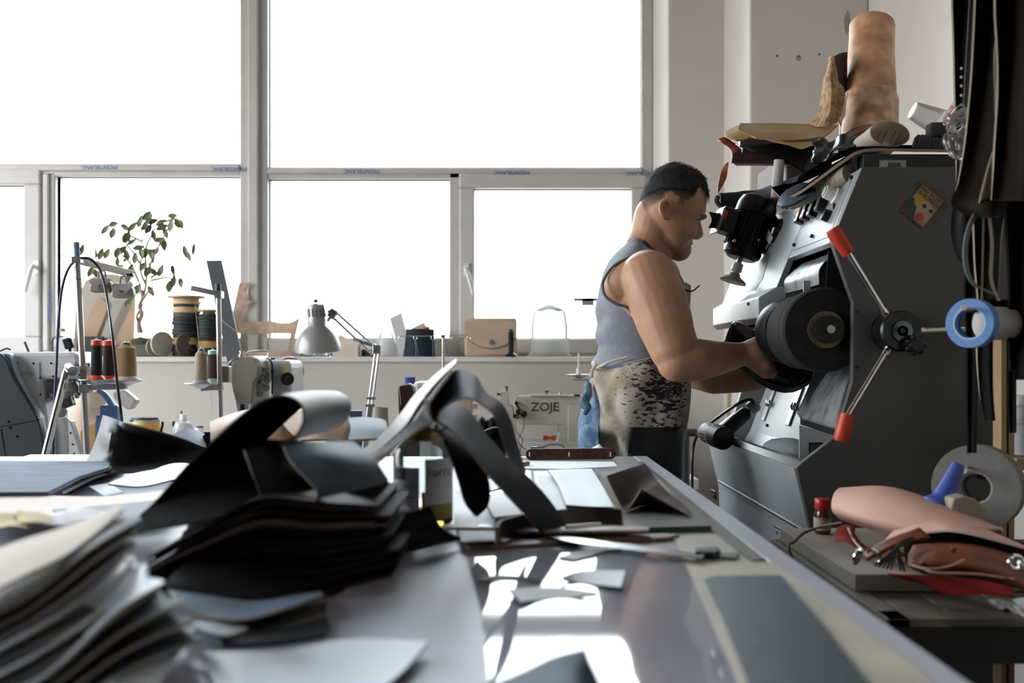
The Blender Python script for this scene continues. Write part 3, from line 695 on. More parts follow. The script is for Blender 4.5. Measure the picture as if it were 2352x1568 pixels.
# short sides that thin out downwards: hair density falls towards the neckline
mf = bpy.data.materials.new('faded_hair'); mf.use_nodes = True; nt = mf.node_tree; N = nt.nodes; L_ = nt.links
bs = N['Principled BSDF']; bs.inputs['Base Color'].default_value = (.010, .010, .010, 1); bs.inputs['Roughness'].default_value = .85
tc = N.new('ShaderNodeTexCoord'); sp = N.new('ShaderNodeSeparateXYZ'); L_.new(tc.outputs['Object'], sp.inputs[0])
z1 = P(0, 440, MD).z; z0 = P(0, 496, MD).z
mr = N.new('ShaderNodeMapRange'); mr.inputs[1].default_value = z0; mr.inputs[2].default_value = z1; mr.inputs[3].default_value = .02; mr.inputs[4].default_value = 1.0; L_.new(sp.outputs[2], mr.inputs[0])
nz = N.new('ShaderNodeTexNoise'); nz.inputs['Scale'].default_value = 420; L_.new(tc.outputs['Object'], nz.inputs[0])
ma = N.new('ShaderNodeMath'); ma.operation = 'MULTIPLY_ADD'; L_.new(nz.outputs[0], ma.inputs[0]); ma.inputs[1].default_value = .5; 
mb_ = N.new('ShaderNodeMath'); mb_.operation = 'SUBTRACT'; L_.new(mr.outputs[0], mb_.inputs[0]); mb_.inputs[1].default_value = .25; L_.new(mb_.outputs[0], ma.inputs[2])
ma.use_clamp = True; L_.new(ma.outputs[0], bs.inputs['Alpha'])
shell(.0035, 0, 'faded_side_hair', mf)
def hl_top(x): return 0
HLs = HL; HL = [(1466, 462), (1500, 446), (1540, 446), (1570, 448), (1585, 444), (1592, 438), (1602, 437), (1612, 452), (1618, 468), (1640, 476)]
M_hair2 = mf.copy(); M_hair2.name = 'dense_hair'
for nd in M_hair2.node_tree.nodes:
    if nd.type == 'MAP_RANGE': nd.inputs[1].default_value = P(0, 468, MD).z; nd.inputs[2].default_value = P(0, 432, MD).z; nd.inputs[3].default_value = .2; nd.inputs[4].default_value = 1.4
ho = shell(.0055, 0, 'hair', M_hair2)
hb2 = B(); rh = random.Random(4); me_ = ho.data; W_ = wm(MAN)
for k in range(2600):
    p_ = me_.polygons[rh.randrange(len(me_.polygons))]
    if p_.area > .001: continue
    c_ = W_ @ p_.center; y_p = YH-(c_.z-ZC)/MD*F
    if y_p > 455 or (y_p > 425 and rh.random() < .5): continue
    o_ = (c_-P(1545, 455, MD)).normalized(); fd = V((.75, rh.uniform(-.35, .35), .15+rh.uniform(-.2, .2))); d_ = (o_*.75+fd*.8).normalized(); L_h = rh.uniform(.005, .011)*(1.0 if y_p < 420 else .6)
    s_ = d_.cross(o_)
    if s_.length < .01: continue
    s_.normalize(); s_ *= .0008; c_ = c_-o_*.001
    hb2.add([c_-s_, c_+s_, c_+d_*L_h*.6+s_*.7, c_+d_*L_h+V((0, 0, -.001)), c_+d_*L_h*.6-s_*.7], [(0, 1, 2, 3, 4)])
hb2.build('hair_strands', M_hair, ho, smooth=0)
b = B(); b.tube([P(1612, 496, MD-.018), P(1605, 491, MD-.040), P(1594, 492, MD-.055)], [.003, .0035, .002], 8, 4, flat=.6); b.build('eyebrow', M_hair, MAN)
b = B(); b.tube([P(1612, 496, MD+.018), P(1605, 491, MD+.040), P(1594, 492, MD+.055)], [.003, .0035, .002], 8, 4, flat=.6); b.build('eyebrow', M_hair, MAN)
for s in (-1, 1):
    e = P(1601, 504, MD+s*.033); b = B(); b.ell(e+V((-.0035, 0, 0)), .0095, n=16, k=12); b.build('eye', mat('eye_white', '#cfc8c0', .2), MAN)
    b = B(); b.tube([P(1606, 506, MD+s*.022)+V((.004, 0, 0)), P(1603, 503, MD+s*.034)+V((.006, 0, .001)), P(1597, 505, MD+s*.046)+V((.004, s*.002, 0))], [.0012, .0018, .0012], 6, 4); b.build('eyelashes', M_hair, MAN)
b = B(); b.tube([P(1589, 560, MD-.002)+V((.002, 0, 0)), P(1582, 560, MD-.014)+V((.0, -.004, 0)), P(1574, 560, MD-.024)+V((0, -.004, 0))], [.0014, .0012, .0006], 6, 4); b.build('lip_line', mat('lip', '#5d3029', .6), MAN)
# sleeveless shirt
b = B()
SH = [(1446, 548, 1500, 590, .055), (1440, 556, 1512, 597, .085), (1421, 574, 1530, 600, .118), (1402, 600, 1546, 612, .142), (1388, 630, 1560, 636, .158), (1376, 670, 1574, 672, .168), (1371, 710, 1577, 710, .166), (1372, 770, 1574, 770, .162), (1374, 812, 1572, 812, .160), (1369, 836, 1572, 830, .164), (1376, 856, 1572, 856, .16), (1384, 875, 1568, 875, .155)]
rings = [ringpx((l[0], l[1]), (l[2], l[3]), l[4], 72) for l in dense(SH, 7)]
b.loft(rings)
for i, v in enumerate(b.v):
    y = YH-(v.z-ZC)/MD*F
    k = max(0, (y-640)/200)
    f = .009*noise.noise(V((v.x*13, v.y*9, v.z*9)))+.006*k*math.sin((v.z*90+v.x*22)+3*noise.noise(v*7))
    if y > 800: f += .006*noise.noise(V((v.x*6, v.y*6, v.z*38)))
    if y < 610: f += .0022*math.sin(v.x*160-v.z*120)
    c0 = V((P(1470, 0, MD).x, MD, v.z)); d = (v-c0); d.z = 0
    if d.length > .01: b.v[i] = v+d.normalized()*f
sh = b.build('shirt', M_shirt, MAN, smooth=180)
b = B(); hem = [(1487, 587, 2.335), (1462, 588, 2.30), (1439, 594, 2.265), (1408, 612, 2.255), (1388, 640, 2.25), (1384, 660, 2.24), (1392, 682, 2.235), (1414, 697, 2.23), (1440, 706, 2.23), (1458, 724, 2.23)]
b.tube([P(*p) for p in hem], [.0035]*2, 8, 5); b.build('armhole_hem', mat('shirt_hem', '#6b6f76', .9), sh)
b = B(); b.patch([[P(1446, 543, 2.43), P(1462, 547, 2.38), P(1482, 562, 2.36), P(1500, 585, 2.375), P(1514, 602, 2.40)], [P(1438, 552, 2.43), P(1455, 560, 2.355), P(1474, 576, 2.335), P(1492, 594, 2.35), P(1510, 608, 2.38)]], .003, 5, 3); b.build('collar', M_shirt, sh)
# apron
ma_ = bpy.data.materials.new('stained_canvas'); ma_.use_nodes = True; nt = ma_.node_tree; N = nt.nodes; L_ = nt.links
bs = N['Principled BSDF']; bs.inputs['Roughness'].default_value = .92
tc = N.new('ShaderNodeTexCoord')
n1 = N.new('ShaderNodeTexNoise'); n1.inputs['Scale'].default_value = 16; n1.inputs['Detail'].default_value = 6; L_.new(tc.outputs['Object'], n1.inputs[0])
r1 = N.new('ShaderNodeValToRGB'); r1.color_ramp.elements[0].color = (*hx('#b3aca0'), 1); r1.color_ramp.elements[1].color = (*hx('#8d8168'), 1); r1.color_ramp.elements[0].position = .4; r1.color_ramp.elements[1].position = .68; L_.new(n1.outputs[0], r1.inputs[0])
mpn = N.new('ShaderNodeMapping'); mpn.inputs['Rotation'].default_value = (0, R(35), 0); mpn.inputs['Scale'].default_value = (55, 55, 150); L_.new(tc.outputs['Object'], mpn.inputs[0])
n2 = N.new('ShaderNodeTexNoise'); n2.inputs['Scale'].default_value = 1.0; n2.inputs['Detail'].default_value = 7; n2.inputs['Roughness'].default_value = .65; L_.new(mpn.outputs[0], n2.inputs[0])
cen = P(1520, 890, 2.28)-MAN.location
vm = N.new('ShaderNodeVectorMath'); vm.operation = 'SUBTRACT'; vm.inputs[1].default_value = cen; L_.new(tc.outputs['Object'], vm.inputs[0])
vsx = N.new('ShaderNodeVectorMath'); vsx.operation = 'MULTIPLY'; vsx.inputs[1].default_value = (1/.085, 1/.30, 1/.10); L_.new(vm.outputs[0], vsx.inputs[0])
vl = N.new('ShaderNodeVectorMath'); vl.operation = 'LENGTH'; L_.new(vsx.outputs[0], vl.inputs[0])
mm = N.new('ShaderNodeMath'); mm.operation = 'MULTIPLY_ADD'; mm.inputs[1].default_value = -.17; mm.inputs[2].default_value = .10; L_.new(vl.outputs['Value'], mm.inputs[0])
ad = N.new('ShaderNodeMath'); ad.operation = 'ADD'; L_.new(mm.outputs[0], ad.inputs[0]); L_.new(n2.outputs[0], ad.inputs[1])
mrr = N.new('ShaderNodeMapRange'); mrr.inputs[1].default_value = .495; mrr.inputs[2].default_value = .525; L_.new(ad.outputs[0], mrr.inputs[0])
mx = N.new('ShaderNodeMix'); mx.data_type = 'RGBA'; L_.new(mrr.outputs[0], mx.inputs['Factor']); L_.new(r1.outputs[0], mx.inputs['A']); mx.inputs['B'].default_value = (.022, .020, .026, 1)
L_.new(mx.outputs['Result'], bs.inputs['Base Color'])
nb = N.new('ShaderNodeTexNoise'); nb.inputs['Scale'].default_value = 500; L_.new(tc.outputs['Object'], nb.inputs[0])
bp = N.new('ShaderNodeBump'); bp.inputs['Strength'].default_value = .3; bp.inputs['Distance'].default_value = .002; L_.new(nb.outputs[0], bp.inputs['Height']); L_.new(bp.outputs[0], bs.inputs['Normal'])
AP = [(1372, 846, 1576, 800, .168), (1358, 880, 1574, 870, .178), (1352, 930, 1572, 930, .184), (1350, 980, 1571, 980, .186), (1351, 1040, 1566, 1040, .186), (1356, 1120, 1552, 1120, .18), (1362, 1200, 1540, 1200, .175), (1368, 1330, 1530, 1330, .17)]
APd = dense(AP, 5)
def appt(l, ang, off=0):
    a = P(l[0], l[1], MD); c = P(l[2], l[3], MD); m = (a+c)/2; h = (c-a)/2; hl_ = h.length; hn = h.normalized()
    ct, st = math.cos(R(ang)), math.sin(R(ang)); p_ = 2.3
    u = math.copysign(abs(ct)**(2/p_), ct); v = math.copysign(abs(st)**(2/p_), st)
    q = m+hn*(u*(hl_+off))+V((0, v*(l[4]+off), 0))
    t = (l[1]-846)/350
    f = .018*noise.noise(V((ang/24, l[1]/190, 2)))+.004*noise.noise(V((ang/9+l[1]/60, l[1]/120, 5)))
    # diagonal pulled fold from the hip down to the pocket
    dd = (ang+150)-(l[1]-880)*.32; f += .016*math.exp(-(dd/6)**2)
    return q+(q-V((m.x, MD, q.z))).normalized()*f
g = [[appt(l, a) for a in range(-164, 165, 4)] for l in APd]
b = B(); b.patch(g, .0025, 1, 1); ap = b.build('apron', ma_, MAN, smooth=180)
b = B(); b.tube([r[0] for r in g], .0025, 6, 1); b.tube(g[0], .003, 6, 1); b.build('apron_hem', mat('canvas_hem', '#998c77', .9), ap)
pk = []
for l in APd:
    if 962 < l[1] < 1215: pk.append([appt(l, a, .004) for a in range(-106, -35, 5)])
b = B(); b.patch(pk, .002, 1, 1); b.build('black_patch', mat('black_patch_leather', '#0e1012', .5, bump=.2, bs=200), ap, smooth=180)
# bib and straps
bib = [[P(1560, 600, MD-.06), P(1568, 600, MD), P(1560, 600, MD+.06)], [P(1574, 648, MD-.11), P(1584, 655, MD), P(1574, 648, MD+.11)], [P(1572, 720, MD-.125), P(1584, 720, MD), P(1572, 720, MD+.125)], [P(1560, 800, MD-.15), P(1581, 800, MD), P(1560, 800, MD+.15)], [P(1548, 860, MD-.165), P(1579, 850, MD), P(1548, 860, MD+.165)]]
b = B(); b.patch(bib[1:], .0025, 6, 6, wav=.006, ws=14); b.build('bib', ma_, ap)
b = B(); b.patch([[P(1571, 650, 2.31), P(1581, 652, 2.32)], [P(1574, 662, 2.30), P(1584, 668, 2.31)], [P(1573, 690, 2.30), P(1579, 695, 2.32)]], .0025, 4, 4, wav=.01, ws=30); b.build('folded_corner', ma_, ap)
b = B(); b.patch([[P(x, y, d), P(x+10, y-3, d+.012)] for x, y, d in ((1470, 556, 2.37), (1500, 585, 2.325), (1530, 618, 2.30), (1552, 652, 2.295), (1566, 690, 2.29))], .003, 2, 6); b.build('neck_strap', mat('strap_dark', '#2a2725', .6), ap)
b = B(); b.tube([P(1560, 648, 2.285), P(1572, 664, 2.26), P(1590, 668, 2.25), P(1607, 655, 2.24)], .0018, 6); b.tube([P(1558, 655, 2.285), P(1568, 676, 2.265), P(1580, 689, 2.26)], [.004, .006, .002], 6, flat=.4); b.build('strap_end', mat('strap_end_leather', '#3b2c22', .6), ap)
b = B(); b.tube([P(1372, 850, 2.34), P(1364, 842, 2.33), P(1360, 832, 2.34), P(1368, 836, 2.32), P(1360, 852, 2.32), P(1358, 866, 2.32)], .004, 6, flat=.5); b.tube([P(1370, 846, 2.33), P(1385, 838, 2.30), P(1402, 830, 2.285), P(1440, 820, 2.27)], .003, 6); b.build('apron_tie', M_cream, ap)
# jeans
b = B()
JE = [(1356, 868, 1548, 868, .135), (1344, 900, 1548, 900, .140), (1334, 940, 1546, 940, .145), (1327, 985, 1540, 985, .148), (1330, 1040, 1533, 1040, .146), (1342, 1090, 1526, 1090, .142)]
b.loft([ringpx((l[0], l[1]), (l[2], l[3]), l[4], 40) for l in dense(JE, 4)])
for s in (-1, 1):
    Dl = MD+s*.088; lv = [(.82, .305, .094), (.62, .315, .082), (.46, .325, .075), (.30, .315, .07), (.06, .302, .066)]
    b.loft([b.ring(V((x, Dl, z)), V((1, 0, 0)), V((0, 1, 0)), 28, r) for z, x, r in lv])
for i, v in enumerate(b.v): b.v[i] = v+V((1, .3, 0))*(.005*noise.noise(v*13))
je = b.build('jeans', M_jean, MAN, smooth=180)
md = je.modifiers.new('Remesh', 'REMESH'); md.mode = 'VOXEL'; md.voxel_size = .006; md.use_smooth_shade = True
b = B(); b.patch([[P(1333, 972, 2.36), P(1345, 974, 2.285), P(1375, 978, 2.25)], [P(1328, 1000, 2.36), P(1340, 1004, 2.285), P(1375, 1006, 2.25)], [P(1333, 1045, 2.36), P(1346, 1048, 2.285), P(1380, 1052, 2.25)]], .003, 4, 4); b.build('back_pocket', M_jean, je)
b = B(); b.tube([P(1350, 882, 2.36), P(1350, 905, 2.33), P(1341, 925, 2.31), P(1350, 935, 2.30), P(1343, 950, 2.31)], [.008, .011, .012, .009, .005], 10); b.build('denim_bunch', M_jean, je)
for s in (-1, 1):
    b = B(); b.loft([[V((x, MD+s*.088+w*math.cos(a), .012+max(0, h*math.sin(a))*1.0)) for a in [PI*2*i/16 for i in range(16)]] for x, w, h in ((.235, .02, .05), (.26, .036, .085), (.33, .04, .09), (.40, .044, .06), (.46, .038, .045), (.485, .015, .02))])
    b.build('work_shoe', M_dark, MAN, smooth=180)
# ---- the shoe he holds against the roller
def shoe(name, heel, toe, up, label):
    heel = V(heel); toe = V(toe); d = (toe-heel); Ln = d.length; d.normalize(); n = (V(up)-d*V(up).dot(d)).normalized(); s = d.cross(n)
    t_ = thing(name, label, 'shoe', heel)
    W = [(0, .012), (.03, .026), (.12, .037), (.3, .037), (.5, .041), (.68, .054), (.82, .055), (.93, .044), (.985, .024), (1, .006)]
    def wid(t):
        for p, q in zip(W, W[1:]):
            if p[0] <= t <= q[0]: return lerp(p[1], q[1], (t-p[0])/(q[0]-p[0]))
        return .006
    H_ = [(0, .030), (.03, .055), (.12, .062), (.3, .058), (.42, .066), (.55, .070), (.7, .052), (.85, .038), (.95, .026), (1, .008)]
    def hgt(t):
        for p, q in zip(H_, H_[1:]):
            if p[0] <= t <= q[0]: return lerp(p[1], q[1], (t-p[0])/(q[0]-p[0]))
        return .01
    b = B(); rg = []; N_ = 24
    for i in range(41):
        t = i/40; t = .5-.5*math.cos(PI*t); w_ = wid(t); h = hgt(t); c0 = heel+d*(t*Ln)+s*(.008*math.sin(t*PI*1.6)); r = []
        for j in range(N_):
            a = PI*2*j/N_; x = math.cos(a)*w_; z = math.sin(a)
            z = h*(z**.8) if z > 0 else z*.006
            kx = 1-.28*max(0, math.sin(a))
            r.append(c0+s*(x*kx)+n*(z+.006))
        rg.append(r)
    b.loft(rg)
    b.build('upper', mat('polished_black_leather', '#060709', .18, coat=.5, bump=.08, bs=120), t_, smooth=180)
    b = B(); rg = []
    for i in range(33):
        t = i/32; t = .5-.5*math.cos(PI*t); w_ = wid(t)+.0045; c0 = heel+d*(t*(Ln+.008)-.004)+s*(.008*math.sin(t*PI*1.6))
        b0 = -.010 if t > .28 else -.032
        rg.append([c0+s*w_+n*.004, c0-s*w_+n*.004, c0-s*w_+n*b0, c0+s*w_+n*b0])
    b.loft(rg); so = b.build('sole', mat('black_sole', '#0b0b0c', .4), t_, smooth=50)
    b = B(); b.tube([heel+d*(t*(Ln+.006)-.002)+s*sg*(wid(t)+.004)+s*(.008*math.sin(t*PI*1.6))+n*.005 for sg in (1,) for t in [k/20 for k in range(21)]], .0018, 6, 1)
    b.tube([heel+d*(t*(Ln+.006)-.002)-s*(wid(t)+.004)+s*(.008*math.sin(t*PI*1.6))+n*.005 for t in [k/20 for k in range(21)]], .0018, 6, 1); b.build('welt', mat('welt', '#1b1b1d', .3), so)
    b = B(); b.ell(heel+d*(.24*Ln)+n*.058, (.045, .018, .006), (d.to_track_quat('X', 'Z').to_euler()), 20, 8); b.build('lining', mat('grey_lining', '#77716c', .7), t_)
    return t_
shoe('leather_shoe', P(1677, 782, 2.37), P(1838, 884, 2.225), V((.25, -.85, .42)), 'polished black leather shoe held by the man against the brush roller')
# ================= things on the window sill
DS = 4.70
def sp(x, D=DS): return V(((x-1176)/F*D, D, SZ))
def pz(y, D=DS): return ZC-(y-YH)/F*D
def flat(name, pts, D, th, m, label=None, cat=None, parent=None, bevel=0, group=None):
    b = B().prism([P(x, y, D) for x, y in pts], (0, th, 0))
    o = b.build(name, m, parent, smooth=0, bevel=bevel)
    if label: tag(o, label, cat, group)
    return o
M_kraft = sheer(mat('kraft_card', '#c2a98d', .85, var=.08, vs=9), .3, '#d8b48c')
M_board = sheer(mat('pattern_board', '#c9b8a8', .85, var=.12, vs=30, col2='#b09684'), .25, '#e0c8b0')
M_clear = thin_glass('clear_glass', (.93, .96, .96), 1.5)
M_clear2 = thin_glass('clear_plastic', (.9, .92, .93), 1.45, .12, .25)
M_wood = mat('spool_wood', '#a9916c', .7, var=.2, vs=30)
# glass bottle left
t = thing('glass_bottle', 'clear glass bottle standing on the sill at the far left sash', 'bottle', sp(141)); r = 22/F*DS
B().lathe([(0, .001), (r*.95, .001), (r, .01), (r, .075), (r*.8, .092), (r*.36, .10), (r*.34, .118), (r*.3, .118)], sp(141), n=28, cap=False).build('bottle_body', M_clear, t)
B().lathe([(0, .118), (r*.4, .118), (r*.4, .135), (0, .136)], sp(141), n=18).build('stopper', mat('cork', '#b9ab97', .8), t)
# dark leaning swatches and clip by the pole
tag(B().box(sp(163)+V((0, -.03, .062)), (.035, .03, .05), (0, R(-18), 0)).build('leather_wallet', M_lblack, smooth=0, bevel=.004), 'small folded black wallet tilted beside the glass bottle', 'wallet')
# arched pattern sheets and strips leaning on the pane
flat('arched_pattern', [(168, 818), (174, 690), (196, 645), (228, 628), (270, 630), (306, 648), (311, 690), (306, 818)], DS+.05, .003, sheer(mat('greyish_card', '#b6aca0', .85), .3), 'pale arched cardboard pattern leaning on the window behind the small tree', 'pattern')
flat('cardboard_strip', [(178, 818), (205, 720), (228, 680), (250, 700), (205, 818)], DS+.035, .003, M_kraft, 'tan card strip leaning left on the arched pattern', 'card strip')
flat('cardboard_sheet', [(250, 818), (270, 770), (308, 690), (311, 700), (306, 818)], DS+.03, .003, M_kraft, 'tan card sheet leaning right on the arched pattern', 'card sheet')
flat('grey_strip', [(215, 818), (262, 690), (285, 690), (232, 818)], DS+.02, .004, mat('grey_card', '#9b958e', .8), 'grey slanting strip between two tan card pieces on the sill', 'strip')
flat('black_card', [(176, 818), (178, 772), (235, 772), (240, 818)], DS-.01, .02, M_dark, 'black folder end standing on the sill behind the thread cones', 'folder')
# bonsai
tr = thing('potted_tree', 'small tree with twisted trunk and few green leaves in a low grey planter', 'plant', sp(322))
b = B(); b.loft([[sp(322)+V((x*w, y*.045, z)) for x, y in ((-1, -1), (1, -1), (1, 1), (-1, 1))] for w, z in ((.085, 0.002), (.092, .03), (.112, .034), (.112, .055))]); b.build('planter', mat('planter_grey', '#56544f', .8), tr, smooth=0, bevel=.003)
b = B(); b.ell(sp(322)+V((0, 0, .058)), (.055, .03, .035)); 
for i, v in enumerate(b.v): b.v[i] = v+V((0, 0, .006*noise.noise(v*60)))
b.build('soil', mat('moss_soil', '#4a4030', .95, bump=.8, bs=90), tr)
def zp(x, y, D=DS-.01): return P(x/3.137, y/3.137+350, D)
M_bark = mat('pale_bark', '#9c8b76', .8, var=.3, vs=60)
b = B()
b.tube([zp(1010, 1300), zp(1000, 1230), zp(1022, 1160), zp(1005, 1110), zp(1030, 1040), zp(1020, 990)], [.016, .011, .0105, .009, .008, .0065], 8)
b.tube([zp(1005, 1240), zp(985, 1190, DS-.02), zp(1005, 1140), zp(1025, 1090)], .0065, 8)
BR = [[(1030, 1040), (1050, 960), (1055, 900), (1075, 840), (1070, 780), (1080, 720)], [(1025, 1060), (1010, 980), (1000, 930), (975, 880), (920, 860)], [(1030, 1060), (1070, 1000), (1100, 990), (1090, 900), (1100, 820)],
      [(1050, 950), (1020, 880), (1010, 800), (1040, 720), (1020, 600), (1015, 500)], [(1055, 900), (1050, 700), (1090, 600), (1130, 520), (1180, 500)], [(1060, 860), (1130, 700), (1200, 570), (1240, 470)], [(1010, 800), (960, 720), (900, 640), (930, 560)],
      [(1000, 930), (940, 800), (880, 740), (860, 700)], [(920, 860), (850, 850), (700, 780), (690, 700)], [(1090, 900), (1160, 860), (1165, 820)], [(1100, 920), (1200, 900), (1250, 920), (1310, 910)], [(1250, 900), (1255, 850), (1245, 800)], [(1020, 640), (940, 600), (830, 560), (790, 530)], [(1180, 500), (1280, 480), (1320, 540)]]
for i, q in enumerate(BR): b.tube([zp(x, y, DS-.01+.02*math.sin(i*2.1+k*.6)) for k, (x, y) in enumerate(q)], [.0062, .0026], 6, 4)
b.build('trunk', M_bark, tr)
LV = [(760,555,50),(820,515,10),(812,580,75),(1060,455,50),(1245,457,0),(955,535,50),(1050,520,60),(1100,495,15),(1070,550,55),(1160,505,35),(1170,540,20),(1232,525,80),(1280,515,-60),(912,610,65),(950,645,35),(1108,600,-75),(1180,665,-80),(590,700,70),(692,725,-80),(728,730,70),(772,728,70),(845,720,70),(882,700,40),(848,785,80),(915,740,-75),(915,765,40),(1020,725,-80),(1050,725,55),(1080,715,30),(1100,755,-80),(1125,710,60),(1335,715,-80),(1362,750,-70),(1395,695,80),(1220,965,80),(1250,930,75),(1305,940,-75),(990,985,65),(690,870,-60),(930,900,50),(1110,860,-35),(1160,850,70),(655,855,65),(975,760,80),(1010,495,70),(1065,855,60),(1195,580,-70),(1310,520,-80),(905,540,-30),(1245,850,-80),(1150,628,10),(1000,685,10),(930,1080,40),(860,830,30),(1090,1000,-60),(1030,820,50),(940,840,60),(1075,480,60)]
b = B(); rr = random.Random(3)
for k, (x, y, a) in enumerate(LV):
    c0 = zp(x, y, DS-.01+rr.uniform(-.035, .03)); L = rr.uniform(.046, .062); w = rr.uniform(.22, .32)*L*(.5 if abs(a) > 78 and k % 3 == 0 else 1); tw = rr.uniform(-.5, .5)
    d = V((math.cos(R(a)), rr.uniform(-.25, .25), math.sin(R(a)))).normalized(); n = V((-d.z, tw, d.x)).normalized(); u = d.cross(n)
    rows = []
    for j, (tt, ww) in enumerate(((-1, .02), (-.7, .6), (-.2, 1), (.3, .85), (.7, .42), (1, .02))):
        cc = c0+d*(L*.55*tt); rows.append([cc-n*w*ww*1.0+u*.002, cc+u*(-.0015), cc+n*w*ww*1.0+u*.002])
    b.patch(rows, .0006, 2, 2)
b.build('leaves', sheer(mat('ficus_leaf', '#5d6b45', .45, var=.25, vs=40), .12, '#6f8050'), tr)
# wooden belt spools and discs
def spool(name, x, r_px, ytop, bands, label, fl=None):
    t = thing(name, label, 'spool', sp(x)); h = pz(ytop)-SZ; r = r_px/F*DS
    B().lathe([(0, .001), (r*.55, .001), (r*.55, h-.006), (0, h-.006)], sp(x), n=24).build('core', M_wood, t)
    z = .004; H_ = h-.016
    for k, (f, col) in enumerate(bands):
        hh = H_*f; n_ = max(1, round(hh/.016)); pr = [(r*.5, z)]
        for i in range(n_):
            jr = r*(1+.06*math.sin(k*3+i*2.3)); pr += [(jr*.97, z+hh*i/n_), (jr, z+hh*(i+.3)/n_), (jr, z+hh*(i+.75)/n_), (jr*.97, z+hh*(i+1)/n_-.0005)]
        pr.append((r*.5, z+hh)); z += hh
        B().lathe(pr, sp(x), n=30, cap=False).build('wound_belt', mat('belt_'+col, '#'+col, .7), t)
    f = (fl or r_px*1.05)/F*DS
    B().lathe([(0, h-.010), (f, h-.010), (f, h), (0, h)], sp(x), n=36).build('flange', M_wood, t)
spool('belt_spool', 428, 31, 680, ((.20, '1b1f22'), (.12, 'b79a6e'), (.10, '2a2d2c'), (.25, '1d2425'), (.08, '3c3a35'), (.10, 'bfa277'), (.05, '2c2a27'), (.10, 'c5ab84')), 'tall wooden spool wound with black and tan leather belts on the sill', 42)
spool('belt_spool', 480, 27, 711, ((.18, '1a1c1e'), (.16, 'b08a57'), (.12, '24221f'), (.30, '1c2b2a'), (.20, '2a2b2c')), 'shorter spool of dark belts beside the grey leaning board', 28)
for x, yc_, w, a, l in ((366, 797, 17, 75, 'grey felt disc on edge left of the tall belt spool'), (384, 790, 8, 80, 'thin pale disc leaning on the tall belt spool'), (437, 792, 15, 74, 'brown perforated disc leaning between the two belt spools')):
    cx_ = sp(x)+V((0, -.065, (pz(yc_)-SZ))); hh = pz(yc_)-SZ-.002
    b = B(); ax_ = V((math.cos(R(a-60)), -math.sin(R(a-30)), .0)); b.lathe([(0, -.004), (hh, -.004), (hh, .004), (0, .004)], cx_, ax_, 30)
    tag(b.build('leather_disc', mat('disc_%d' % x, ('#8f8678', '#b8b0a4', '#5c5142')[(366, 384, 437).index(x)], .7)), l, 'disc')
# leaning dark board in front of the sill, standing on the sewing table
STZ = .76
flat('grey_board', [(473, 598), (508, 597), (552, 800), (600, 1038), (566, 1038)], 4.45, .012, mat('dark_grey_board', '#4b4e52', .5, var=.2, vs=6), 'long dark grey board leaning beside the window mullion', 'board')
wp = [(585, 352), (700, 345), (655, 380), (640, 430), (665, 500), (707, 515), (650, 555), (615, 600), (600, 660), (650, 710), (720, 712), (800, 695), (860, 692), (960, 712), (1040, 708), (1085, 690), (1127, 665), (1045, 1018), (1012, 1018), (1050, 808), (700, 805), (565, 805), (528, 610)]
flat('wooden_template', [(400+x/3.92, 560+y/3.92) for x, y in wp], DS+.06, .008, M_board, 'pinkish board template with curved cut-outs standing against the mullion', 'template')
flat('template_base', [(560, 819), (560, 806), (690, 806), (690, 819)], DS+.03, .01, M_board, 'low pinkish board strip lying under the curved template', 'board strip')
# sill objects middle
t = thing('glass_jar', 'low clear jar with torn paper standing under the desk lamp', 'jar', sp(727)); r = 36/F*DS
B().lathe([(0, .001), (r*.9, .001), (r, .008), (r, .03), (r*1.03, .055), (r*1.0, .055)], sp(727), n=28, cap=False).build('jar_glass', M_clear, t)
b = B()
for k in range(7):
    q = sp(700+k*9)+V((0, rr.uniform(-.03, .03), .024)); b.box(q, (.03, .002, .028), (rr.uniform(-1, 1), rr.uniform(-1, 1), rr.uniform(-1, 1)))
b.build('paper_scrap', mat('teal_scrap', '#9fb2b5', .8), t, smooth=0)
t = thing('open_box', 'small open cream box with lifted flaps on the sill', 'box', sp(795))
for pts, D, th in (([(765, 819), (767, 790), (822, 790), (822, 819)], DS-.06, .003), ([(767, 790), (780, 768), (790, 772), (822, 800), (822, 812), (800, 795)], DS-.055, .003), ([(822, 819), (822, 785), (829, 782), (829, 819)], DS-.05, .08)): flat('box_panel', pts, D, th, M_cream, parent=t)
tag(B().lathe([(0, 0), (.030, 0), (.031, .005), (.031, .035), (0, .036)], sp(845), n=24).build('tin_can', mat('olive_tin', '#3f3e32', .5)), 'small dark round tin on the sill behind the lamp elbow', 'tin')
flat('plastic_sheet', [(859, 726), (873, 727), (876, 800), (863, 819)], DS-.02, .002, M_clear2, 'narrow translucent plastic sheet standing on the sill', 'sheet')
flat('grey_card_sheet', [(895, 731), (922, 717), (933, 760), (929, 800), (924, 819), (919, 819)], DS-.05, .002, mat('pale_card', '#c3c3bf', .7), 'pale rigid sheet leaning left of the dark round bin', 'sheet')
b = B(); rg = []
for z, r_ in ((0, .042), (.03, .05), (.07, .042), (.11, .03), (.13, .014), (.14, .008), (.16, .016)):
    rg.append([sp(888)+V((math.cos(a)*r_*(1+.25*noise.noise(V((a*2, z*30, 1)))), math.sin(a)*r_*.8, z)) for a in [PI*2*i/24 for i in range(24)]])
b.loft(rg); tag(b.build('plastic_bag', thin_glass('milky_plastic', (.85, .85, .85), 1.4, .3, .5), smooth=180), 'knotted translucent plastic bag with scraps on the sill', 'bag')
t = thing('felt_bin', 'dark blue-green round bin with paper sticking out on the sill', 'bin', sp(963)); r = 34/F*DS
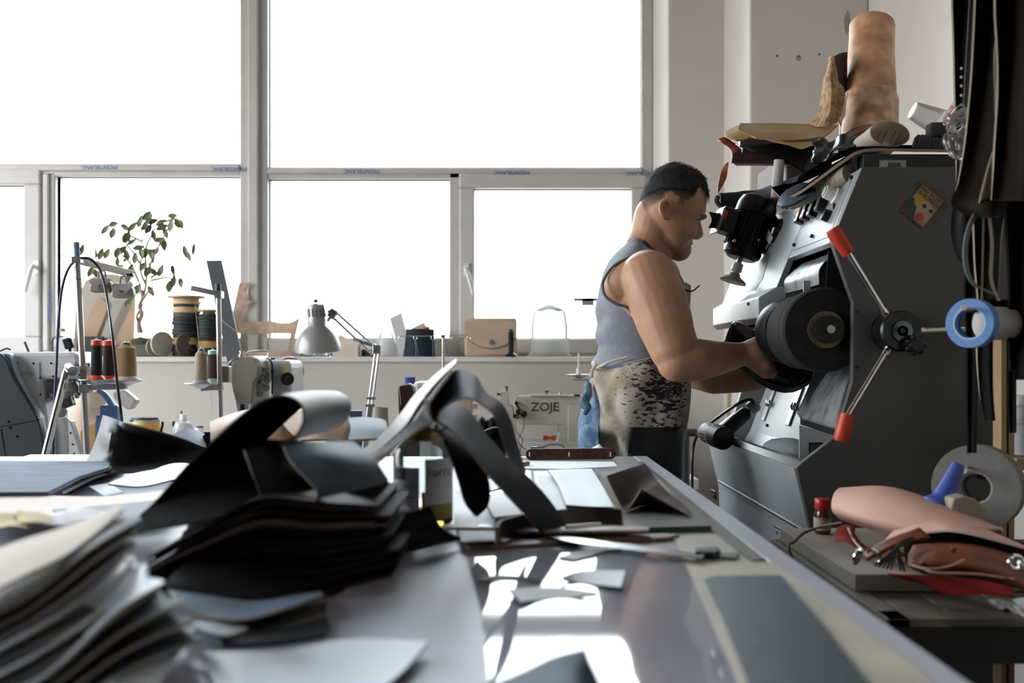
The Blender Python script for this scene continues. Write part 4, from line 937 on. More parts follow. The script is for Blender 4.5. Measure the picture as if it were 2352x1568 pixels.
B().lathe([(0, .001), (r*1.06, .001), (r, .13), (r*.95, .13), (r*.95, .10), (0, .10)], sp(963), n=32).build('bin_body', mat('dark_teal_felt', '#1e2b33', .9), t)
b = B(); b.patch([[sp(950)+V((0, 0, .10)), sp(985)+V((0, .01, .10))], [sp(945)+V((0, 0, .135)), sp(975)+V((0, .01, .165))]], .001, 3, 3); b.build('rolled_paper', M_paper, t)
B().cyl(sp(984)+V((-.01, -.01, .10)), sp(984)+V((-.01, -.01, .142)), .017).build('orange_cap', mat('orange_paint', '#b4663c', .6), t)
# handbag with round clasp
x0, x1 = sp(1068), sp(1187); hz = pz(731)-SZ
t = thing('handbag', 'beige boxy leather handbag with round metal clasp on the sill', 'bag', sp(1127))
b = B(); b.bb(x0+V((0, -.04, .001)), x1+V((0, .04, hz))); b.build('bag_body', mat('beige_leather', '#b49f8b', .75, var=.06, vs=20), t, smooth=40, bevel=.012)
mflap = mat('beige_leather', '#b49f8b'); w_ = x1.x-x0.x; fr_ = []
for k in range(25):
    u = k/24; fr_.append((x0.x+u*w_, SZ+hz*.22-math.sin(u*PI)**.5*hz*.0+hz*.30*(abs(u-.5)*2)**2.2))
poly = [V((x, x0.y-.0465, z)) for x, z in fr_]+[V((x1.x, x0.y-.0465, SZ+hz-.012)), V((x0.x, x0.y-.0465, SZ+hz-.012))]
B().prism(poly, (0, .006, 0)).build('flap', mflap, t, smooth=0)
B().tube([V((x, x0.y-.047, z)) for x, z in fr_], .0012, 5, 1).build('flap_seam', mat('seam_dark', '#5d5044', .8), t)
q = P(1129, 786, DS-.048); B().lathe([(0, 0), (.013, 0), (.012, .003), (.007, .004), (.006, .007), (0, .007)], q, (0, -1, 0), 24).build('clasp', M_steel, t)
t = thing('thread_cone', 'black thread cone standing in front of the beige handbag', 'thread cone', sp(1174)+V((0, -.085, 0))); q = sp(1174)+V((0, -.085, 0))
B().lathe([(0, .001), (.033, .001), (.030, .006), (.014, .018), (0, .018)], q, n=24).build('cone_base', M_black, t)
B().lathe([(0, .018), (.0125, .018)]+[(.0125+.0008*(i % 2), .02+i*.004) for i in range(25)]+[(0, .12)], q, n=20).build('thread', mat('black_thread', '#141619', .8), t)
B().lathe([(0, .12), (.011, .12), (.011, .127), (0, .128)], q, n=16).build('cone_tip', M_black, t)
# glass cloche
t = thing('glass_cloche', 'clear glass bell jar standing upside on the sill behind the man', 'cloche', sp(1262)); r = 45/F*DS; h = pz(697)-SZ
pr = [(r*1.15, .002), (r*1.12, .006), (r*1.0, .018), (r, h-r)]+[(r*math.cos(a), h-r+r*math.sin(a)) for a in [PI/2*i/10 for i in range(1, 11)]]
B().lathe(pr, sp(1262), n=48, cap=False).build('bell', thin_glass('bell_glass', (.97, .98, .98), 1.05, .05, .20), t)
B().lathe([(r*.93, .09), (r*.95, .12), (r*.90, .17), (r*.80, h-.035), (r*.3, h-.006), (0, h-.004)], sp(1262), n=32, cap=False).build('condensation', thin_glass('dusty_glass', (.95, .95, .95), 1.15, .3, .35), t)
# ================= sewing tables against the window wall
def stz_(x, D): return V((P(x, 0, D).x, D, STZ+.004))
M_stab = mat('sewing_table_top', '#c2bdb6', .5, var=.05, vs=5)
for i, (a, b_, y0, y1, l) in enumerate(((-2.6, -1.02, 2.75, 4.58, 'pale sewing table at the far left under the window'), (-.98, .62, 3.3, 4.58, 'pale sewing table under the window carrying the beige sewing machines'))):
    t = thing('sewing_table', l, 'table', ((a+b_)/2, (y0+y1)/2, 0)); B().bb((a, y0, STZ-.035), (b_, y1, STZ)).build('tabletop', M_stab, t, smooth=0, bevel=.003)
    for x in (a+.06, b_-.06):
        for y in (y0+.06, y1-.06): B().bb((x-.02, y-.02, 0), (x+.02, y+.02, STZ-.035)).build('leg', M_steel, t, smooth=0)
M_mbei = mat('machine_beige', '#bdb7ab', .4, var=.05, vs=12)
M_mwhi = mat('machine_white', '#c6c6c4', .35, var=.04, vs=9)
M_mshade = mat('machine_face_plate', '#8f897c', .45)
# flatbed machine with lettering, right
def flatbed(x0, D, ytop, label, lettered=True):
    sx = lambda x: x+x0
    t = thing('sewing_machine', label, 'sewing machine', (P(sx(1270), 0, D).x, D, STZ)); dy = ytop-908
    q = lambda x, y: P(sx(x), y+dy, D)
    arm = [(1190, 908), (1420, 908), (1420, 1016), (1305, 1016), (1305, 985), (1298, 976), (1192, 975), (1180, 960), (1180, 912)]
    B().prism([q(*p) for p in arm], (0, .13, 0)).build('arm', M_mbei, t, smooth=0, bevel=.006)
    B().prism([q(1147, 898), q(1169, 898), q(1169, 930), q(1180, 935), q(1180, 985), q(1160, 990), q(1147, 975)], (0, .11, 0)).build('head', M_mbei, t, smooth=0, bevel=.004)
    B().prism([V((q(1150, 0).x, D-.02, STZ)), V((q(1440, 0).x, D-.02, STZ)), V((q(1440, 0).x, D-.02, q(0, 1014).z-dy*0)), V((q(1150, 0).x, D-.02, q(0, 1014).z))], (0, .17, 0)).build('bed', M_mwhi, t, smooth=0, bevel=.004)
    B().prism([q(1304, 930), q(1345, 930), q(1345, 1016), q(1304, 1016)], (0, -.012, 0)).build('column_cover', M_mbei, t, smooth=0, bevel=.004)
    b = B(); b.cyl(q(1164, 898), q(1164, 888), .004); b.cyl(q(1164, 890), q(1164, 887), .008)
    b.build('top_pin', M_black, t); b = B(); b.cyl(q(1256, 908), q(1256, 898), .003); b.cyl(q(1256, 900), q(1256, 897), .010); b.build('top_knob', M_black, t); b = B(); b.cyl(q(1148, 905), q(1141, 905), .005); b.build('side_screw', M_black, t); b = B(); b.cyl(q(1286, 909), q(1286, 901), .008); b.build('guide_post', M_steel, t); B().cyl(q(1325, 909), q(1325, 905), .014).build('oil_cap', M_black, t)
    B().box(q(1260, 907), (.16, .05, .006)).build('top_plate', M_mwhi, t, smooth=0)
    b = B(); b.cyl(q(1186, 925)+V((0, -.0, 0)), q(1186, 925)+V((0, -.03, 0)), .008); b.cyl(q(1191, 945), q(1191, 945)+V((0, -.035, 0)), .012); b.cyl(q(1203, 950), q(1203, 950)+V((0, -.03, 0)), .014); b.cyl(q(1183, 955), q(1183, 955)+V((0, -.03, 0)), .009); b.beam(q(1184, 925)+V((0, -.02, 0)), q(1198, 945)+V((0, -.02, 0)), .012, .008); b.build('thread_tension', M_black, t)
    for dx, dy2 in ((1188, 957), (1198, 943)): B().cyl(q(dx, dy2)+V((0, -.034, 0)), q(dx, dy2)+V((0, -.04, 0)), .008).build('tension_disc', M_chrome, t)
    B().beam(q(1204, 920)+V((0, -.004, 0)), q(1220, 916)+V((0, -.01, 0)), .003, .003).build('thread_guide', M_steel, t)
    b = B(); b.cyl(q(1165, 985)+V((0, .05, 0)), q(1165, 1016)+V((0, .05, 0)), .004); b.cyl(q(1172, 980)+V((0, .05, 0)), q(1172, 1010)+V((0, .05, 0)), .005); b.box(q(1170, 1012)+V((0, .05, 0)), (.03, .03, .006)); b.build('needle_bar', M_steel, t)
    if lettered: text('ZOJE', 'lettering', .052, q(1252, 935)+V((0, -.001, 0)), (R(90), 0, 0), mat('lettering_grey', '#3d4446', .5), t, .0006, sx=1.05, bold=.001)
    return t
mach = flatbed(0, 4.28, 908, 'beige flatbed sewing machine with lettering under the window behind the man')
b = B(); b.tube([P(1183, 962, 4.22), P(1186, 990, 4.2), P(1200, 1010, 4.2), P(1192, 1040, 4.2)], .002, 6); b.tube([P(1203, 960, 4.22), P(1202, 985, 4.2), P(1190, 1012, 4.2), P(1205, 1030, 4.15), P(1222, 1036, 4.1), P(1260, 1022, 4.1), P(1290, 1022, 4.1), P(1292, 1032, 4.1), P(1262, 1032, 4.1), P(1235, 1026, 4.1), P(1245, 1036, 4.1), P(1330, 1034, 4.1)], .0022, 6)
b.build('machine_cable', M_black, mach)
b = B(); c0 = P(1262, 1005, 4.24); b.box(c0, (.05, .012, .012)); b.box(c0+V((-.018, 0, .0)), (.018, .014, .02)); b.box(c0+V((.018, 0, .0)), (.018, .014, .02)); tag(b.build('red_clamp', M_redgrip, smooth=0, bevel=.002), 'small orange-red clamp seen through the beige machine opening', 'clamp')
b = B(); b.tube([P(1283, 975, 4.24), P(1282, 995, 4.25), P(1280, 1010, 4.24), P(1277, 1016, 4.24)], [.004, .006, .003], 8); tag(b.build('foil_twist', mat('foil', '#b9c3c4', .25, .9, bump=.8, bs=90)), 'twisted bit of foil hanging in the sewing machine opening', 'foil')
# ---- thread stands
def dish(t, c, r, name='cone_plate'):
    b = B(); b.lathe([(0, -.014), (.010, -.014), (r*.45, -.007), (r*.8, -.001), (r, .001), (r, .003), (r*.8, .002), (0, -.002)], c, n=36); b.build(name, M_chrome if False else mat('pressed_steel', '#b3b4b4', .35, .85), t)
def cone(c, r, h, col, base, cap_, label, tap=1.0, sh=0, cat='thread cone', group=None):
    t = thing('thread_cone', label, cat, c)
    B().lathe([(0, 0.001), (r*1.5, .001), (r*1.45, .004), (r*.95, h*.13), (0, h*.13)], c, n=28).build('cone_base', base, t)
    pr = [(0, h*.12)]; n_ = 22
    for i in range(n_):
        u = i/(n_-1); rr_ = r*(1-(1-tap)*u)*(1+.012*(i % 2)); pr.append((rr_, h*(.12+.72*u)))
    if sh: pr += [(r*tap*.55, h*.93)]
    pr.append((0, h*.93 if sh else h*.86))
    B().lathe(pr, c, n=28).build('thread', mat('thread_'+col, '#'+col, .85, bump=.4, bs=400, stretch=(1, 1, 12)), t)
    B().lathe([(0, h*.84), (r*(.98 if not sh else .5), h*(.86 if not sh else .90)), (r*(.95 if not sh else .45), h*.985), (r*.2, h), (0, h)], c, n=24).build('cone_tip', cap_, t)
    B().cyl(c+V((0, 0, h*.98)), c+V((0, 0, h*1.04)), .0025).build('spindle_tip', M_steel, t)
M_or = mat('orange_red_plastic', '#e0492a', .4); M_mint = mat('mint_plastic', '#7fae99', .4)
# left stand
DL = 2.85
t = thing('thread_stand', 'tall steel thread stand with cone plates and arm beside the left machine', 'thread stand', P(203, 1060, DL))
b = B(); a = P(177, 592, DL); e = P(205, 1143, DL); e.z = STZ; b.cyl(a, e, .0088); b.build('pole', mat('satin_steel', '#a9a7a4', .35, .7), t)
b = B(); a2 = P(175, 556, DL); b.lathe([(0, 0), (.009, 0), (.009, .02), (.0078, .021), (.0078, (a2-a).length-.018), (.0088, (a2-a).length-.016), (.0088, (a2-a).length), (0, (a2-a).length)], a, a2-a, 18); b.build('pole_cap', mat('blue_grey_plastic', '#6c86a0', .5), t)
b = B(); b.box(P(178, 597, DL), (.026, .024, .018)); b.beam(P(180, 598, DL), P(307, 630, 3.0), .004, .022); b.build('guide_arm', M_steel, t, smooth=0, bevel=.001)
for x, y in ((211, 607), (259, 619), (302, 630)):
    B().cyl(P(x, y, 2.84+x*.0004), P(x, y, 2.87+x*.0004)+V((0, .02, 0)), .004, n=10).build('guide_hole', M_dark, t)
cs = [P(222, 873, DL-.03), P(251, 874, DL+.05), P(290, 875, DL)]
for c0 in cs: dish(t, c0, .050)
b = B(); b.beam(P(196, 890, DL), P(290, 887, DL), .02, .016); b.box(P(197, 892, DL), (.03, .03, .024)); b.box(P(196, 855, DL), (.02, .03, .04)); b.build('plate_arm', M_steel, t, smooth=0, bevel=.002)
b = B(); b.tube([P(205, 838, DL), P(175, 838, DL), P(160, 848, DL-.02)], .006, 8, 4); b.cyl(P(157, 845, DL), P(167, 852, DL-.06), .014); b.tube([P(155, 850, DL-.02), P(150, 862, DL-.03), P(100, 1060, DL-.1)], [.007, .011, .010], 12, 2); b.build('chrome_tube', M_chrome, t)
b = B(); b.tube([P(186, 592, DL), P(160, 612, DL), P(143, 660, DL), P(134, 740, DL), P(129, 850, DL-.02), P(123, 980, DL-.02), P(122, 1060, DL-.02)], .0042, 8); b.build('air_hose', mat('navy_hose', '#23264a', .35), t)
b = B(); b.tube([P(186, 592, DL), P(210, 596, DL), P(232, 626, DL), P(247, 690, DL-.03), P(258, 770, DL-.1), P(268, 870, DL-.1), P(277, 940, DL-.1), P(280, 975, DL-.05), P(281, 1060, DL)], .0042, 8); b.build('air_hose', mat('dark_hose', '#26262a', .35), t)
b = B(); b.tube([P(176, 600, DL-.01), P(170, 630, DL-.01), P(178, 642, DL-.01), P(194, 632, DL-.01), P(199, 600, DL-.01)], .0008, 5); b.build('wire_loop', M_dark, t)
for c0, r, h, col, ba, cp, l, tp_, sh in ((cs[0], .0155, .115, '14201f', M_or, M_or, 'black-green thread cone with orange caps, leftmost on the tall stand', .92, 0), (cs[1], .0185, .118, '35211b', M_or, M_or, 'dark brown thread cone with orange cap on the tall stand', .85, 0), (cs[2], .0285, .112, 'a98963', M_cream, mat('grey_tip', '#55575a', .5), 'large tan thread cone at the right end of the tall stand', .93, 1)):
    cone(c0, r, h, col, ba, cp, l, tp_, sh)
# mini bags hanging from the arm
for x, y, m, l in ((234, 655, mat('taupe_leather', '#8b7f76', .55), 'tiny brown-grey bag charm hanging left on the thread stand arm'), (284, 668, mat('pale_grey_leather', '#a7a59f', .5), 'tiny pale grey bag charm hanging right on the thread stand arm')):
    c0 = P(x, y, 2.93); t = thing('bag_charm', l, 'bag charm', c0+V((0, 0, -.02)))
    b = B(); b.loft([[c0+V((w*u, .014*v, z)) for u, v in ((-1, -1), (1, -1), (1, 1), (-1, 1))] for w, z in ((.026, -.022), (.034, -.014), (.030, .006), (.020, .016))]); b.build('charm_body', m, t, smooth=60, bevel=.005)
    b = B(); b.patch([[c0+V((-.022, .016, .012)), c0+V((.022, .016, .012))], [c0+V((-.024, 0, .022)), c0+V((.024, 0, .022))], [c0+V((-.030, -.018, .010)), c0+V((.030, -.018, .010))], [c0+V((-.014, -.021, -.010)), c0+V((.014, -.021, -.010))]], .002, 5, 4); b.build('charm_flap', m, t)
    b = B(); b.cyl(c0+V((0, -.020, -.003)), c0+V((0, -.025, -.003)), .004, n=12); b.build('snap', M_steel, t)
    b = B(); top = P(x, 620 if x < 250 else 628, 2.93); b.tube([c0+V((-.010, 0, .02)), c0+V((-.008, 0, .04)), c0+V((.008, 0, .04)), c0+V((.010, 0, .02))], .003, 8); b.build('charm_handle', m, t)
    b = B(); rr_ = (top.z-c0.z-.038)/2; b.tube([V((c0.x+.007*math.sin(a_), c0.y, c0.z+.036+rr_-rr_*math.cos(a_))) for a_ in [2*PI*k/14 for k in range(15)]], .0012, 6, 1); b.build('key_ring', M_steel, t)
# middle stand
DM = 3.3
t = thing('thread_stand', 'thinner steel thread stand left of the beige sewing machine', 'thread stand', P(508, 1100, DM))
b = B(); a = P(501, 655, DM); e = P(509, 1100, DM); e.z = STZ; b.cyl(a, e, .0085); b.build('pole', mat('satin_steel', '#a9a7a4'), t)
B().cyl(P(500.5, 652, DM), P(501, 668, DM), .0095).build('pole_cap', mat('dark_blue_cap', '#33404f', .5), t)
b = B(); b.beam(P(438, 661, DM-.02), P(508, 676, DM-.02), .004, .018); b.box(P(503, 677, DM), (.024, .03, .022)); b.build('guide_arm', M_steel, t, smooth=0, bevel=.001)
c1, c2 = P(462, 882, DM-.03), P(489, 878, DM+.07)
dish(t, c1, .055); dish(t, c2, .045); b = B(); b.beam(P(462, 892, DM), P(512, 889, DM), .02, .018); b.build('plate_arm', M_steel, t, smooth=0, bevel=.002)
cone(c1, .0215, .118, 'a39078', mat('grey_cone', '#9a9b9b', .5), mat('grey_tip', '#55575a'), 'beige thread cone on the thin stand', .86, 1)
cone(c2, .0175, .110, '3a2520', M_mint, M_mint, 'brown thread cone with mint green caps on the thin stand', .95, 0)
b = B(); b.tube([P(448, 700, DM), P(452, 740, DM), P(458, 797, DM-.03)], .0006, 4); b.tube([P(486, 900, DM), P(486, 970, DM), P(484, 1030, DM)], .0006, 4); b.tube([P(492, 690, DM), P(505, 730, DM), P(541, 760, DM+.3)], .0007, 4); b.build('loose_thread', M_cream, t)
# plate stand behind the man and its bracket
t = thing('thread_stand', 'thread stand with empty plate and pin behind the man', 'thread stand', (P(1392, 0, 4.3).x, 4.3, STZ))
b = B(); b.cyl((P(1392, 0, 4.3).x, 4.3, STZ), P(1392, 684, 4.3), .008); b.build('pole', M_steel, t)
b = B(); b.beam(P(1318, 688, 4.3), P(1392, 688, 4.3), .02, .012); b.box(P(1350, 693, 4.3), (.05, .02, .03)); b.build('guide_arm', mat('grey_cover', '#8a8d90'), t, smooth=0)
dish(t, P(1331, 861, 4.3), .060); b = B(); b.cyl(P(1329, 861, 4.3), P(1329, 846, 4.3), .010); b.cyl(P(1329, 846, 4.3), P(1329, 810, 4.3), .003); b.build('cone_pin', M_white, t)
b = B(); b.beam(P(1318, 872, 4.3), P(1392, 872, 4.3), .02, .008); b.build('plate_arm', M_steel, t, smooth=0)
# wire guide rack
t = thing('thread_guide_rack', 'thin wire thread guide on an upright in front of the sill', 'thread guide', (P(1018, 0, 4.0).x, 4.0, STZ))
b = B(); b.cyl((P(1018, 0, 4.0).x, 4.0, STZ), P(1018, 770, 4.0), .0055); b.box(P(1018, 772, 4.0), (.016, .012, .012)); b.build('upright', M_steel, t)
b = B(); b.tube([P(915, 777, 4.0), P(917, 772, 4.0), P(1076, 770, 4.0), P(1079, 774, 4.0)], .002, 6, 1)
for x in (954, 994, 1034, 1077): b.tube([P(x, 771, 4.0)+V((0.007*math.sin(a_), 0, -.008+.008*math.cos(a_))) for a_ in [2*PI*k/10 for k in range(11)]], .0014, 5, 1)
b.build('wire', M_steel, t)
b = B(); b.tube([P(954, 778, 4.0), P(958, 800, 4.05), P(962, 822, 4.1)], .0008, 4); b.tube([P(953, 778, 4.0), P(955, 800, 4.05), P(955, 822, 4.1)], .0008, 4); b.tube([P(994, 778, 4.0), P(995, 822, 4.1)], .0008, 4); b.build('blue_thread', mat('pale_blue_thread', '#8b9cc0', .8), t)
# ---- beige post machine, middle
D1 = 3.30
t = thing('sewing_machine', 'beige cylinder-arm sewing machine seen end-on right of the thin thread stand', 'sewing machine', (P(600, 0, 3.45).x, 3.45, STZ))
fpz = [(535, 828), (543, 820), (576, 818), (587, 823), (593, 841), (591, 866), (582, 879), (579, 925), (543, 927), (535, 899), (531, 879), (531, 841)]
B().prism([P(x, y, D1) for x, y in fpz], (0, .012, 0)).build('face_plate', M_mshade, t, smooth=0, bevel=.004)
B().prism([P(x, y, D1+.012) for x, y in [(541, 822), (578, 817), (592, 824), (597, 842), (595, 866), (586, 880), (583, 928), (545, 928)]], (.03, .10, .0)).build('head', M_mwhi, t, smooth=0, bevel=.008)
B().prism([P(x, y, D1+.05) for x, y in [(590, 826), (664, 826), (668, 845), (670, 930), (625, 930), (622, 868), (600, 862)]], (.01, .16, 0)).build('arm', M_mwhi, t, smooth=0, bevel=.012)
b = B(); c0 = P(664, 852, D1+.30); b.lathe([(0, 0), (.046, 0), (.052, .004), (.053, .012), (.050, .018), (0, .020)], c0, (.35, -1, 0), 40); b.build('hand_wheel', mat('wheel_grey', '#8c8d8c', .35, .3), t)
b = B(); b.bb(P(508, 878, D1+.01), P(533, 840, D1+.05)); b.build('side_box', M_mshade, t, smooth=0, bevel=.004)
b = B(); b.cyl(P(555, 820, D1+.02), P(555, 813, D1+.02), .010); b.cyl(P(555, 813, D1+.02), P(555, 808, D1+.02), .006); b.cyl(P(555, 808, D1+.02), P(555, 805, D1+.02), .008); b.build('top_knob', M_steel, t)
b = B(); b.tube([P(568, 818, D1+.03), P(572, 808, D1+.03), P(612, 806, D1+.03), P(616, 815, D1+.03), P(619, 840, D1+.03), P(621, 876, D1+.03)], .003, 8, 3); b.tube([P(523, 838, D1), P(533, 827, D1), P(548, 822, D1)], .0025, 6); b.build('thread_guide', M_steel, t)
b = B(); b.tube([P(612, 822, D1+.03), P(625, 835, D1+.03), P(625, 905, D1+.03)], .0028, 6, 3); b.cyl(P(626, 830, D1+.1), P(626, 822, D1+.1), .008); b.build('cable', M_black, t)
b = B()
for x, y, r in ((604, 868, .012), (612, 875, .010), (600, 885, .010), (610, 890, .012), (598, 905, .008), (615, 860, .007), (606, 848, .006)): b.cyl(P(x, y, D1+.05), P(x, y, D1-.0), r); b.cyl(P(x, y, D1), P(x, y, D1-.01), r*.5)
b.build('tension_assembly', M_chrome, t)
b = B(); b.cyl(P(660, 870, D1+.06), P(660, 870, D1+.02), .022, n=28); b.cyl(P(664, 872, D1+.02), P(665, 872, D1-.01), .013); b.build('stitch_dial', M_dark, t)
B().box(P(659, 845, D1+.045), (.014, .002, .036)).build('rating_label', mat('label_yellow', '#b7a56e', .6), t, smooth=0)
B().box(P(625, 853, D1+.045), (.014, .002, .012)).build('blue_label', mat('label_blue', '#4b77b5', .6), t, smooth=0)
B().box(P(597, 826, D1+.09), (.05, .03, .006)).build('blue_cover', mat('label_blue', '#4b77b5'), t, smooth=0)
B().bb(V((P(560, 0, D1).x, D1+.05, STZ)), V((P(670, 0, D1).x, D1+.2, P(0, 930, D1).z))).build('bed', M_mwhi, t, smooth=0, bevel=.01)
B().cyl(P(556, 926, D1+.03), P(556, 945, D1+.03), .010).build('needle_bar', M_dark, t)
# ---- desk lamp
D2 = 3.85
t = thing('desk_lamp', 'grey architect desk lamp with dome shade in front of the window', 'lamp', (P(838, 0, D2).x, D2, STZ))
ax_ = V((-.03, -.12, 1)); c0 = P(731, 806, D2); r = 53/F*D2
b = B(); b.lathe([(r*.96, .001), (r, 0), (r*.985, .012), (r*.93, .035), (r*.80, .062), (r*.60, .085), (r*.40, .098), (r*.37, .103), (r*.35, .100), (r*.57, .083), (r*.77, .060), (r*.90, .033), (r*.95, .012)], c0, ax_, 48, cap=False)
b.loft([b.ring(c0, V((1, 0, 0)), V((0, 1, 0)), 48, r*.96), b.ring(c0, V((1, 0, 0)), V((0, 1, 0)), 48, r)], cap=False); b.build('lamp_shade', mat('lamp_grey_paint', '#8f8e8b', .35, .2), t)
b = B(); b.lathe([(0, .099), (.0345, .100), (.0345, .125), (.033, .128), (.033, .170), (.028, .180), (.018, .184), (0, .185)], c0, ax_, 32); nk = b.build('lamp_socket', mat('lamp_grey_paint', '#8f8e8b'), t)
b = B()
for k in range(14):
    a_ = 2*PI*k/14; b.beam(c0+ax_*.130+V((.0335*math.cos(a_), .0335*math.sin(a_), 0)), c0+ax_*.160+V((.0335*math.cos(a_), .0335*math.sin(a_), 0)), .003, .003)
b.build('vent_slots', M_black, nk, smooth=0)
b = B(); tp_ = c0+ax_*.186; b.cyl(tp_, tp_+V((0, 0, .012)), .008); b.tube([tp_+V((0, 0, .01)), tp_+V((.005, 0, .02)), tp_+V((.025, 0, .01)), tp_+V((.035, -.01, -.03)), tp_+V((.045, -.01, -.055)), tp_+V((.075, -.02, -.065)), tp_+V((.088, -.02, -.055)), tp_+V((.06, -.01, -.03)), tp_+V((.045, 0, -.035))], .002, 6); b.build('cable', M_dark, t)
b = B(); j = P(764, 720, D2); b.box(j, (.03, .02, .035), (0, R(30), 0)); b.cyl(P(752, 738, D2), j, .006); b.cyl(j+V((-.012, -.014, .006)), j+V((-.012, .014, .006)), .005); b.build('joint_bracket', M_steel, t, smooth=0, bevel=.002)
b = B(); b.tube([P(775, 720, D2), P(853, 790, D2)], .0048, 8); b.tube([P(768, 732, D2), P(857, 815, D2)], .0048, 8); b.beam(P(812, 778, D2), P(868, 797, D2), .006, .012); b.build('upper_arm', M_steel, t)
b = B(); b.box(P(865, 802, D2), (.03, .018, .035)); b.cyl(P(860, 793, D2)+V((0, -.014, 0)), P(860, 793, D2)+V((0, .014, 0)), .006); b.build('elbow_joint', M_steel, t, smooth=0, bevel=.002)
e0, e1 = P(866, 808, D2), P(836, 1050, D2); e1.z = STZ+.03
b = B(); b.tube([e0+V((-.007, 0, 0)), e1+V((-.007, 0, 0))], .0048, 8); b.tube([e0+V((.007, 0, 0)), e1+V((.007, 0, 0))], .0048, 8)
for u in (.45, .52): q = e0.lerp(e1, u); b.box(q, (.034, .014, .010))
q0 = e0.lerp(e1, .53); b.beam(q0, e1, .028, .012); b.build('lower_arm', M_steel, t, smooth=30)
b = B(); b.lathe([(0, .001), (.05, .001), (.05, .012), (.02, .02), (0, .03)], V((e1.x, D2, STZ)), n=28); b.build('lamp_base', M_steel, t)
# ---- small things behind the straps
q = P(872, 985, 3.6); q.z = STZ
b = B(); b.lathe([(.036, 0), (.033, .14), (.028, .18), (.026, .225), (.024, .225), (.026, .18), (.031, .14), (.034, 0)], q, (.02, 0, 1), 28, cap=False); tag(b.build('canvas_roll', mat('cream_canvas', '#c6bcab', .85, var=.1, vs=20)), 'upright roll of cream canvas right of the lamp arm', 'roll')
q = P(938, 935, 3.55); t = thing('leather_case', 'dark brown stitched leather case standing behind the pale leather strip', 'case', V((q.x, 3.55, STZ)))
b = B(); b.prism([P(x, y, 3.55) for x, y in [(914, 890), (919, 884), (940, 880), (950, 886), (962, 925), (962, 1080), (920, 1080)]], (0, .05, 0)); b.build('case_body', mat('brown_case', '#3d2a22', .4), t, smooth=0, bevel=.004)
b = B(); b.tube([P(917, 888, 3.548), P(921, 930, 3.548)], .001, 5); b.tube([P(920, 886, 3.548), P(940, 883, 3.548), P(948, 889, 3.548), P(958, 925, 3.548)], .001, 5, 1); b.build('stitching', M_cream, t)
for i, (x, y, l) in enumerate(((942, 865, 'blue thread spool on a tall pin left of the pale strip tip'), (986, 880, 'blue thread spool partly behind the pale strip'))):
    c0 = P(x, y+28, 4.0); t = thing('thread_spool', l, 'thread spool', c0, group='blue spools on pins')
    B().lathe([(0, 0), (.022, 0), (.020, .045), (.021, .048), (.010, .049), (0, .044)], c0, n=24).build('thread', mat('blue_thread', '#3f4a86', .8), t)
    B().cyl(V((c0.x, c0.y, STZ)), c0, .006).build('spindle', M_white, t)
B().cyl(P(908, 880, 4.0), V((P(908, 0, 4.0).x, 4.0, STZ)), .004)
t = thing('sewing_machine', 'white rounded sewing machine top between the blue spools', 'sewing machine', V((P(975, 0, 3.8).x, 3.8, STZ)))
B().bb(V((P(948, 0, 3.75).x, 3.75, STZ)), V((P(1000, 0, 3.75).x, 3.9, P(0, 876, 3.75).z))).build('head', M_mwhi, t, smooth=0, bevel=.018)
B().bb(V((P(1000, 0, 3.76).x, 3.77, P(0, 950, 3.76).z)), V((P(1086, 0, 3.76).x, 3.89, P(0, 912, 3.76).z))).build('arm', mat('machine_peach', '#c3ab98', .5), t, smooth=0, bevel=.01)
b = B(); b.bb(V((P(1040, 0, 3.76).x, 3.77, STZ)), V((P(1086, 0, 3.76).x, 3.89, P(0, 950, 3.76).z))); b.build('column', M_mwhi, t, smooth=0, bevel=.01)
for y in (932, 958): B().cyl(P(1086, y, 3.8), P(1098, y, 3.8), .012).build('knob', M_white, t)
b = B(); b.tube([P(963, 888, 3.748), P(972, 887, 3.748)], .0012, 5); b.build('lettering_mark', M_dark, t)
b = B(); b.tube([P(880, 1000, 3.5), P(905, 935, 3.6), P(925, 940, 3.7), P(930, 960, 3.7)], .0016, 5); 
# ---- left machine: white head, big dark end cover
D3 = 2.95
t = thing('sewing_machine', 'large white and dark grey post-bed sewing machine at the left edge', 'sewing machine', (P(60, 0, 3.0).x, 3.0, STZ))
M_msl = mat('machine_slate', '#33383a', .45, bump=.1, bs=300)
B().prism([P(x, y, D3+.05) for x, y in [(10, 812), (22, 808), (160, 807), (176, 812), (186, 835), (186, 869), (92, 872), (100, 925), (112, 1000), (118, 1120), (60, 1120), (0, 850), (0, 815)]], (0, .16, 0)).build('head', M_mwhi, t, smooth=0, bevel=.012)
B().prism([P(x, y, D3) for x, y in [(-90, 790), (2, 812), (14, 822), (30, 865), (88, 962), (106, 1048), (108, 1130), (-90, 1130)]], (0, .03, 0)).build('end_cover', M_msl, t, smooth=0, bevel=.004)
B().prism([P(x, y, D3+.015) for x, y in [(2, 810), (22, 812), (38, 862), (92, 958), (100, 1000), (112, 1048), (112, 1130), (30, 1130), (-20, 900)]], (0, .03, 0)).build('cover_edge', mat('cover_blue_grey', '#9aa6b5', .4), t, smooth=0, bevel=.003)
b = B(); b.beam(P(0, 980, D3-.001), P(92, 963, D3-.001), .001, .002); b.beam(P(2, 985, D3-.001), P(14, 1060, D3-.001), .001, .002); b.build('cover_seam', M_black, t, smooth=0)
for x, y in ((20, 968), (24, 982), (40, 1002)): B().cyl(P(x, y, D3-.002), P(x, y, D3+.005), .004, n=10).build('screw', M_black, t)
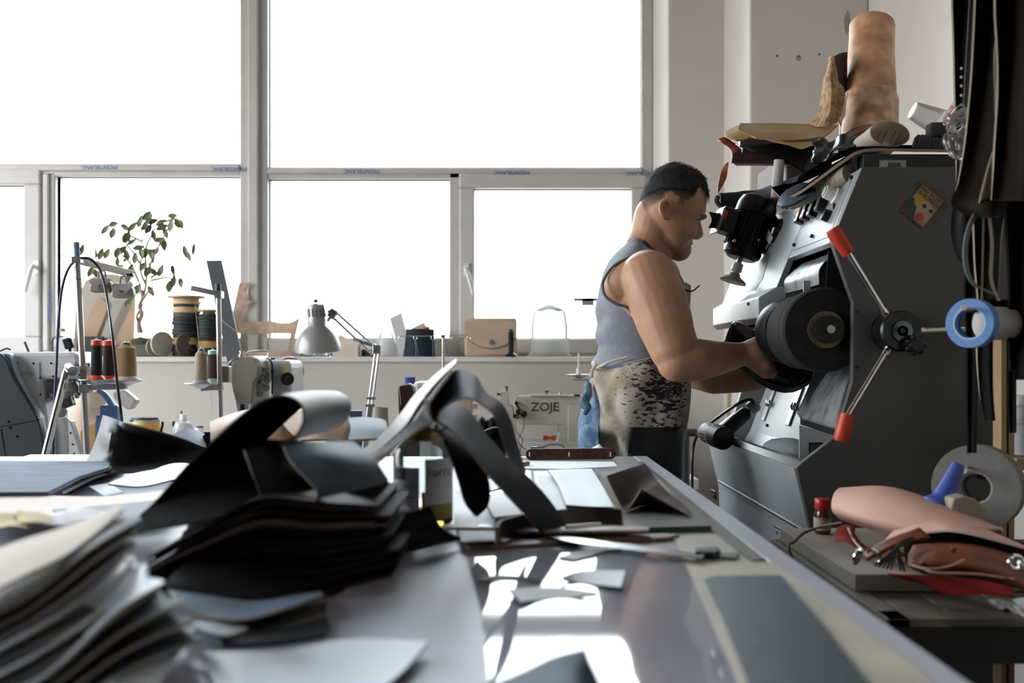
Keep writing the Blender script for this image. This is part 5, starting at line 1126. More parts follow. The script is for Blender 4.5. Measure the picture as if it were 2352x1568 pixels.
b = B(); b.prism([P(x, y, D3+.046) for x, y in [(38, 832), (90, 832), (91, 868), (90, 912), (68, 914), (45, 878)]], (0, .006, 0)); b.build('access_panel', mat('machine_white_panel', '#bfbfbd', .35), t, smooth=0, bevel=.002)
b = B(); b.prism([P(x, y, D3+.046) for x, y in [(114, 832), (176, 832), (182, 862), (121, 868)]], (0, .006, 0)); b.build('access_panel', mat('machine_white_panel', '#bfbfbd'), t, smooth=0, bevel=.002)
for x, y in ((40, 834), (77, 834), (117, 834), (174, 833), (92, 867), (181, 860), (122, 864), (93, 906)): B().cyl(P(x, y, D3+.044), P(x, y, D3+.05), .0032, n=10).build('screw', M_dark, t)
text('ZOJE', 'lettering', .018, P(64, 859, D3+.0455), (R(90), 0, 0), mat('lettering_pale', '#8d9298', .5), t, .0004, sx=1.2)
b = B(); b.prism([P(x, y, D3+.08) for x, y in [(92, 872), (186, 870), (170, 895), (140, 910), (100, 925)]], (0, .10, 0)); b.build('lower_casting', mat('cast_grey', '#8e8e8c', .4, .4), t, smooth=0, bevel=.004)
b = B()
for x, y, r, L in ((160, 905, .011, .06), (172, 898, .008, .06), (150, 912, .010, .05), (165, 885, .012, .06), (146, 925, .012, .05), (112, 918, .007, .05), (135, 903, .008, .06), (177, 910, .007, .04), (118, 908, .006, .05)): b.cyl(P(x, y, D3+.10), P(x, y, D3+.10-L), r)
b.build('presser_mechanism', M_chrome, t)
b = B(); b.box(P(150, 925, D3+.04), (.05, .03, .03), (0, R(-20), 0)); b.box(P(178, 890, D3+.05), (.014, .02, .05), (0, R(-30), 0)); b.build('lever', M_dark, t, smooth=0, bevel=.004)
c0 = P(140, 945, D3+.03); b = B(); b.lathe([(.006, -.004), (.018, -.004), (.018, .006), (.006, .006)], c0, (.2, -1, 0), 24); b.build('roller_foot', M_steel, t)
b = B(); a = P(143, 958, D3+.06); e = V((P(156, 0, D3+.06).x, D3+.06, STZ)); b.lathe([(0, 0), (.016, .001), (.021, .008), (.023, .03), (.026, .08), (.034, (e-a).length), (0, (e-a).length)], a, e-a, 28); b.build('post_bed', M_mwhi, t)
b = B(); b.prism([P(x, y, D3+.03) for x, y in [(156, 965), (162, 966), (186, 1048), (190, 1100), (165, 1100), (158, 1040)]], (0, .03, 0)); b.build('post_plate', M_mwhi, t, smooth=0, bevel=.003)
for x, y in ((162, 994), (167, 1020), (170, 1042)): B().cyl(P(x, y, D3+.028), P(x, y, D3+.034), .003, n=8).build('screw', M_dark, t)
b = B(); b.tube([P(57, 785, D3+.1), P(66, 808, D3+.1)], .004, 6); b.build('oil_pin', mat('pin_dark', '#4e3f3c', .5), t); b = B(); b.tube([P(0, 806, D3+.05), P(15, 800, D3+.05), P(24, 803, D3+.05)], .003, 6); b.build('top_wire', mat('pin_dark', '#4e3f3c', .5), t)
# blue lever and white curved cover behind the stand
t = thing('treadle_lever', 'light blue jointed lever behind the tall thread stand', 'lever', V((P(250, 0, 3.1).x, 3.1, STZ)))
b = B(); b.tube([P(226, 897, 3.1), P(240, 905, 3.1), P(255, 925, 3.1), P(262, 938, 3.1)], [.012, .016, .013], 12, flat=.6); b.build('lever_arm', mat('machine_blue', '#6d8cc0', .4), t)
b = B(); b.bb(P(240, 975, 3.12), P(269, 930, 3.08)); b.bb(V((P(222, 0, 3.1).x, 3.09, STZ)), V((P(262, 0, 3.1).x, 3.14, P(0, 952, 3.1).z))); b.build('lever_bracket', mat('machine_blue', '#6d8cc0'), t, smooth=0, bevel=.006)
b = B(); b.prism([P(x, y, 3.05) for x, y in [(256, 900), (283, 894), (312, 918), (311, 925), (300, 940), (290, 941), (262, 918)]], (0, .04, 0)); tag(b.build('lamp_cover', sheer(mat('white_translucent', '#d8d6d2', .3), .4), smooth=0, bevel=.008), 'white angular plastic lamp head under the cone plates', 'lamp head')
b = B(); b.prism([P(x, y, 3.35) for x, y in [(183, 990), (200, 975), (220, 968), (220, 1110), (183, 1110)]], (0, .03, 0)); tag(b.build('wooden_block', mat('ply_wood', '#9a764a', .7, var=.2, vs=20), smooth=0, bevel=.003), 'upright wooden block behind the tall thread stand pole', 'wood block')
b = B(); b.patch([[P(148, 935, 3.7), P(190, 905, 3.65), P(245, 900, 3.7)], [P(150, 965, 3.6), P(190, 960, 3.58), P(240, 975, 3.6)], [stz_(150, 3.6), stz_(190, 3.6), stz_(240, 3.6)]], .006, 6, 6); tag(b.build('fabric_bundle', mat('beige_cloth', '#bba893', .9)), 'beige cloth bundle behind the left machine', 'cloth')
# can, jar, squeeze bottle, spool on the far table
def stz(x, D): return V((P(x, 0, D).x, D, STZ))
t = thing('glue_can', 'yellow-grey tin of rubber glue with orange lettering beyond the grey leather', 'can', stz(336, 3.9)); r = 29/F*3.9; h = P(0, 963, 3.9).z-STZ
B().lathe([(0, .001), (r, .001), (r, h), (0, h)], stz(336, 3.9), n=32).build('can_body', mat('tin_grey', '#8f9192', .4, .3), t)
b = B(); b.lathe([(r*1.006, .02), (r*1.006, h-.008)], stz(336, 3.9), n=40, cap=False); b.build('can_label', mat('label_yellowish', '#b3a860', .6), t)
text('РЕЗИНОВЫЙ', 'lettering', .020, stz(343, 3.9)+V((0, -r*1.01, h-.026)), (R(90), 0, 0), mat('lettering_orange', '#d2571b', .5), t, .0004)
b = B(); b.lathe([(0, h), (r*1.02, h), (r*1.0, h+.008), (0, h+.006)], stz(333, 3.9), n=32); b.tube([stz(300, 3.88)+V((0, 0, h-.002)), stz(330, 3.86)+V((0, 0, h+.004))], .006, 8); b.build('can_lid', M_dark, t)
t = thing('glass_jar', 'empty glass jar beside the glue can', 'jar', stz(386, 3.95)); h = P(0, 968, 3.95).z-STZ
B().lathe([(0, .001), (.030, .001), (.032, .01), (.032, h-.03), (.026, h-.015), (.026, h)], stz(386, 3.95), n=28, cap=False).build('jar_glass', M_clear, t)
t = thing('squeeze_bottle', 'translucent white squeeze bottle with black nozzle', 'bottle', stz(421, 3.9)); h = P(0, 978, 3.9).z-STZ
B().lathe([(0, .001), (.038, .001), (.040, .01), (.040, h-.01), (.030, h+.012), (.014, h+.02), (.014, h+.026), (0, h+.026)], stz(421, 3.9), n=28).build('bottle_body', mat('milky_white', '#cfd0cd', .3, alpha=.8), t)
B().lathe([(0, h+.024), (.013, h+.024), (.012, h+.046), (0, h+.048)], stz(421, 3.9), n=20).build('bottle_cap', M_white, t)
B().cyl(stz(417, 3.9)+V((0, 0, h+.046)), stz(417, 3.9)+V((0, 0, h+.06)), .003).build('nozzle', M_black, t)
t = thing('thread_spool', 'small white thread spool with green top near the squeeze bottle', 'thread spool', stz(458, 3.85)); h = P(0, 978, 3.85).z-STZ
B().lathe([(0, .001), (.017, .001), (.017, h-.006), (0, h-.006)], stz(458, 3.85), n=20).build('thread', M_white, t); B().lathe([(0, h-.006), (.015, h-.006), (.014, h), (0, h)], stz(458, 3.85), n=20).build('spool_top', mat('dark_green_plastic', '#2d4a3e', .5), t)
# dark framed thing low in front of the wall, black gathered bags by the strap
tag(B().prism([P(x, y, 3.9) for x, y in [(720, 943), (830, 943), (830, 1060), (720, 1060)]], (0, .03, 0)).build('dark_panel', mat('dark_blue_panel', '#22303d', .5), smooth=0, bevel=.003), 'dark rectangular panel low behind the tan leather', 'panel')
b = B(); t = thing('gathered_pouch', 'black gathered leather pouch with white piping behind the grey strap', 'pouch', stz(1135, 3.3))
for x, w in ((1107, 12), (1133, 20), (1152, 12)): b.ell(P(x, 985, 3.3), (w/F*3.3, .05, .045), n=16, k=10)
b.bb(V((P(1100, 0, 3.3).x, 3.27, STZ)), V((P(1162, 0, 3.3).x, 3.36, P(0, 985, 3.3).z))); b.build('pouch_body', M_lblack, t, smooth=50)
b = B(); b.tube([P(1105, 993, 3.245), P(1130, 982, 3.24), P(1155, 981, 3.24)], .002, 6); b.build('piping', M_cream, t)
# ================= cutting table: top at TZ, right edge X .285, far edge Y 2.1
TX1, TY1, TX0, TY0 = .285, 2.10, -1.75, .30
M_top = mat('table_laminate', '#878a9c', .42, var=.22, vs=4, col2='#918e93', spec=.22, stretch=(1, .5, 1))
TB = thing('cutting_table', 'large cutting table with glossy clear-covered top and white edge band', 'table', (-.7, 1.2, 0))
B().bb((TX0, TY0, TZ-.03), (TX1-.03, TY1, TZ)).build('tabletop', M_top, TB, smooth=0)
B().bb((TX1-.03, TY0, TZ-.03), (TX1, TY1, TZ+.001)).build('edge_band', mat('white_edge_band', '#a9abb4', .45, var=.06, vs=9), TB, smooth=0, bevel=.002)
fr = B(); fr.bb((TX0+.1, TY0+.1, TZ-.12), (TX1-.08, TY1-.08, TZ-.031)); fr.build('frame', M_dark, TB, smooth=0)
for x in (TX0+.14, TX1-.12):
    for y in (TY0+.14, TY1-.12): B().bb((x-.03, y-.03, 0), (x+.03, y+.03, TZ-.12)).build('leg', M_dark, TB, smooth=0)
def Z(x, y, D, zmin=TZ+.0015):
    """point seen at pixel x,y at distance D, kept above the table"""
    p = P(x, y, D)
    if p.z < zmin: p.z = zmin
    return p
def cut(name, pts, th, m, label, cat, z=TZ+.0006, group=None):
    pp = [T(x, y, z) for x, y in pts]
    return tag(B().slab(pp, th).build(name, m, smooth=0), label, cat, group)
def sheet(name, rows, th, mats, label, cat, nu=5, nv=5, wav=0, ws=8, group=None, flip=False, mb=1, me=2, sm=180, parent=None):
    if flip is False:
        n = V((0, 0, 0))
        for i in range(len(rows)-1):
            for j in range(len(rows[0])-1): n += (V(rows[i][j+1])-V(rows[i][j])).cross(V(rows[i+1][j])-V(rows[i][j]))
        c = V(rows[len(rows)//2][len(rows[0])//2]); flip = n.dot(V((0, 0, ZC))-c+V((0, 0, .3))) < 0
    b = B(); b.patch(rows, th, nu, nv, wav, ws, flip, 0, mb, me); o = b.build(name, mats, parent, smooth=50)
    return tag(o, label, cat, group) if label else o
ML = [M_lblack, M_lblack, M_edge]
# cream cutting mat along the right edge, clear cover sheet, long strip
M_mat = mat('cream_mat', '#b3ab98', .6, var=.12, vs=7, col2='#a39d90')
cut('cutting_mat', [(1540, 1222), (1636, 1222), (1724, 1292), (1782, 1294), (2120, 1545), (2150, 1580), (1700, 1580), (1590, 1330)], .0012, M_mat, 'cream cutting mat strip along the right edge of the table', 'mat')
cut('metal_ruler', [(1452, 1060), (1474, 1062), (1758, 1288), (1727, 1291), (1600, 1196)], .0022, mat('worn_strip', '#7f7b74', .35, .2, var=.3, vs=12, stretch=(1, .2, 1)), 'long worn grey ruler strip lying along the right table edge', 'ruler')
cut('leather_rectangle', [(1618, 1333), (1642, 1325), (1793, 1324), (1888, 1436), (2000, 1580), (1722, 1580), (1660, 1420)], .0016, mat('slate_leather', '#3a474f', .42, bump=.2, bs=120, var=.2, vs=4), 'dark slate leather rectangle at the lower right of the table', 'leather', z=TZ+.0024)
sheet('leather_corner', [[T(1135, 1572, TZ+.001), T(1200, 1545, TZ+.004), T(1270, 1512, TZ+.012), T(1342, 1490, TZ+.026)], [T(1135, 1640, TZ+.001), T(1215, 1620, TZ+.003), T(1290, 1600, TZ+.008), T(1365, 1545, TZ+.014)], [T(1160, 1720, TZ+.001), T(1230, 1700, TZ+.002), T(1310, 1690, TZ+.002), T(1400, 1620, TZ+.002)]], .0016, [M_lgrey, M_lgrey, M_edge], 'grey leather piece with raised corner at the bottom centre', 'leather', 5, 5)
# thick glass plate with green edge
gm = mat('green_edge_glass', '#0f4a44', .08, trans=.6, ior=1.5)
M_gl = thin_glass('plate_glass', (.80, .90, .88), 1.5, 0, .30)
t = thing('glass_plate', 'thick glass plate with dark green edge lying on the table', 'glass', T(1330, 1225))
gp = [T(x, y) for x, y in [(1056, 1240), (1634, 1224), (1456, 1060), (1075, 1060)]]
ar = B(); ar.slab([p+V((0, 0, .0081)) for p in gp], .0009).build('glass_surface', M_gl, t, smooth=0)
B().slab([p+V((0, 0, .0008)) for p in gp], .0072).build('glass_edge', mat('green_glass_body', '#1c4a48', .15), t, smooth=0)
GZ = TZ+.0094
# pieces on the glass
cut('paper_sheet', [(1236, 1093), (1279, 1092), (1300, 1130), (1362, 1175), (1345, 1190), (1230, 1190), (1250, 1120)], .0004, mat('white_paper', '#e4e6e8'), 'white paper under the pale leather rectangle on the glass', 'paper', z=GZ)
sheet('leather_swatch', [[T(1258, 1080, GZ+.010), T(1308, 1078, GZ+.008), T(1358, 1077, GZ+.008)], [T(1280, 1112, GZ+.006), T(1325, 1110, GZ+.003), T(1380, 1110, GZ+.003)], [T(1300, 1160, GZ+.012), T(1355, 1164, GZ+.010), T(1410, 1165, GZ+.012)]], .0016, [mat('pale_teal_leather', '#a4afb0', .55, bump=.2, bs=200), M_lblack, M_lblack], 'pale grey-green leather rectangle curling at its near edge on the glass', 'leather')
sheet('leather_offcut', [[T(1298, 1152, GZ+.002), T(1415, 1158, GZ+.002)], [T(1302, 1180, GZ+.002), T(1418, 1184, GZ+.002)]], .0014, ML, 'dark leather offcut under the pale rectangle', 'leather')
t = thing('paper_pile', 'small pile of white-topped dark leather pieces behind the strap tip', 'leather pile', T(1150, 1180, GZ))
for i in range(5):
    dx = (3, -4, 2, -2, 0)[i]; zz = GZ+.003*i
    B().slab([T(x+dx, y, zz) for x, y in [(1110, 1142), (1172, 1135), (1198, 1185), (1136, 1192)]], .0026).build('swatch', M_lblack if i < 4 else M_paper, t, smooth=0)
cut('paper_sheet', [(1045, 1130), (1110, 1128), (1160, 1240), (1060, 1245), (1042, 1180)], .0004, M_paper, 'white paper between the bottle and the hanging black blade', 'paper', z=GZ)
cut('pattern_sheet', [(1046, 1102), (1150, 1100), (1190, 1112), (1110, 1130), (1048, 1130)], .0004, mat('pale_tracing', '#cfd6d8', .6), 'pale sheet lying behind the black blade on the glass', 'paper', z=GZ+.0006)
# upright slotted brown strap, paper under it, steel square
def upright(name, px, D, z0, m, label, cat, th=.004):
    pts = [V((P(x, 0, D).x, D, z0+h)) for x, h in px]
    return tag(B().prism(pts, (0, th, 0)).build(name, m, smooth=0, bevel=.0006), label, cat)
D_ = 1.93; rd = [(1207+12-12*math.cos(a), .0105+.0105*math.sin(a)) for a in [PI/2-PI*k/8*1.0+0 for k in range(0, 0)]]
pts = [(1219-12*math.sin(PI*k/8), .0105-.0105*math.cos(PI*k/8)) for k in range(9)]+[(1403+12*math.sin(PI*k/8), .0118+.0105*math.cos(PI*k/8)) for k in range(9)]
t = thing('slotted_strap', 'mottled brown leather strap with three slots at the far table edge', 'strap', V((P(1310, 0, D_).x, D_, GZ)))
B().prism([V((P(x, 0, D_).x, D_-.004+h*.5, GZ+h)) for x, h in pts], (0, .004, 0)).build('strap_body', mat('mottled_brown', '#4a2f26', .5, var=.5, vs=130, bump=.2, bs=90), t, smooth=0, bevel=.0008)
for x in (1216, 1307, 1402): B().prism([V((P(x+u, 0, D_).x, D_-.0046+(.0105+v)*.5, GZ+.0108+v)) for u, v in ((-1.6, -.004), (1.6, -.004), (1.6, .004), (-1.6, .004))], (0, .001, 0)).build('strap_slot', M_paper, t, smooth=0)
cut('paper_sheet', [(1185, 1075), (1200, 1058), (1410, 1060), (1418, 1071), (1300, 1077)], .0004, M_paper, 'white paper under the mottled brown strap', 'paper', z=GZ)
sheet('paper_curl', [[P(1332, 1050, 2.02), P(1375, 1048, 2.02), P(1395, 1048, 2.02)], [P(1345, 1038, 2.05), P(1375, 1030, 2.05), P(1392, 1040, 2.05)], [P(1372, 1022, 2.08), P(1378, 1021, 2.08), P(1386, 1030, 2.08)]], .0005, [M_paper], 'white paper corner curling up behind the brown strap', 'paper')
t = thing('steel_square', 'steel angle tool with black end behind the brown strap', 'tool', T(1230, 1055, GZ))
B().prism([P(x, y, 1.98) for x, y in [(1219, 1026), (1237, 1026), (1237, 1040), (1245, 1042), (1245, 1052), (1219, 1052)]], (0, .006, 0)).build('tool_head', mat('dark_steel', '#3c4348', .4, .6), t, smooth=0, bevel=.0005)
B().prism([P(x, y, 1.98) for x, y in [(1240, 1040), (1300, 1043), (1392, 1043), (1392, 1046), (1240, 1050)]], (0, .003, 0)).build('tool_blade', M_steel, t, smooth=0)
B().cyl(P(1279, 1042, 1.975), P(1279, 1036, 1.975), .0016).build('tool_screw', M_dark, t)
tag(B().cyl(T(1197, 1066, GZ+.004), T(1213, 1063, GZ+.004), .004).build('orange_tip', mat('orange_wood', '#a8643a', .5)), 'short orange pencil end left of the brown strap', 'pencil')
tag(B().slab([T(x, y, TZ+.003) for x, y in [(1418, 1058), (1440, 1057), (1464, 1078), (1443, 1080)]], .001).build('leather_scrap', mat('pale_scrap', '#b3ada2', .8, bump=.3, bs=200), smooth=0), 'pale leather scrap at the far right corner of the glass', 'leather')
# curled brown leather
M_lsheen = mat('sheen_brown_leather', '#3a2a27', .26, bump=.12, bs=140, var=.2, vs=9)
ZG = lambda x, y, D: Z(x, y, D*.955, GZ+.0022)
sheet('curled_leather', [[ZG(1392, 1093, 1.36), ZG(1416, 1145, 1.335), ZG(1437, 1172, 1.32), ZG(1455, 1150, 1.31), ZG(1472, 1122, 1.30)], [ZG(1438, 1078, 1.50), ZG(1465, 1125, 1.45), ZG(1490, 1150, 1.42), ZG(1515, 1160, 1.36), ZG(1532, 1155, 1.30)], [ZG(1481, 1065, 1.62), ZG(1512, 1108, 1.55), ZG(1545, 1150, 1.45), ZG(1572, 1172, 1.36), ZG(1590, 1190, 1.27)]], .0018, [M_lsheen, mat('brown_back', '#241c19', .7, bump=.3, bs=150), M_edge], 'curled glossy brown leather piece at the right of the glass plate', 'leather', 6, 6)
# curved brown strip on edge, slotted straps, long tan strap
def ribbon(name, pts, h, th, m, label, cat, z=TZ+.001, lean=0.0):
    P0 = [T(x, y, z) for x, y in pts]; b = B()
    b.patch([P0, [p+V((0, lean, h*.5)) for p in P0], [p+V((0, lean*1.6, h)) for p in P0]], th, 6, 2, 0, 8, False, 0, 0, 1)
    return tag(b.build(name, [m, M_edge], smooth=60), label, cat)
ribbon('curved_strip', [(1141, 1250), (1150, 1234), (1178, 1224), (1215, 1215), (1290, 1205), (1370, 1201), (1430, 1205)], .017, .004, mat('brown_strip_leather', '#3f2c25', .5, var=.4, vs=40, bump=.2, bs=120), 'curved dark brown leather strip standing on edge on the glass', 'strap', GZ, .004)
def slotted(name, cx_, cy_, L, W, rot_, z, m, label, slot=(.35, .95), th=.003):
    c0 = T(cx_, cy_, z); d = V((math.cos(rot_), math.sin(rot_), 0)); n = V((-d.y, d.x, 0)); o = []
    for k in range(9): a = -PI/2+PI*k/8; o.append(c0+d*(L/2-W/2+W/2*math.cos(a))+n*(W/2*math.sin(a)))
    for k in range(9): a = PI/2+PI*k/8; o.append(c0+d*(-L/2+W/2+W/2*math.cos(a))+n*(W/2*math.sin(a)))
    t = thing(name, label, 'strap', c0); B().slab(o, th).build('strap_body', m, t, smooth=0, bevel=.0006)
    s0, s1 = -L/2+slot[0]*L, -L/2+slot[1]*L
    B().slab([c0+d*s+n*q+V((0, 0, th+.0001)) for s, q in ((s0, -W*.16), (s1, -W*.16), (s1+W*.15, 0), (s1, W*.16), (s0, W*.16))], .0002).build('strap_slot', M_black, t, smooth=0)
slotted('slotted_strap', 1335, 1219, .155, .030, R(2), GZ, mat('tan_edge_leather', '#a08777', .6), 'pale tan strap end with long slot lying on the near glass edge')
slotted('slotted_strap', 1100, 1213, .085, .026, R(-3), GZ, M_cream, 'cream strap end with slot left of the curved brown strip', (.5, 1.0))
cut('long_strap', [(1070, 1258), (1082, 1250), (1200, 1244), (1420, 1236), (1530, 1232), (1560, 1235), (1530, 1242), (1300, 1251), (1130, 1262), (1078, 1264)], .004, mat('tan_strap_leather', '#7b6152', .55), 'long tan strap lying along the near side of the glass', 'strap')
cut('steel_rule', [(1258, 1235), (1275, 1231), (1400, 1247), (1520, 1262), (1620, 1276), (1612, 1284), (1470, 1268), (1330, 1250)], .0015, mat('bright_steel', '#c4cad0', .22, 1.0), 'narrow bright steel rule lying diagonally across the table', 'ruler', z=TZ+.006)
t = thing('craft_knife', 'dark flat craft knife lying at the end of the steel rule', 'knife', T(1640, 1285)); zz = TZ+.0016
B().slab([T(x, y, zz) for x, y in [(1592, 1276), (1648, 1272), (1655, 1280), (1640, 1286), (1596, 1284)]], .008).build('knife_handle', M_dark, t, smooth=0, bevel=.001)
B().slab([T(x, y, zz) for x, y in [(1646, 1277), (1698, 1275), (1690, 1287), (1650, 1285)]], .003).build('knife_sheath', mat('knife_grey', '#5c5f63', .4), t, smooth=0)
tag(B().cyl(T(1300, 1212, GZ+.0035), T(1378, 1206, GZ+.0035), .0032).build('marker_pen', mat('white_pen', '#dcdfe2', .3)), 'slim white pen lying on the glass under the curved strip', 'pen')
cut('clear_cover', [(1068, 1264), (1590, 1262), (1640, 1330), (1745, 1600), (1125, 1600), (1105, 1400)], .0006, mat('clear_vinyl', '#9a9ca8', .045, spec=.26, var=.15, vs=4, bump=.03, bs=9), 'smooth glossy clear vinyl sheet over the middle of the table', 'vinyl sheet')
# small grey cuts in the open middle
M_cutg = mat('pale_grey_leather_cut', '#c9cdd0', .6, bump=.2, bs=160)
G = 'small leather offcuts in the middle of the table'
sheet('leather_offcut', [[T(1283, 1281, TZ+.002), T(1345, 1262, TZ+.006), T(1388, 1262, TZ+.004)], [T(1318, 1287, TZ+.002), T(1360, 1276, TZ+.002), T(1392, 1266, TZ+.002)]], .0015, [M_cutg, M_lblack, M_lblack], 'thin grey rhombus offcut nearest the steel rule', 'leather', group=G)
sheet('leather_offcut', [[T(1100, 1328, TZ+.006), T(1140, 1322, TZ+.002), T(1190, 1324, TZ+.003), T(1242, 1330, TZ+.004)], [T(1105, 1332, TZ+.006), T(1140, 1335, TZ+.001), T(1190, 1334, TZ+.001), T(1244, 1336, TZ+.003)]], .0018, ML, 'narrow dark curled offcut left of the pale pieces', 'leather', group=G)
sheet('leather_offcut', [[T(1290, 1325, TZ+.006), T(1340, 1312, TZ+.004), T(1437, 1312, TZ+.010)], [T(1295, 1333, TZ+.003), T(1350, 1342, TZ+.001), T(1427, 1350, TZ+.006)]], .0018, [M_cutg, M_lblack, M_lblack], 'pale grey parallelogram offcut, right one of the middle pair', 'leather', group=G)
sheet('leather_offcut', [[T(1168, 1355, TZ+.006), T(1240, 1350, TZ+.004), T(1300, 1352, TZ+.004), T(1372, 1362, TZ+.006)], [T(1195, 1384, TZ+.004), T(1250, 1378, TZ+.001), T(1310, 1374, TZ+.001), T(1370, 1367, TZ+.005)]], .0018, [M_cutg, M_lblack, M_lblack], 'pale long pointed offcut, left one of the middle pair', 'leather', group=G)
# ---- bottle with dark red cap
BX = T(972, 1206); bt = thing('solvent_bottle', 'clear bottle with labels, yellowish liquid and dark red cap under the leather loops', 'bottle', BX)
hb = .132; r = .0365
B().lathe([(0, .001), (r*.9, .001), (r, .006), (r, .088), (r*.93, .096), (r*.60, .106), (r*.55, .112), (r*.55, .120)], BX, n=40, cap=False).build('bottle_glass', thin_glass('bottle_plastic', (.86, .9, .92), 1.45, .02, .04), bt)
B().lathe([(0, .003), (r*.94, .003), (r*.94, .028), (0, .028)], BX, n=40).build('liquid', thin_glass('yellow_liquid', (.72, .62, .30), 1.33), bt)
B().lathe([(0, .118), (r*.70, .118), (r*.72, .120), (r*.70, .137), (r*.66, .139), (0, .139)], BX, n=32).build('bottle_cap', mat('dark_red_cap', '#6b1b22', .4), bt)
B().lathe([(r*.56, .104), (r*.56, .117)], BX, n=32, cap=False).build('neck_liner', mat('gold_liner', '#a0895a', .3, .8), bt)
def wraplabel(a0, a1, z0, z1, m, name, rr_=1.01):
    b = B(); n_ = 16
    b.patch([[BX+V((r*rr_*math.sin(R(lerp(a0, a1, k/n_))), -r*rr_*math.cos(R(lerp(a0, a1, k/n_))), z)) for k in range(n_+1)] for z in (z1, (z0+z1)/2, z0)], .0003, 1, 1); return b.build(name, m, bt)
wraplabel(-84, -2, .012, .074, mat('label_white', '#a9a9ad', .6), 'label'); wraplabel(8, 80, .030, .084, mat('label_white2', '#bdbfc2', .6), 'label'); wraplabel(8, 80, .012, .030, mat('label_mustard', '#8f8240', .6), 'label_band'); wraplabel(-84, -2, .012, .022, mat('label_mustard', '#8f8240'), 'label_band', 1.02); wraplabel(2, 8, .012, .045, mat('label_orange', '#c0673a', .6), 'label_band')
b = B()
for k in range(12):
    a = R(-62+k*2.8); b.box(BX+V((r*1.03*math.sin(a), -r*1.03*math.cos(a), .066)), (.0009*(1+k % 3*.5), .0004, .014), (0, 0, a))
b.build('barcode', M_dark, bt, smooth=0)
b = B()
for k in range(7):
    a = R(-22); b.box(BX+V((r*1.03*math.sin(a), -r*1.03*math.cos(a), .052-k*.0045)), (.014-.003*(k % 3), .0004, .0012), (0, 0, a))
b.build('label_lines', mat('print_grey', '#55565a', .6), bt, smooth=0)
for i, ch in enumerate('НИТЕ'):
    a = R(20+i*14); text(ch, 'label_letter', .012, BX+V((r*1.025*math.sin(a), -r*1.025*math.cos(a), .066)), (R(90), 0, a), mat('print_grey', '#55565a'), bt, .0002)
# ---- straps and loops over the bottle
def strip(name, A_, B_, th, mats, label, nu=6, group=None, flip=False):
    n = V((0, 0, 0))
    for i in range(len(A_)-1): n += (V(A_[i+1])-V(A_[i])).cross(V(B_[i])-V(A_[i]))
    flip = n.dot(V((0, 0, ZC))-V(A_[2])) < 0
    b = B(); b.patch([[V(p) for p in A_], [(V(p)+V(q))/2 for p, q in zip(A_, B_)], [V(p) for p in B_]], th, nu, 3, 0, 8, flip, 0, 1, 2)
    return tag(b.build(name, mats, smooth=50), label, 'leather strap', group)
M_lblue = mat('slate_blue_leather', '#141c24', .6, bump=.25, bs=200, var=.15, vs=10, spec=.25)
strip('leather_strap', [P(1050, 824, 1.22), P(1000, 862, 1.20), P(955, 906, 1.18), P(925, 946, 1.17), P(892, 985, 1.16), P(850, 1024, 1.15), P(800, 1046, 1.14)],
      [P(1047, 836, 1.10), P(1006, 876, 1.09), P(966, 925, 1.08), P(934, 975, 1.07), P(892, 1016, 1.06), P(850, 1050, 1.05), P(806, 1058, 1.04)], .0022, [mat('pale_suede', '#f2eee8', .8, bump=.2, bs=200), M_lblack, M_cream], 'long pale strip with its tip raised high above the leather loops')
strip('leather_strap', [P(1044, 842, 1.16), P(1000, 890, 1.14), P(962, 940, 1.12), P(930, 986, 1.11), P(885, 1030, 1.10), P(840, 1060, 1.09), P(790, 1066, 1.08)],
      [P(1040, 850, 1.05), P(1002, 900, 1.04), P(966, 952, 1.03), P(934, 998, 1.02), P(886, 1046, 1.01), P(842, 1076, 1.0), P(795, 1078, 1.0)], .003, [M_lblack, M_lblack, M_cream], 'black strap with cream edge directly under the raised pale strip')
strip('leather_strap', [P(977, 905, 1.02), P(972, 950, 1.01), P(945, 972, 1.0), P(910, 1004, .99), P(872, 1034, .98), P(835, 1052, .97)],
      [P(985, 940, .99), P(991, 972, .985), P(965, 985, .98), P(930, 1010, .97), P(880, 1046, .96), P(838, 1058, .955)], .002, [M_lblue, M_lblack, M_edge], 'slate grey flared strip end left of the bottle cap')
strip('leather_strap', [P(978, 938, 1.16), P(985, 905, 1.15), P(1012, 872, 1.14), P(1052, 851, 1.13), P(1090, 864, 1.12), P(1105, 886, 1.12), P(1120, 906, 1.12), P(1150, 926, 1.13), P(1172, 965, 1.15), P(1186, 1015, 1.18), P(1207, 1085, 1.26)],
      [P(1003, 965, 1.05), P(1010, 945, 1.04), P(1035, 925, 1.03), P(1062, 915, 1.02), P(1085, 916, 1.02), P(1102, 926, 1.03), P(1120, 938, 1.04), P(1136, 956, 1.06), P(1150, 996, 1.09), P(1166, 1045, 1.12), P(1192, 1092, 1.2)], .0022, [M_lblue, M_lblack, M_edge], 'high arched slate leather loop falling to the glass on the right', 6)
strip('leather_strap', [P(975, 945, 1.06), P(985, 962, 1.05), P(1012, 972, 1.04), P(1040, 992, 1.03), P(1070, 1024, 1.02), P(1110, 1076, 1.02), P(1150, 1122, 1.03), P(1195, 1170, 1.05), P(1240, 1222, 1.10)],
      [P(1000, 928, 1.16), P(1020, 920, 1.15), P(1048, 925, 1.14), P(1080, 948, 1.13), P(1118, 1000, 1.12), P(1170, 1058, 1.12), P(1215, 1098, 1.12), P(1268, 1158, 1.14), P(1308, 1226, 1.145)], .0024, [M_lblue, M_lblack, M_edge], 'wide slate leather strap sweeping down from the cap to the table centre', 6, flip=True)
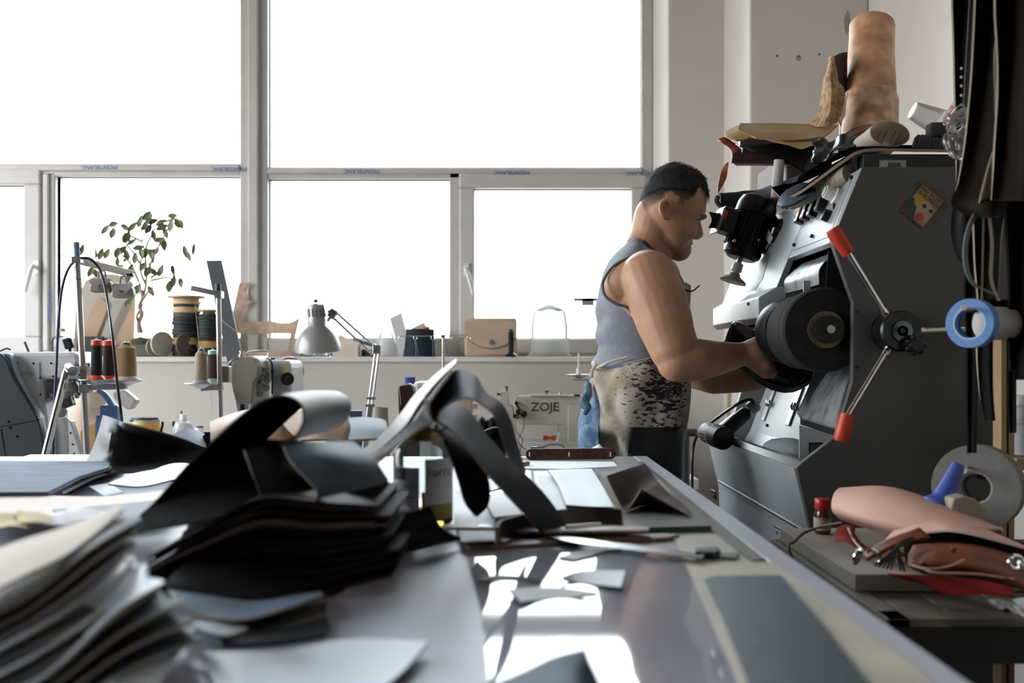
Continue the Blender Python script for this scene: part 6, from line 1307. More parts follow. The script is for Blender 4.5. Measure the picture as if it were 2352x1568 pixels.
strip('leather_strap', [P(998, 975, 1.09), P(1018, 1010, 1.08), P(1040, 1065, 1.08), P(1056, 1115, 1.09), P(1068, 1155, 1.10), P(1091, 1184, 1.11)],
      [P(1030, 975, 1.15), P(1065, 1010, 1.14), P(1103, 1062, 1.12), P(1123, 1110, 1.12), P(1121, 1158, 1.12), P(1095, 1186, 1.115)], .0024, [M_lblack, M_lblack, M_edge], 'black leather blade hanging point down right of the bottle')
strip('leather_strap', [P(968, 960, 1.09), P(985, 985, 1.08), P(1010, 990, 1.08), P(1040, 975, 1.09)], [P(975, 930, 1.17), P(1000, 950, 1.17), P(1030, 945, 1.16), P(1050, 930, 1.15)], .003, ML, 'black leather knot resting on the dark red bottle cap')
# ---- big curled sheet and the dark pile in front of it
NEAR = [(300, 1205), (360, 1150), (430, 1070), (500, 1003), (560, 950), (606, 920), (650, 909), (688, 926), (698, 962), (680, 1000), (640, 1022)]
def scl(x, y, D0, D1, dy=0): p = P(x, y, D0); return V((p.x, D1, p.z-dy))
M_ltop = mat('pale_back_leather', '#8b9296', .5, bump=.2, bs=160, var=.12, vs=8)
sheet('curled_hide', [[Z(x, y, .95) for x, y in NEAR], [scl(x, y, .95, 1.08) for x, y in NEAR], [scl(x, y, .95, 1.22, .004) for x, y in NEAR]], .0025, [M_matte, mat('sheen_black_leather', '#12171c', .5, bump=.2, bs=150, spec=.2), mat('dark_cut_edge', '#3a3530', .9)], 'large blue-black hide curled over like a wave in the middle of the table', 'leather', 5, 5, flip=True)
sheet('leather_flap', [[P(650, 1024, .93), P(730, 1016, .95), P(812, 1016, .98)], [P(668, 1062, .90), P(765, 1052, .91), P(858, 1055, .94)], [P(722, 1120, .88), P(790, 1106, .89), P(888, 1096, .92)], [P(727, 1147, .875), P(795, 1130, .885), P(893, 1104, .915)]], .002, [mat('slate_flap_leather', '#3b4852', .6, bump=.25, bs=200, var=.15, vs=20), M_lblack, M_edge], 'lit slate-blue leather flap hanging over the front of the pile', 'leather')
sheet('leather_flap', [[P(560, 1034, .92), P(610, 1030, .93), P(680, 1040, .95)], [P(580, 1090, .895), P(640, 1085, .90), P(710, 1080, .92)], [P(602, 1146, .88), P(665, 1136, .885), P(740, 1120, .90)]], .002, [M_lbrown, M_lbrown, M_edge], 'dull dark flap left of the lit slate-blue flap', 'leather')
sheet('leather_flap', [[P(850, 1085, .98), P(880, 1100, .97), P(895, 1112, .97)], [P(820, 1120, .95), P(850, 1135, .95), P(866, 1142, .95)], [P(760, 1140, .93), P(800, 1150, .93), P(830, 1158, .93)]], .002, ML, 'small black flap corner right under the slate-blue flap', 'leather')
sheet('leather_sheet', [[P(425, 1085, .98), P(500, 1022, 1.0), P(590, 1010, 1.03), P(700, 1016, 1.06)], [P(360, 1150, .955), P(480, 1105, .965), P(590, 1085, .98), P(700, 1080, 1.0)], [Z(290, 1225, .93), Z(450, 1200, .92), Z(580, 1170, .92), Z(720, 1150, .94)]], .002, [M_lblack, M_lblack, M_lbrown], 'black sheet bulging inside the curl above the dark pile', 'leather sheet')
G = 'dark leather sheets stacked in the pile'
words = ['lowest', 'second', 'third', 'fourth', 'fifth', 'sixth', 'seventh', 'eighth', 'ninth', 'tenth', 'eleventh', 'twelfth', 'thirteenth', 'top']
NP = 14
for i in range(NP):
    u = i/(NP-1); jx = (0, 14, -10, 6, -14, 9, 0, -8, 12, -4, 8, -12, 4, 0)[i]
    zL, zR = lerp(.953, 1.022, u), lerp(.953, 1.020, u**.9)
    D0 = .86+.012*math.sin(i*1.7);D1 = 1.03
    xl, xm, xr = 330+jx+u*10, 590+jx, 900-jx*2-u*30
    Xp = lambda x, D: (x-1176)/F*D
    rows = [[V((Xp(xl, .86)+(-.02 if D > 1 else 0), D, zL*.35+.953*.65+(.0 if i < 12 else .004))), V((Xp((xl+xm)/2, .86), D, lerp(.953, zL, .75))), V((Xp(xm, .86), D, zL+.008*u)), V((Xp((xm+xr)/2, .88), D, zL+.006*u)), V((Xp(xr, .92), D+.06, zR-.004*u))] for D in (D0, (D0+D1)/2, D1)]
    sheet('leather_sheet', rows, .0024, [M_lbrown if i % 3 else M_lblack, M_lbrown, mat('raw_brown_edge', '#54443a', .9) if i in (9, 10, 12) else M_lbrown], 'dark leather sheet in the pile, %s counted from the table' % words[i] if 0 < i < NP-1 else 'dark leather sheet, %s of the pile by the bottle' % ('lowest' if i == 0 else 'topmost'), 'leather sheet', 4, 2, .0015, 14, group=G)
sheet('leather_sheet', [[Z(700, 1230, .98), Z(800, 1205, 1.0), Z(900, 1190, 1.03), Z(987, 1163, 1.06)], [Z(660, 1290, .95), Z(800, 1265, .98), Z(920, 1245, 1.0), Z(1015, 1212, 1.04)], [Z(560, 1350, .90), Z(740, 1325, .93), Z(900, 1275, 1.0), Z(1064, 1236, 1.08)]], .0022, ML, 'black sheet with a curled shiny tip reaching in front of the bottle', 'leather sheet')
sheet('leather_sheet', [[Z(420, 1300, .84), Z(560, 1290, .86), Z(720, 1262, .9)], [Z(380, 1345, .80), Z(560, 1340, .82), Z(720, 1310, .87)], [Z(430, 1375, .79), Z(600, 1372, .80), Z(760, 1340, .86)]], .002, [M_lbrown, M_lbrown, M_lbrown], 'dark brown sheet sticking out low at the front of the pile', 'leather sheet')
sheet('paper_sheet', [[Z(840, 1175, 1.14), Z(885, 1130, 1.17), Z(905, 1118, 1.2)], [Z(850, 1195, 1.10), Z(890, 1160, 1.13), Z(912, 1195, 1.15)]], .001, [M_paper], 'cream paper corner between the pile and the bottle', 'paper')
# ---- tan hide and rolls behind the curl
M_tan = mat('tan_hide', '#a98467', .5, bump=.2, bs=90, var=.15, vs=7)
sheet('tan_hide', [[Z(482, 970, 1.62), Z(560, 945, 1.66), Z(640, 917, 1.72), Z(700, 945, 1.78)], [Z(484, 1000, 1.56), Z(560, 972, 1.58), Z(650, 955, 1.62), Z(735, 985, 1.66)], [Z(482, 1045, 1.50), Z(570, 1040, 1.50), Z(660, 1040, 1.50), Z(760, 1050, 1.52)]], .003, [M_tan, M_tan, M_edge], 'folded tan hide behind the blue-black curl', 'leather', 5, 5, .004, 12)
sheet('suede_piece', [[Z(640, 960, 1.60), Z(700, 944, 1.62), Z(770, 940, 1.64), Z(803, 956, 1.66)], [Z(660, 985, 1.52), Z(720, 972, 1.52), Z(780, 972, 1.54), Z(806, 990, 1.58)], [Z(690, 1012, 1.46), Z(730, 1010, 1.46), Z(770, 1012, 1.48), Z(798, 1018, 1.52)]], .003, [mat('beige_suede', '#b9a08c', .85, bump=.3, bs=120), M_tan, M_edge], 'rounded beige suede piece right of the tan hide', 'leather')
sheet('leather_roll', [[Z(800, 962, 1.60), Z(840, 960, 1.60), Z(880, 966, 1.60), Z(888, 980, 1.6)], [Z(806, 985, 1.52), Z(845, 982, 1.52), Z(882, 986, 1.53), Z(890, 998, 1.53)], [Z(800, 1012, 1.46), Z(840, 1010, 1.46), Z(870, 1008, 1.48), Z(886, 1008, 1.48)]], .004, [M_lgrey, M_lblack, M_edge], 'grey-blue leather roll right of the beige suede', 'leather')
# ---- grey creased leather and neighbours, far left of the table
M_lg2 = mat('charcoal_grained_leather', '#37393c', .5, bump=.25, bs=160, var=.2, vs=9)
sheet('creased_leather', [[P(238, 953, 1.86), P(262, 962, 1.80), P(300, 974, 1.74), P(360, 990, 1.74), P(420, 1008, 1.76), P(505, 1040, 1.78)], [P(228, 990, 1.84), P(256, 1000, 1.72), P(300, 1030, 1.78), P(360, 1034, 1.79), P(430, 1040, 1.78), P(500, 1050, 1.76)], [Z(214, 1030, 1.82), Z(248, 1050, 1.72), Z(290, 1065, 1.74), Z(360, 1064, 1.74), Z(430, 1064, 1.74), Z(495, 1060, 1.74)], [Z(200, 1060, 1.80), Z(240, 1085, 1.66), Z(300, 1085, 1.66), Z(360, 1085, 1.66), Z(430, 1082, 1.68), Z(490, 1078, 1.68)]], .003, [M_lg2, M_lflesh, M_edge], 'stiff creased charcoal leather standing on the table behind the white leather', 'leather', 4, 4)
sheet('grey_suede', [[Z(395, 1000, 1.86), Z(430, 985, 1.9), Z(465, 995, 1.92)], [Z(398, 1020, 1.82), Z(430, 1012, 1.84), Z(470, 1015, 1.86)], [Z(405, 1040, 1.8), Z(440, 1040, 1.8), Z(480, 1040, 1.82)]], .003, [M_lgrey], 'rounded grey suede piece behind the creased leather', 'leather')
b = B(); zg = [(460+(k % 2)*5+k*1.2, 1022-k*5) for k in range(7)]; b.prism([P(x, y, 1.88) for x, y in zg+[(486, 992), (492, 1040), (462, 1036)]], (0, .003, 0)); tag(b.build('pinked_swatch', M_lblack, smooth=0), 'black zigzag-edged swatch beside the tan hide', 'swatch')
B_ = B().slab([T(x, y, TZ+.001) for x, y in [(30, 1062), (70, 1050), (206, 1050), (206, 1066), (30, 1070)]], .006); tag(B_.build('white_board', mat('white_board', '#d9dbdd', .4), smooth=0), 'white board lying at the far left table edge', 'board')
# blue-grey felt sheets with white layers
M_felt = mat('blue_grey_felt', '#5f6f80', .8, var=.35, vs=60, stretch=(.25, 1.5, 1), bump=.3, bs=120)
for i, (dx, dz, m, l) in enumerate(((40, .004, M_lblack, 'bottom black layer of the blue-grey sheets at the left edge'), (34, .009, mat('white_layer', '#d4dae4', .6), 'lower white rounded layer under the blue-grey sheets'), (12, .014, M_lblack, 'middle black layer of the blue-grey sheets at the left edge'), (6, .019, mat('white_layer', '#d4dae4'), 'upper white rounded layer under the blue-grey felt'), (0, .026, M_felt, 'mottled blue-grey felt sheet on top at the left edge'))):
    cut('felt_sheet' if i == 4 else 'card_layer', [(-120, 1064), (150+dx, 1063), (235+dx, 1064), (252+dx, 1069), (250+dx, 1078), (180+dx, 1100), (110+dx, 1136), (-160, 1138)], .004, m, l, 'sheet', z=TZ+dz, group='layers under the blue-grey felt at the left edge' if i < 4 else None)
sheet('white_leather', [[Z(340, 1082, 1.55), Z(400, 1066, 1.58), Z(460, 1066, 1.6)], [Z(290, 1098, 1.46), Z(360, 1086, 1.48), Z(440, 1082, 1.5)], [Z(248, 1113, 1.40), Z(330, 1116, 1.40), Z(420, 1098, 1.42)]], .0022, [mat('white_blue_leather', '#ccd4e2', .45, bump=.15, bs=120), M_lblack, M_lblack], 'wavy white leather piece left of the dark diagonal hide', 'leather', 5, 5, .004, 16)
cut('paper_strip', [(205, 1118), (250, 1110), (285, 1132), (240, 1140)], .001, M_paper, 'short white paper strip beside the wavy white leather', 'paper', z=TZ+.012)
sheet('beige_hide', [[Z(-60, 1135, 1.32), Z(120, 1140, 1.30), Z(260, 1140, 1.30), Z(430, 1122, 1.34)], [Z(-60, 1165, 1.22), Z(100, 1168, 1.20), Z(240, 1158, 1.22), Z(400, 1134, 1.28)], [Z(-60, 1195, 1.12), Z(60, 1190, 1.12), Z(200, 1175, 1.15), Z(380, 1146, 1.22)]], .0022, [mat('beige_hide', '#bba596', .6, bump=.1, bs=90), M_tan, M_edge], 'smooth beige hide at the left edge in front of the felt sheets', 'leather')
sheet('blue_grey_hide', [[Z(120, 1172, 1.14), Z(260, 1160, 1.16), Z(400, 1146, 1.2)], [Z(140, 1190, 1.06), Z(270, 1185, 1.06), Z(370, 1180, 1.08)], [Z(180, 1215, .98), Z(280, 1212, .98), Z(350, 1205, 1.0)]], .0022, [M_lgrey, M_lblack, M_edge], 'blue-grey hide between the beige hide and the dark pile', 'leather')
for k in range(5):
    x, y = (20, 75, 140, 190, 235)[k], (1200, 1188, 1190, 1180, 1192)[k]
    sheet('paper_scrap', [[Z(x-38, y-8, .93+.02*k), Z(x, y-16, .95+.02*k), Z(x+40, y-6, .95+.02*k)], [Z(x-34, y+12, .88+.02*k), Z(x, y+8, .88+.02*k), Z(x+44, y+10, .89+.02*k)]], .001, [M_paper if k > 1 else mat('yellowish_paper', '#c9b98c', .8)], ('yellowish paper scrap at the left edge', 'yellowish paper scrap second from the left edge', 'white paper scrap in the middle of the scraps', 'white crumpled scrap behind the raised cream tip', 'white paper scrap nearest the dark pile')[k], 'paper', 4, 4, .006, 30, group='paper scraps left of the pile')
# ---- blurred stack in the left foreground
M_fe = [mat('slate_leather_fg', '#212b36', .6, bump=.2, bs=150, spec=.25), mat('raw_edge_pale', '#7d7568', .8), M_lblack, mat('white_blue_leather', '#b4bccb')]
G = 'leather pieces fanned in the left foreground stack'
tops = [(M_cream, 'cream'), (M_fe[0], 'slate'), (M_lblack, 'black'), (M_fe[0], 'slate'), (M_fe[3], 'white'), (M_lblack, 'black'), (M_fe[3], 'white'), (M_lblack, 'black'), (M_fe[3], 'white'), (M_fe[0], 'slate'), (M_lblack, 'black'), (M_fe[0], 'slate')]
ordn = ['topmost', 'second from the top', 'third from the top', 'fourth from the top', 'fifth from the top', 'sixth from the top', 'seventh from the top', 'eighth from the top', 'ninth from the top', 'tenth from the top', 'eleventh from the top', 'lowest']
tips = [(285, 1166), (330, 1186), (322, 1210), (318, 1240), (318, 1276), (330, 1318), (352, 1322), (372, 1345), (384, 1330), (420, 1378), (450, 1420), (470, 1460)]
for i, (m, cn) in enumerate(tops):
    tx_, ty_ = tips[i]; D0 = .74-.008*i; Da = .60-.006*i
    if i == 0:
        n0 = [Z(-90, 1395, .60), Z(60, 1322, .62), Z(175, 1262, .66), Z(284, 1172, .74)]
        f0 = [Z(-90, 1295, .70), Z(50, 1243, .71), Z(150, 1212, .73), Z(278, 1162, .76)]
    else:
        n0 = [Z(-90, 1420+i*30, Da), Z(60+i*6, 1345+i*26, Da+.02), Z(200+i*9, ty_+75, Da+.06), Z(tx_-4, ty_+8, D0)]
        dz = .004 if i not in (4, 6, 8) else .010
        f0 = [n0[0]+V((-.02, .08, dz*.8)), n0[1]+V((-.03, .09, dz)), n0[2]+V((-.02, .09, dz)), Z(tx_-(50 if i in (4, 6, 8) else 20), ty_+2, D0+.025)]
    sheet('leather_piece', [n0, [(p+q)/2+V((0, 0, .001)) for p, q in zip(n0, f0)], f0], .0022, [m, M_lblack, M_fe[1]], '%s leather piece in the left foreground stack, %s' % (cn, ordn[i]), 'leather sheet', 5, 4, group=G)
# small curled heap, lower centre-left
G = 'curled offcuts heaped at the lower left'
sheet('curled_offcut', [[Z(385, 1352, .80), Z(480, 1342, .84), Z(560, 1342, .86), Z(650, 1362, .86), Z(742, 1360, .84)], [Z(400, 1375, .77), Z(490, 1380, .78), Z(580, 1385, .79), Z(660, 1378, .80), Z(735, 1368, .81)], [Z(405, 1390, .74), Z(470, 1418, .73), Z(560, 1424, .73), Z(650, 1400, .76), Z(742, 1366, .80)]], .002, [mat('slate_offcut', '#6d7b8c', .5, bump=.2, bs=120), M_lblack, M_edge], 'boat-shaped slate offcut, topmost of the lower left heap', 'leather', 5, 5, group=G)
sheet('curled_offcut', [[Z(470, 1420, .74), Z(600, 1420, .76), Z(750, 1385, .79)], [Z(480, 1450, .72), Z(610, 1455, .73), Z(752, 1410, .77)]], .003, ML, 'black offcut just under the boat-shaped one', 'leather', group=G)
sheet('curled_offcut', [[Z(420, 1432, .72), Z(500, 1430, .73), Z(575, 1440, .74)], [Z(440, 1445, .70), Z(510, 1462, .70), Z(560, 1450, .72)]], .002, [mat('white_blue_leather', '#b4bccb'), M_lblack, M_edge], 'small white curled offcut at the left of the lower heap', 'leather', group=G)
sheet('curled_offcut', [[Z(500, 1462, .71), Z(620, 1470, .73), Z(720, 1440, .76), Z(750, 1450, .77)], [Z(510, 1492, .695), Z(620, 1500, .70), Z(740, 1490, .72), Z(760, 1494, .74)]], .003, [M_lblack, M_lblack, M_lgrey], 'black offcut with grey edge, lowest of the heap', 'leather', group=G)
sheet('curled_offcut', [[Z(600, 1340, .88), Z(700, 1352, .87), Z(805, 1370, .87)], [Z(640, 1362, .84), Z(720, 1378, .84), Z(770, 1386, .84)]], .002, ML, 'flat dark offcut pointing right behind the lower left heap', 'leather', group=G)
# big pale sheets at the bottom
M_pale = mat('pale_blue_leather', '#c6ced8', .5, bump=.12, bs=120)
sheet('pale_hide', [[T(430, 1496, TZ+.006), T(540, 1500, TZ+.010), T(660, 1495, TZ+.010), T(800, 1470, TZ+.006), T(985, 1475, TZ+.008)], [T(470, 1530, TZ+.003), T(560, 1550, TZ+.008), T(680, 1540, TZ+.004), T(800, 1530, TZ+.004), T(930, 1540, TZ+.006)], [T(500, 1590, TZ+.003), T(580, 1620, TZ+.004), T(680, 1610, TZ+.002), T(780, 1620, TZ+.002), T(830, 1625, TZ+.004)]], .002, [M_pale, M_lblack, M_lblack], 'large pale blue-grey leather sheet at the bottom left of the table', 'leather', 5, 5)
sheet('pale_leather', [[Z(360, 1430, .70), Z(410, 1432, .705), Z(458, 1440, .71)], [Z(300, 1500, .63), Z(360, 1510, .635), Z(410, 1500, .65)], [Z(240, 1600, .57), Z(300, 1610, .57), Z(350, 1600, .59)]], .002, [M_pale, M_lblack, M_edge], 'pale leather strip sloping down at the bottom left', 'leather')
# ================= on top of the machine and on the wall side
TOPZ = 1.521
def tz(x, D, z=TOPZ): return V(((x-1176)/F*D, D, z))
M_hide = mat('veg_tan_hide', '#c99d7a', .6, bump=.3, bs=90, var=.35, vs=16, col2='#9c6a49', edge=(.38, .68), det=8)
M_hide2 = mat('rough_hide', '#b08d6a', .9, bump=1, bs=160, var=.5, vs=70)
M_mark = mat('bin_grey_brown', '#5d5552', .7)
# low storage box at the far end of the machine top carrying the leather pile
tag(B().bb((.68, 2.47, TOPZ+.001), (.93, 2.76, 1.668)).build('storage_box', M_mark, smooth=0, bevel=.004), 'dark grey-brown storage box on the machine top under the leather pile', 'box')
t = thing('cardboard_tube', 'short pale cardboard tube between the box and the rolled leather on the machine', 'tube', tz(1790, 2.44, 1.53))
B().cyl(P(1783, 455, 2.44), P(1790, 368, 2.44), .013, n=20).build('tube_wall', mat('pale_tube', '#b9b3ad', .6), t)
# long dark soft sheet lying over green box, hanging over the front
t = thing('green_box', 'dark green flat box with white label on the machine top', 'box', tz(2070, 1.98))
B().bb((tz(1975, 1.96).x, 1.94, TOPZ+.001), (.94, 2.30, TOPZ+.033)).build('box_body', mat('dark_green_card', '#16241f', .5), t, smooth=0, bevel=.001)
B().box((tz(2050, 1.94).x, 1.939, TOPZ+.012), (.052, .001, .018)).build('box_label', mat('label_grey', '#8e9190', .6), t, smooth=0)
text('iO', 'lettering', .013, (tz(2030, 1.94).x, 1.9382, TOPZ+.013), (R(90), 0, 0), M_white, t, .0002)
b = B()
for k in range(9): b.box((tz(2040, 1.94).x+k*.0028, 1.9382, TOPZ+.011), (.001+.0006*(k % 2), .0004, .010))
b.build('barcode', M_black, t, smooth=0)
tag(B().box((tz(1957, 2.0).x, 2.02, TOPZ+.0215), (.030, .09, .040), (0, 0, R(8))).build('small_box', mat('pale_box', '#b7aea2', .7), smooth=0, bevel=.001), 'small pale box at the front corner of the machine top', 'box')
tag(B().box((tz(1985, 2.1).x, 2.16, TOPZ+.0455), (.05, .06, .04), (0, 0, R(-6))).build('teal_box', mat('pale_teal_box', '#8fa39d', .6), smooth=0, bevel=.001), 'pale teal carton beside the small pale box', 'box')
def soft(x, y, D, dz=0): return P(x, y, D)+V((0, 0, dz))
mats_ = [M_matte, mat('grey_backing', '#4a463f', .85, bump=.3, bs=150), M_edge]
sheet('leather_hide', [[soft(2205, 347, 1.93), soft(2100, 345, 1.93), soft(1985, 346, 1.94), soft(1935, 372, 1.96), soft(1880, 412, 2.0), soft(1840, 440, 2.04), soft(1800, 462, 2.1)], [soft(2205, 340, 2.12), soft(2090, 338, 2.12), soft(1975, 340, 2.14), soft(1925, 366, 2.16), soft(1870, 402, 2.2), soft(1828, 430, 2.24), soft(1785, 446, 2.3)], [soft(2180, 338, 2.34), soft(2070, 336, 2.34), soft(1965, 340, 2.36), soft(1915, 362, 2.38), soft(1862, 392, 2.4), soft(1820, 418, 2.44), soft(1770, 430, 2.46)]], .006, mats_, 'long black leather hide with pale raw edge draped over the boxes on the machine', 'leather', 5, 4)
b = B(); b.lathe([(.0, 0), (.021, 0), (.023, .02), (.023, .20), (.019, .205), (0, .20)], P(1955, 398, 1.97), (P(1858, 440, 2.10)-P(1955, 398, 1.97)), 28)
tag(b.build('printed_tube', mat('printed_tube', '#8d8377', .6, var=.3, vs=120)), 'grey-beige printed tube under the hide at the front of the machine top', 'tube')
# grey-blue piece and dark felt roll pointing left
sheet('leather_glove', [[soft(1787, 470, 2.12), soft(1800, 445, 2.1), soft(1842, 422, 2.08), soft(1876, 430, 2.06)], [soft(1795, 477, 2.08), soft(1822, 470, 2.06), soft(1850, 455, 2.04), soft(1872, 448, 2.02)]], .006, [mat('dusty_blue_leather', '#26303a', .6, bump=.4, bs=90, var=.3, vs=30)], 'dusty grey-blue pointed leather piece resting on the slope of the machine', 'leather')
b = B(); b.tube([P(1652, 461, 2.60), P(1700, 458, 2.60), P(1750, 454, 2.58), P(1800, 438, 2.48), P(1850, 418, 2.34)], [.020, .022, .024, .024, .02], 20, 6)
b.tube([P(1720, 470, 2.62), P(1770, 462, 2.58), P(1815, 445, 2.5)], [.014, .018, .012], 14, 6)
for i, v in enumerate(b.v): b.v[i] = v+V((0, 0, 1))*(.004*noise.noise(v*25))
t = thing('felt_roll', 'dark felt roll sticking out left towards the head of the man', 'roll', P(1652, 480, 2.52)); b.build('rolled_felt', mat('dark_felt', '#26272a', .95, bump=.6, bs=160), t)
B().tube([P(1649, 450, 2.58), P(1646, 462, 2.58), P(1655, 474, 2.58)], .006, 8).build('roll_end', mat('felt_end', '#3a393a', .95), t)
sheet('leather_scrap', [[P(1628, 486, 2.46), P(1650, 490, 2.46), P(1672, 484, 2.46)], [P(1634, 505, 2.46), P(1652, 506, 2.46), P(1668, 500, 2.46)], [P(1626, 524, 2.46), P(1650, 522, 2.46), P(1664, 512, 2.46)]], .004, [M_lblue], 'curled slate leather scrap behind the motor box', 'leather')
# pile on the box: brown-red hide, dark rolls, kraft folder, orange strip
M_rust = mat('rust_leather', '#9a4a2e', .5, bump=.2, bs=100, var=.2, vs=12); M_wine = mat('wine_leather', '#3a2426', .5, bump=.2, bs=120)
sheet('wine_hide', [[P(1685, 352, 2.50), P(1760, 355, 2.49), P(1850, 350, 2.48)], [P(1684, 368, 2.49), P(1760, 372, 2.47), P(1845, 372, 2.47)], [P(1690, 377, 2.54), P(1760, 377, 2.54), P(1840, 378, 2.54)]], .008, [M_wine], 'wine-brown folded leather at the bottom of the pile on the storage box', 'leather')
b = B(); b.tube([P(1706, 343, 2.52), P(1780, 342, 2.50), P(1850, 336, 2.48)], [.014, .016, .014], 16, 4); tag(b.build('leather_roll', mat('plum_grey_leather', '#3b363b', .5)), 'plum-grey leather roll on the wine-brown leather', 'roll')
b = B(); b.tube([P(1700, 327, 2.56), P(1740, 329, 2.56), P(1800, 330, 2.56)], [.013, .013, .013], 16, 4); b.tube([P(1698, 327, 2.56), P(1701, 327, 2.56)], .012, 14, 1); tag(b.build('leather_roll', mat('grey_purple_leather', '#6a5f63', .55)), 'small mauve-grey roll just under the kraft card', 'roll')
sheet('leather_sheet', [[P(1712, 338, 2.46), P(1790, 330, 2.46), P(1880, 326, 2.46)], [P(1730, 346, 2.44), P(1790, 356, 2.44), P(1850, 378, 2.44)], [P(1760, 350, 2.43), P(1810, 372, 2.43), P(1848, 396, 2.43)]], .004, [M_lblack], 'black leather sheet drooping from the pile on the storage box', 'leather')
t = thing('rust_strip', 'rust-orange leather strip hanging down left of the pile', 'leather', P(1665, 440, 2.5))
b = B(); b.patch([[P(1648, 320, 2.52), P(1668, 318, 2.52), P(1690, 328, 2.52)], [P(1658, 326, 2.50), P(1674, 330, 2.50), P(1692, 335, 2.50)], [P(1680, 346, 2.50), P(1690, 348, 2.50), P(1703, 345, 2.50)], [P(1680, 375, 2.50), P(1692, 373, 2.50), P(1702, 368, 2.50)]], .003, 4, 4, .006, 40); b.build('strip_top', M_rust, t)
b = B(); b.patch([[P(1668, 376, 2.51), P(1674, 372, 2.51)], [P(1656, 395, 2.5), P(1671, 392, 2.5)], [P(1650, 420, 2.5), P(1667, 412, 2.5)], [P(1648, 444, 2.5), P(1652, 440, 2.5)]], .003, 3, 6, .004, 60); b.build('strip_tail', mat('orange_leather', '#b96a45', .55, bump=.2, bs=100), t)
M_kf = mat('kraft_tan', '#a78a5c', .75, var=.12, vs=12)
t = thing('kraft_folder', 'folded tan card and paper lying flat on top of the dark rolls', 'card', P(1790, 320, 2.5))
b = B(); b.patch([[P(1700, 286, 2.62), P(1800, 285, 2.62), P(1925, 287, 2.62)], [P(1697, 300, 2.52), P(1800, 304, 2.50), P(1905, 306, 2.5)], [P(1735, 316, 2.46), P(1800, 321, 2.44), P(1890, 316, 2.44)]], .004, 4, 4, .003, 12); b.build('card_top', M_kf, t)
b = B(); b.patch([[P(1700, 287, 2.60), P(1672, 300, 2.58), P(1667, 306, 2.56)], [P(1698, 300, 2.52), P(1685, 312, 2.5), P(1670, 316, 2.5)], [P(1725, 316, 2.47), P(1705, 322, 2.47), P(1690, 322, 2.47)]], .004, 4, 4); b.build('card_end', M_kf, t)
b = B(); b.patch([[P(1760, 320, 2.45), P(1830, 322, 2.45), P(1895, 318, 2.45)], [P(1780, 326, 2.44), P(1835, 332, 2.44), P(1875, 330, 2.44)], [P(1810, 332, 2.43), P(1838, 342, 2.43), P(1860, 336, 2.43)]], .002, 4, 4); b.build('card_flap', mat('pale_tan_card', '#b39a70', .75), t)
# crumpled black leather, paper tube, hides
b = B(); rr2 = random.Random(11)
pts0 = [[P(1868, 330, 2.36), P(1885, 315, 2.36), P(1905, 328, 2.34), P(1930, 308, 2.32), P(1950, 318, 2.30), P(1990, 300, 2.28)], [P(1872, 350, 2.32), P(1895, 335, 2.30), P(1910, 345, 2.28), P(1935, 325, 2.26), P(1960, 330, 2.24), P(1995, 318, 2.22)], [P(1862, 372, 2.28), P(1895, 366, 2.26), P(1915, 358, 2.24), P(1940, 346, 2.22), P(1965, 342, 2.2), P(1990, 338, 2.18)]]
b.patch(pts0, .004, 5, 5, .016, 28); tag(b.build('crumpled_leather', mat('ink_leather', '#0b1014', .35, bump=.2, bs=120), smooth=180), 'crumpled black leather between the tan card and the paper tube', 'leather')
sheet('leather_sheet', [[P(1990, 300, 2.5), P(1960, 312, 2.5), P(1930, 322, 2.5)], [P(1992, 340, 2.3), P(1960, 345, 2.3), P(1925, 350, 2.3)]], .005, [M_lblack], 'black leather sheet under the base of the big hide roll', 'leather')
t = thing('paper_tube', 'wide cream paper roll with pencil lines, open end facing right', 'roll', P(2010, 345, 2.1))
m0, m1 = P(2044, 307, 2.02), P(1995, 330, 2.24); dxx = m0-m1
b = B(); 
x_, y_ = V((1, .25, .0)).normalized(), V((0, .15, 1)).normalized()
o0 = b.ring(m0, x_, y_, 40, .0465, .0275); o1 = b.ring(m1+V((0, 0, -.004)), x_, y_, 40, .040, .022); i0 = b.ring(m0, x_, y_, 40, .0445, .0255); i1 = b.ring(m1, x_, y_, 40, .038, .020)
b.loft([i1, i0, o0, o1], cap=False); b.build('rolled_paper', sheer(mat('cream_paper', '#cbc1b2', .75), .55), t, smooth=50)
b = B()
for dxp in (-14, 0, 20, 34): b.tube([P(2038+dxp, 305, 2.08)+V((0, 0, .004)), P(2022+dxp, 335, 2.03)+V((0, -.0, .003))], .0007, 4)
b.build('pencil_line', M_dark, t)
# big hide roll leaning in the corner of wall and column
A = P(1994, 330, 2.62); E_ = P(2003, 62, 2.78); d = E_-A; Ln = d.length
t = thing('hide_roll', 'tall upright roll of tan leather hide leaning by the right wall', 'roll', A)
b = B(); R0 = 62/F*2.66; x_, y_ = b.frame(d); rings = []
for j in range(16):
    u = j/15; c_ = A+d*u; rg = []; n_ = 60; r_ = R0*(1.06-.12*u+(.04*math.sin(u*6)))
    for k in range(n_): a_ = 2*PI*k/n_; rg.append(c_+x_*math.cos(a_)*r_+y_*math.sin(a_)*r_*.9+d*((u-.5)*2*.02*math.sin(a_*1+1)*(1 if u > .5 else 0)))
    rings.append(rg)
ins = [[p+(A+d*1.0-p)*.06+V((0, 0, 0)) for p in rings[-1]], [(A+d*.6)+(p-(A+d))*.9 for p in rings[-1]]]
b.loft(rings+ins, cap=True); b.build('outer_hide', M_hide, t, smooth=50)
b = B(); rows = []
for u in (0.0, .1, .22, .33): rows.append([A+d*(u*1.0)+x_*math.cos(a_)*(R0*1.10)+y_*math.sin(a_)*(R0*1.0) for a_ in [PI*2*k/30 for k in range(31)]])
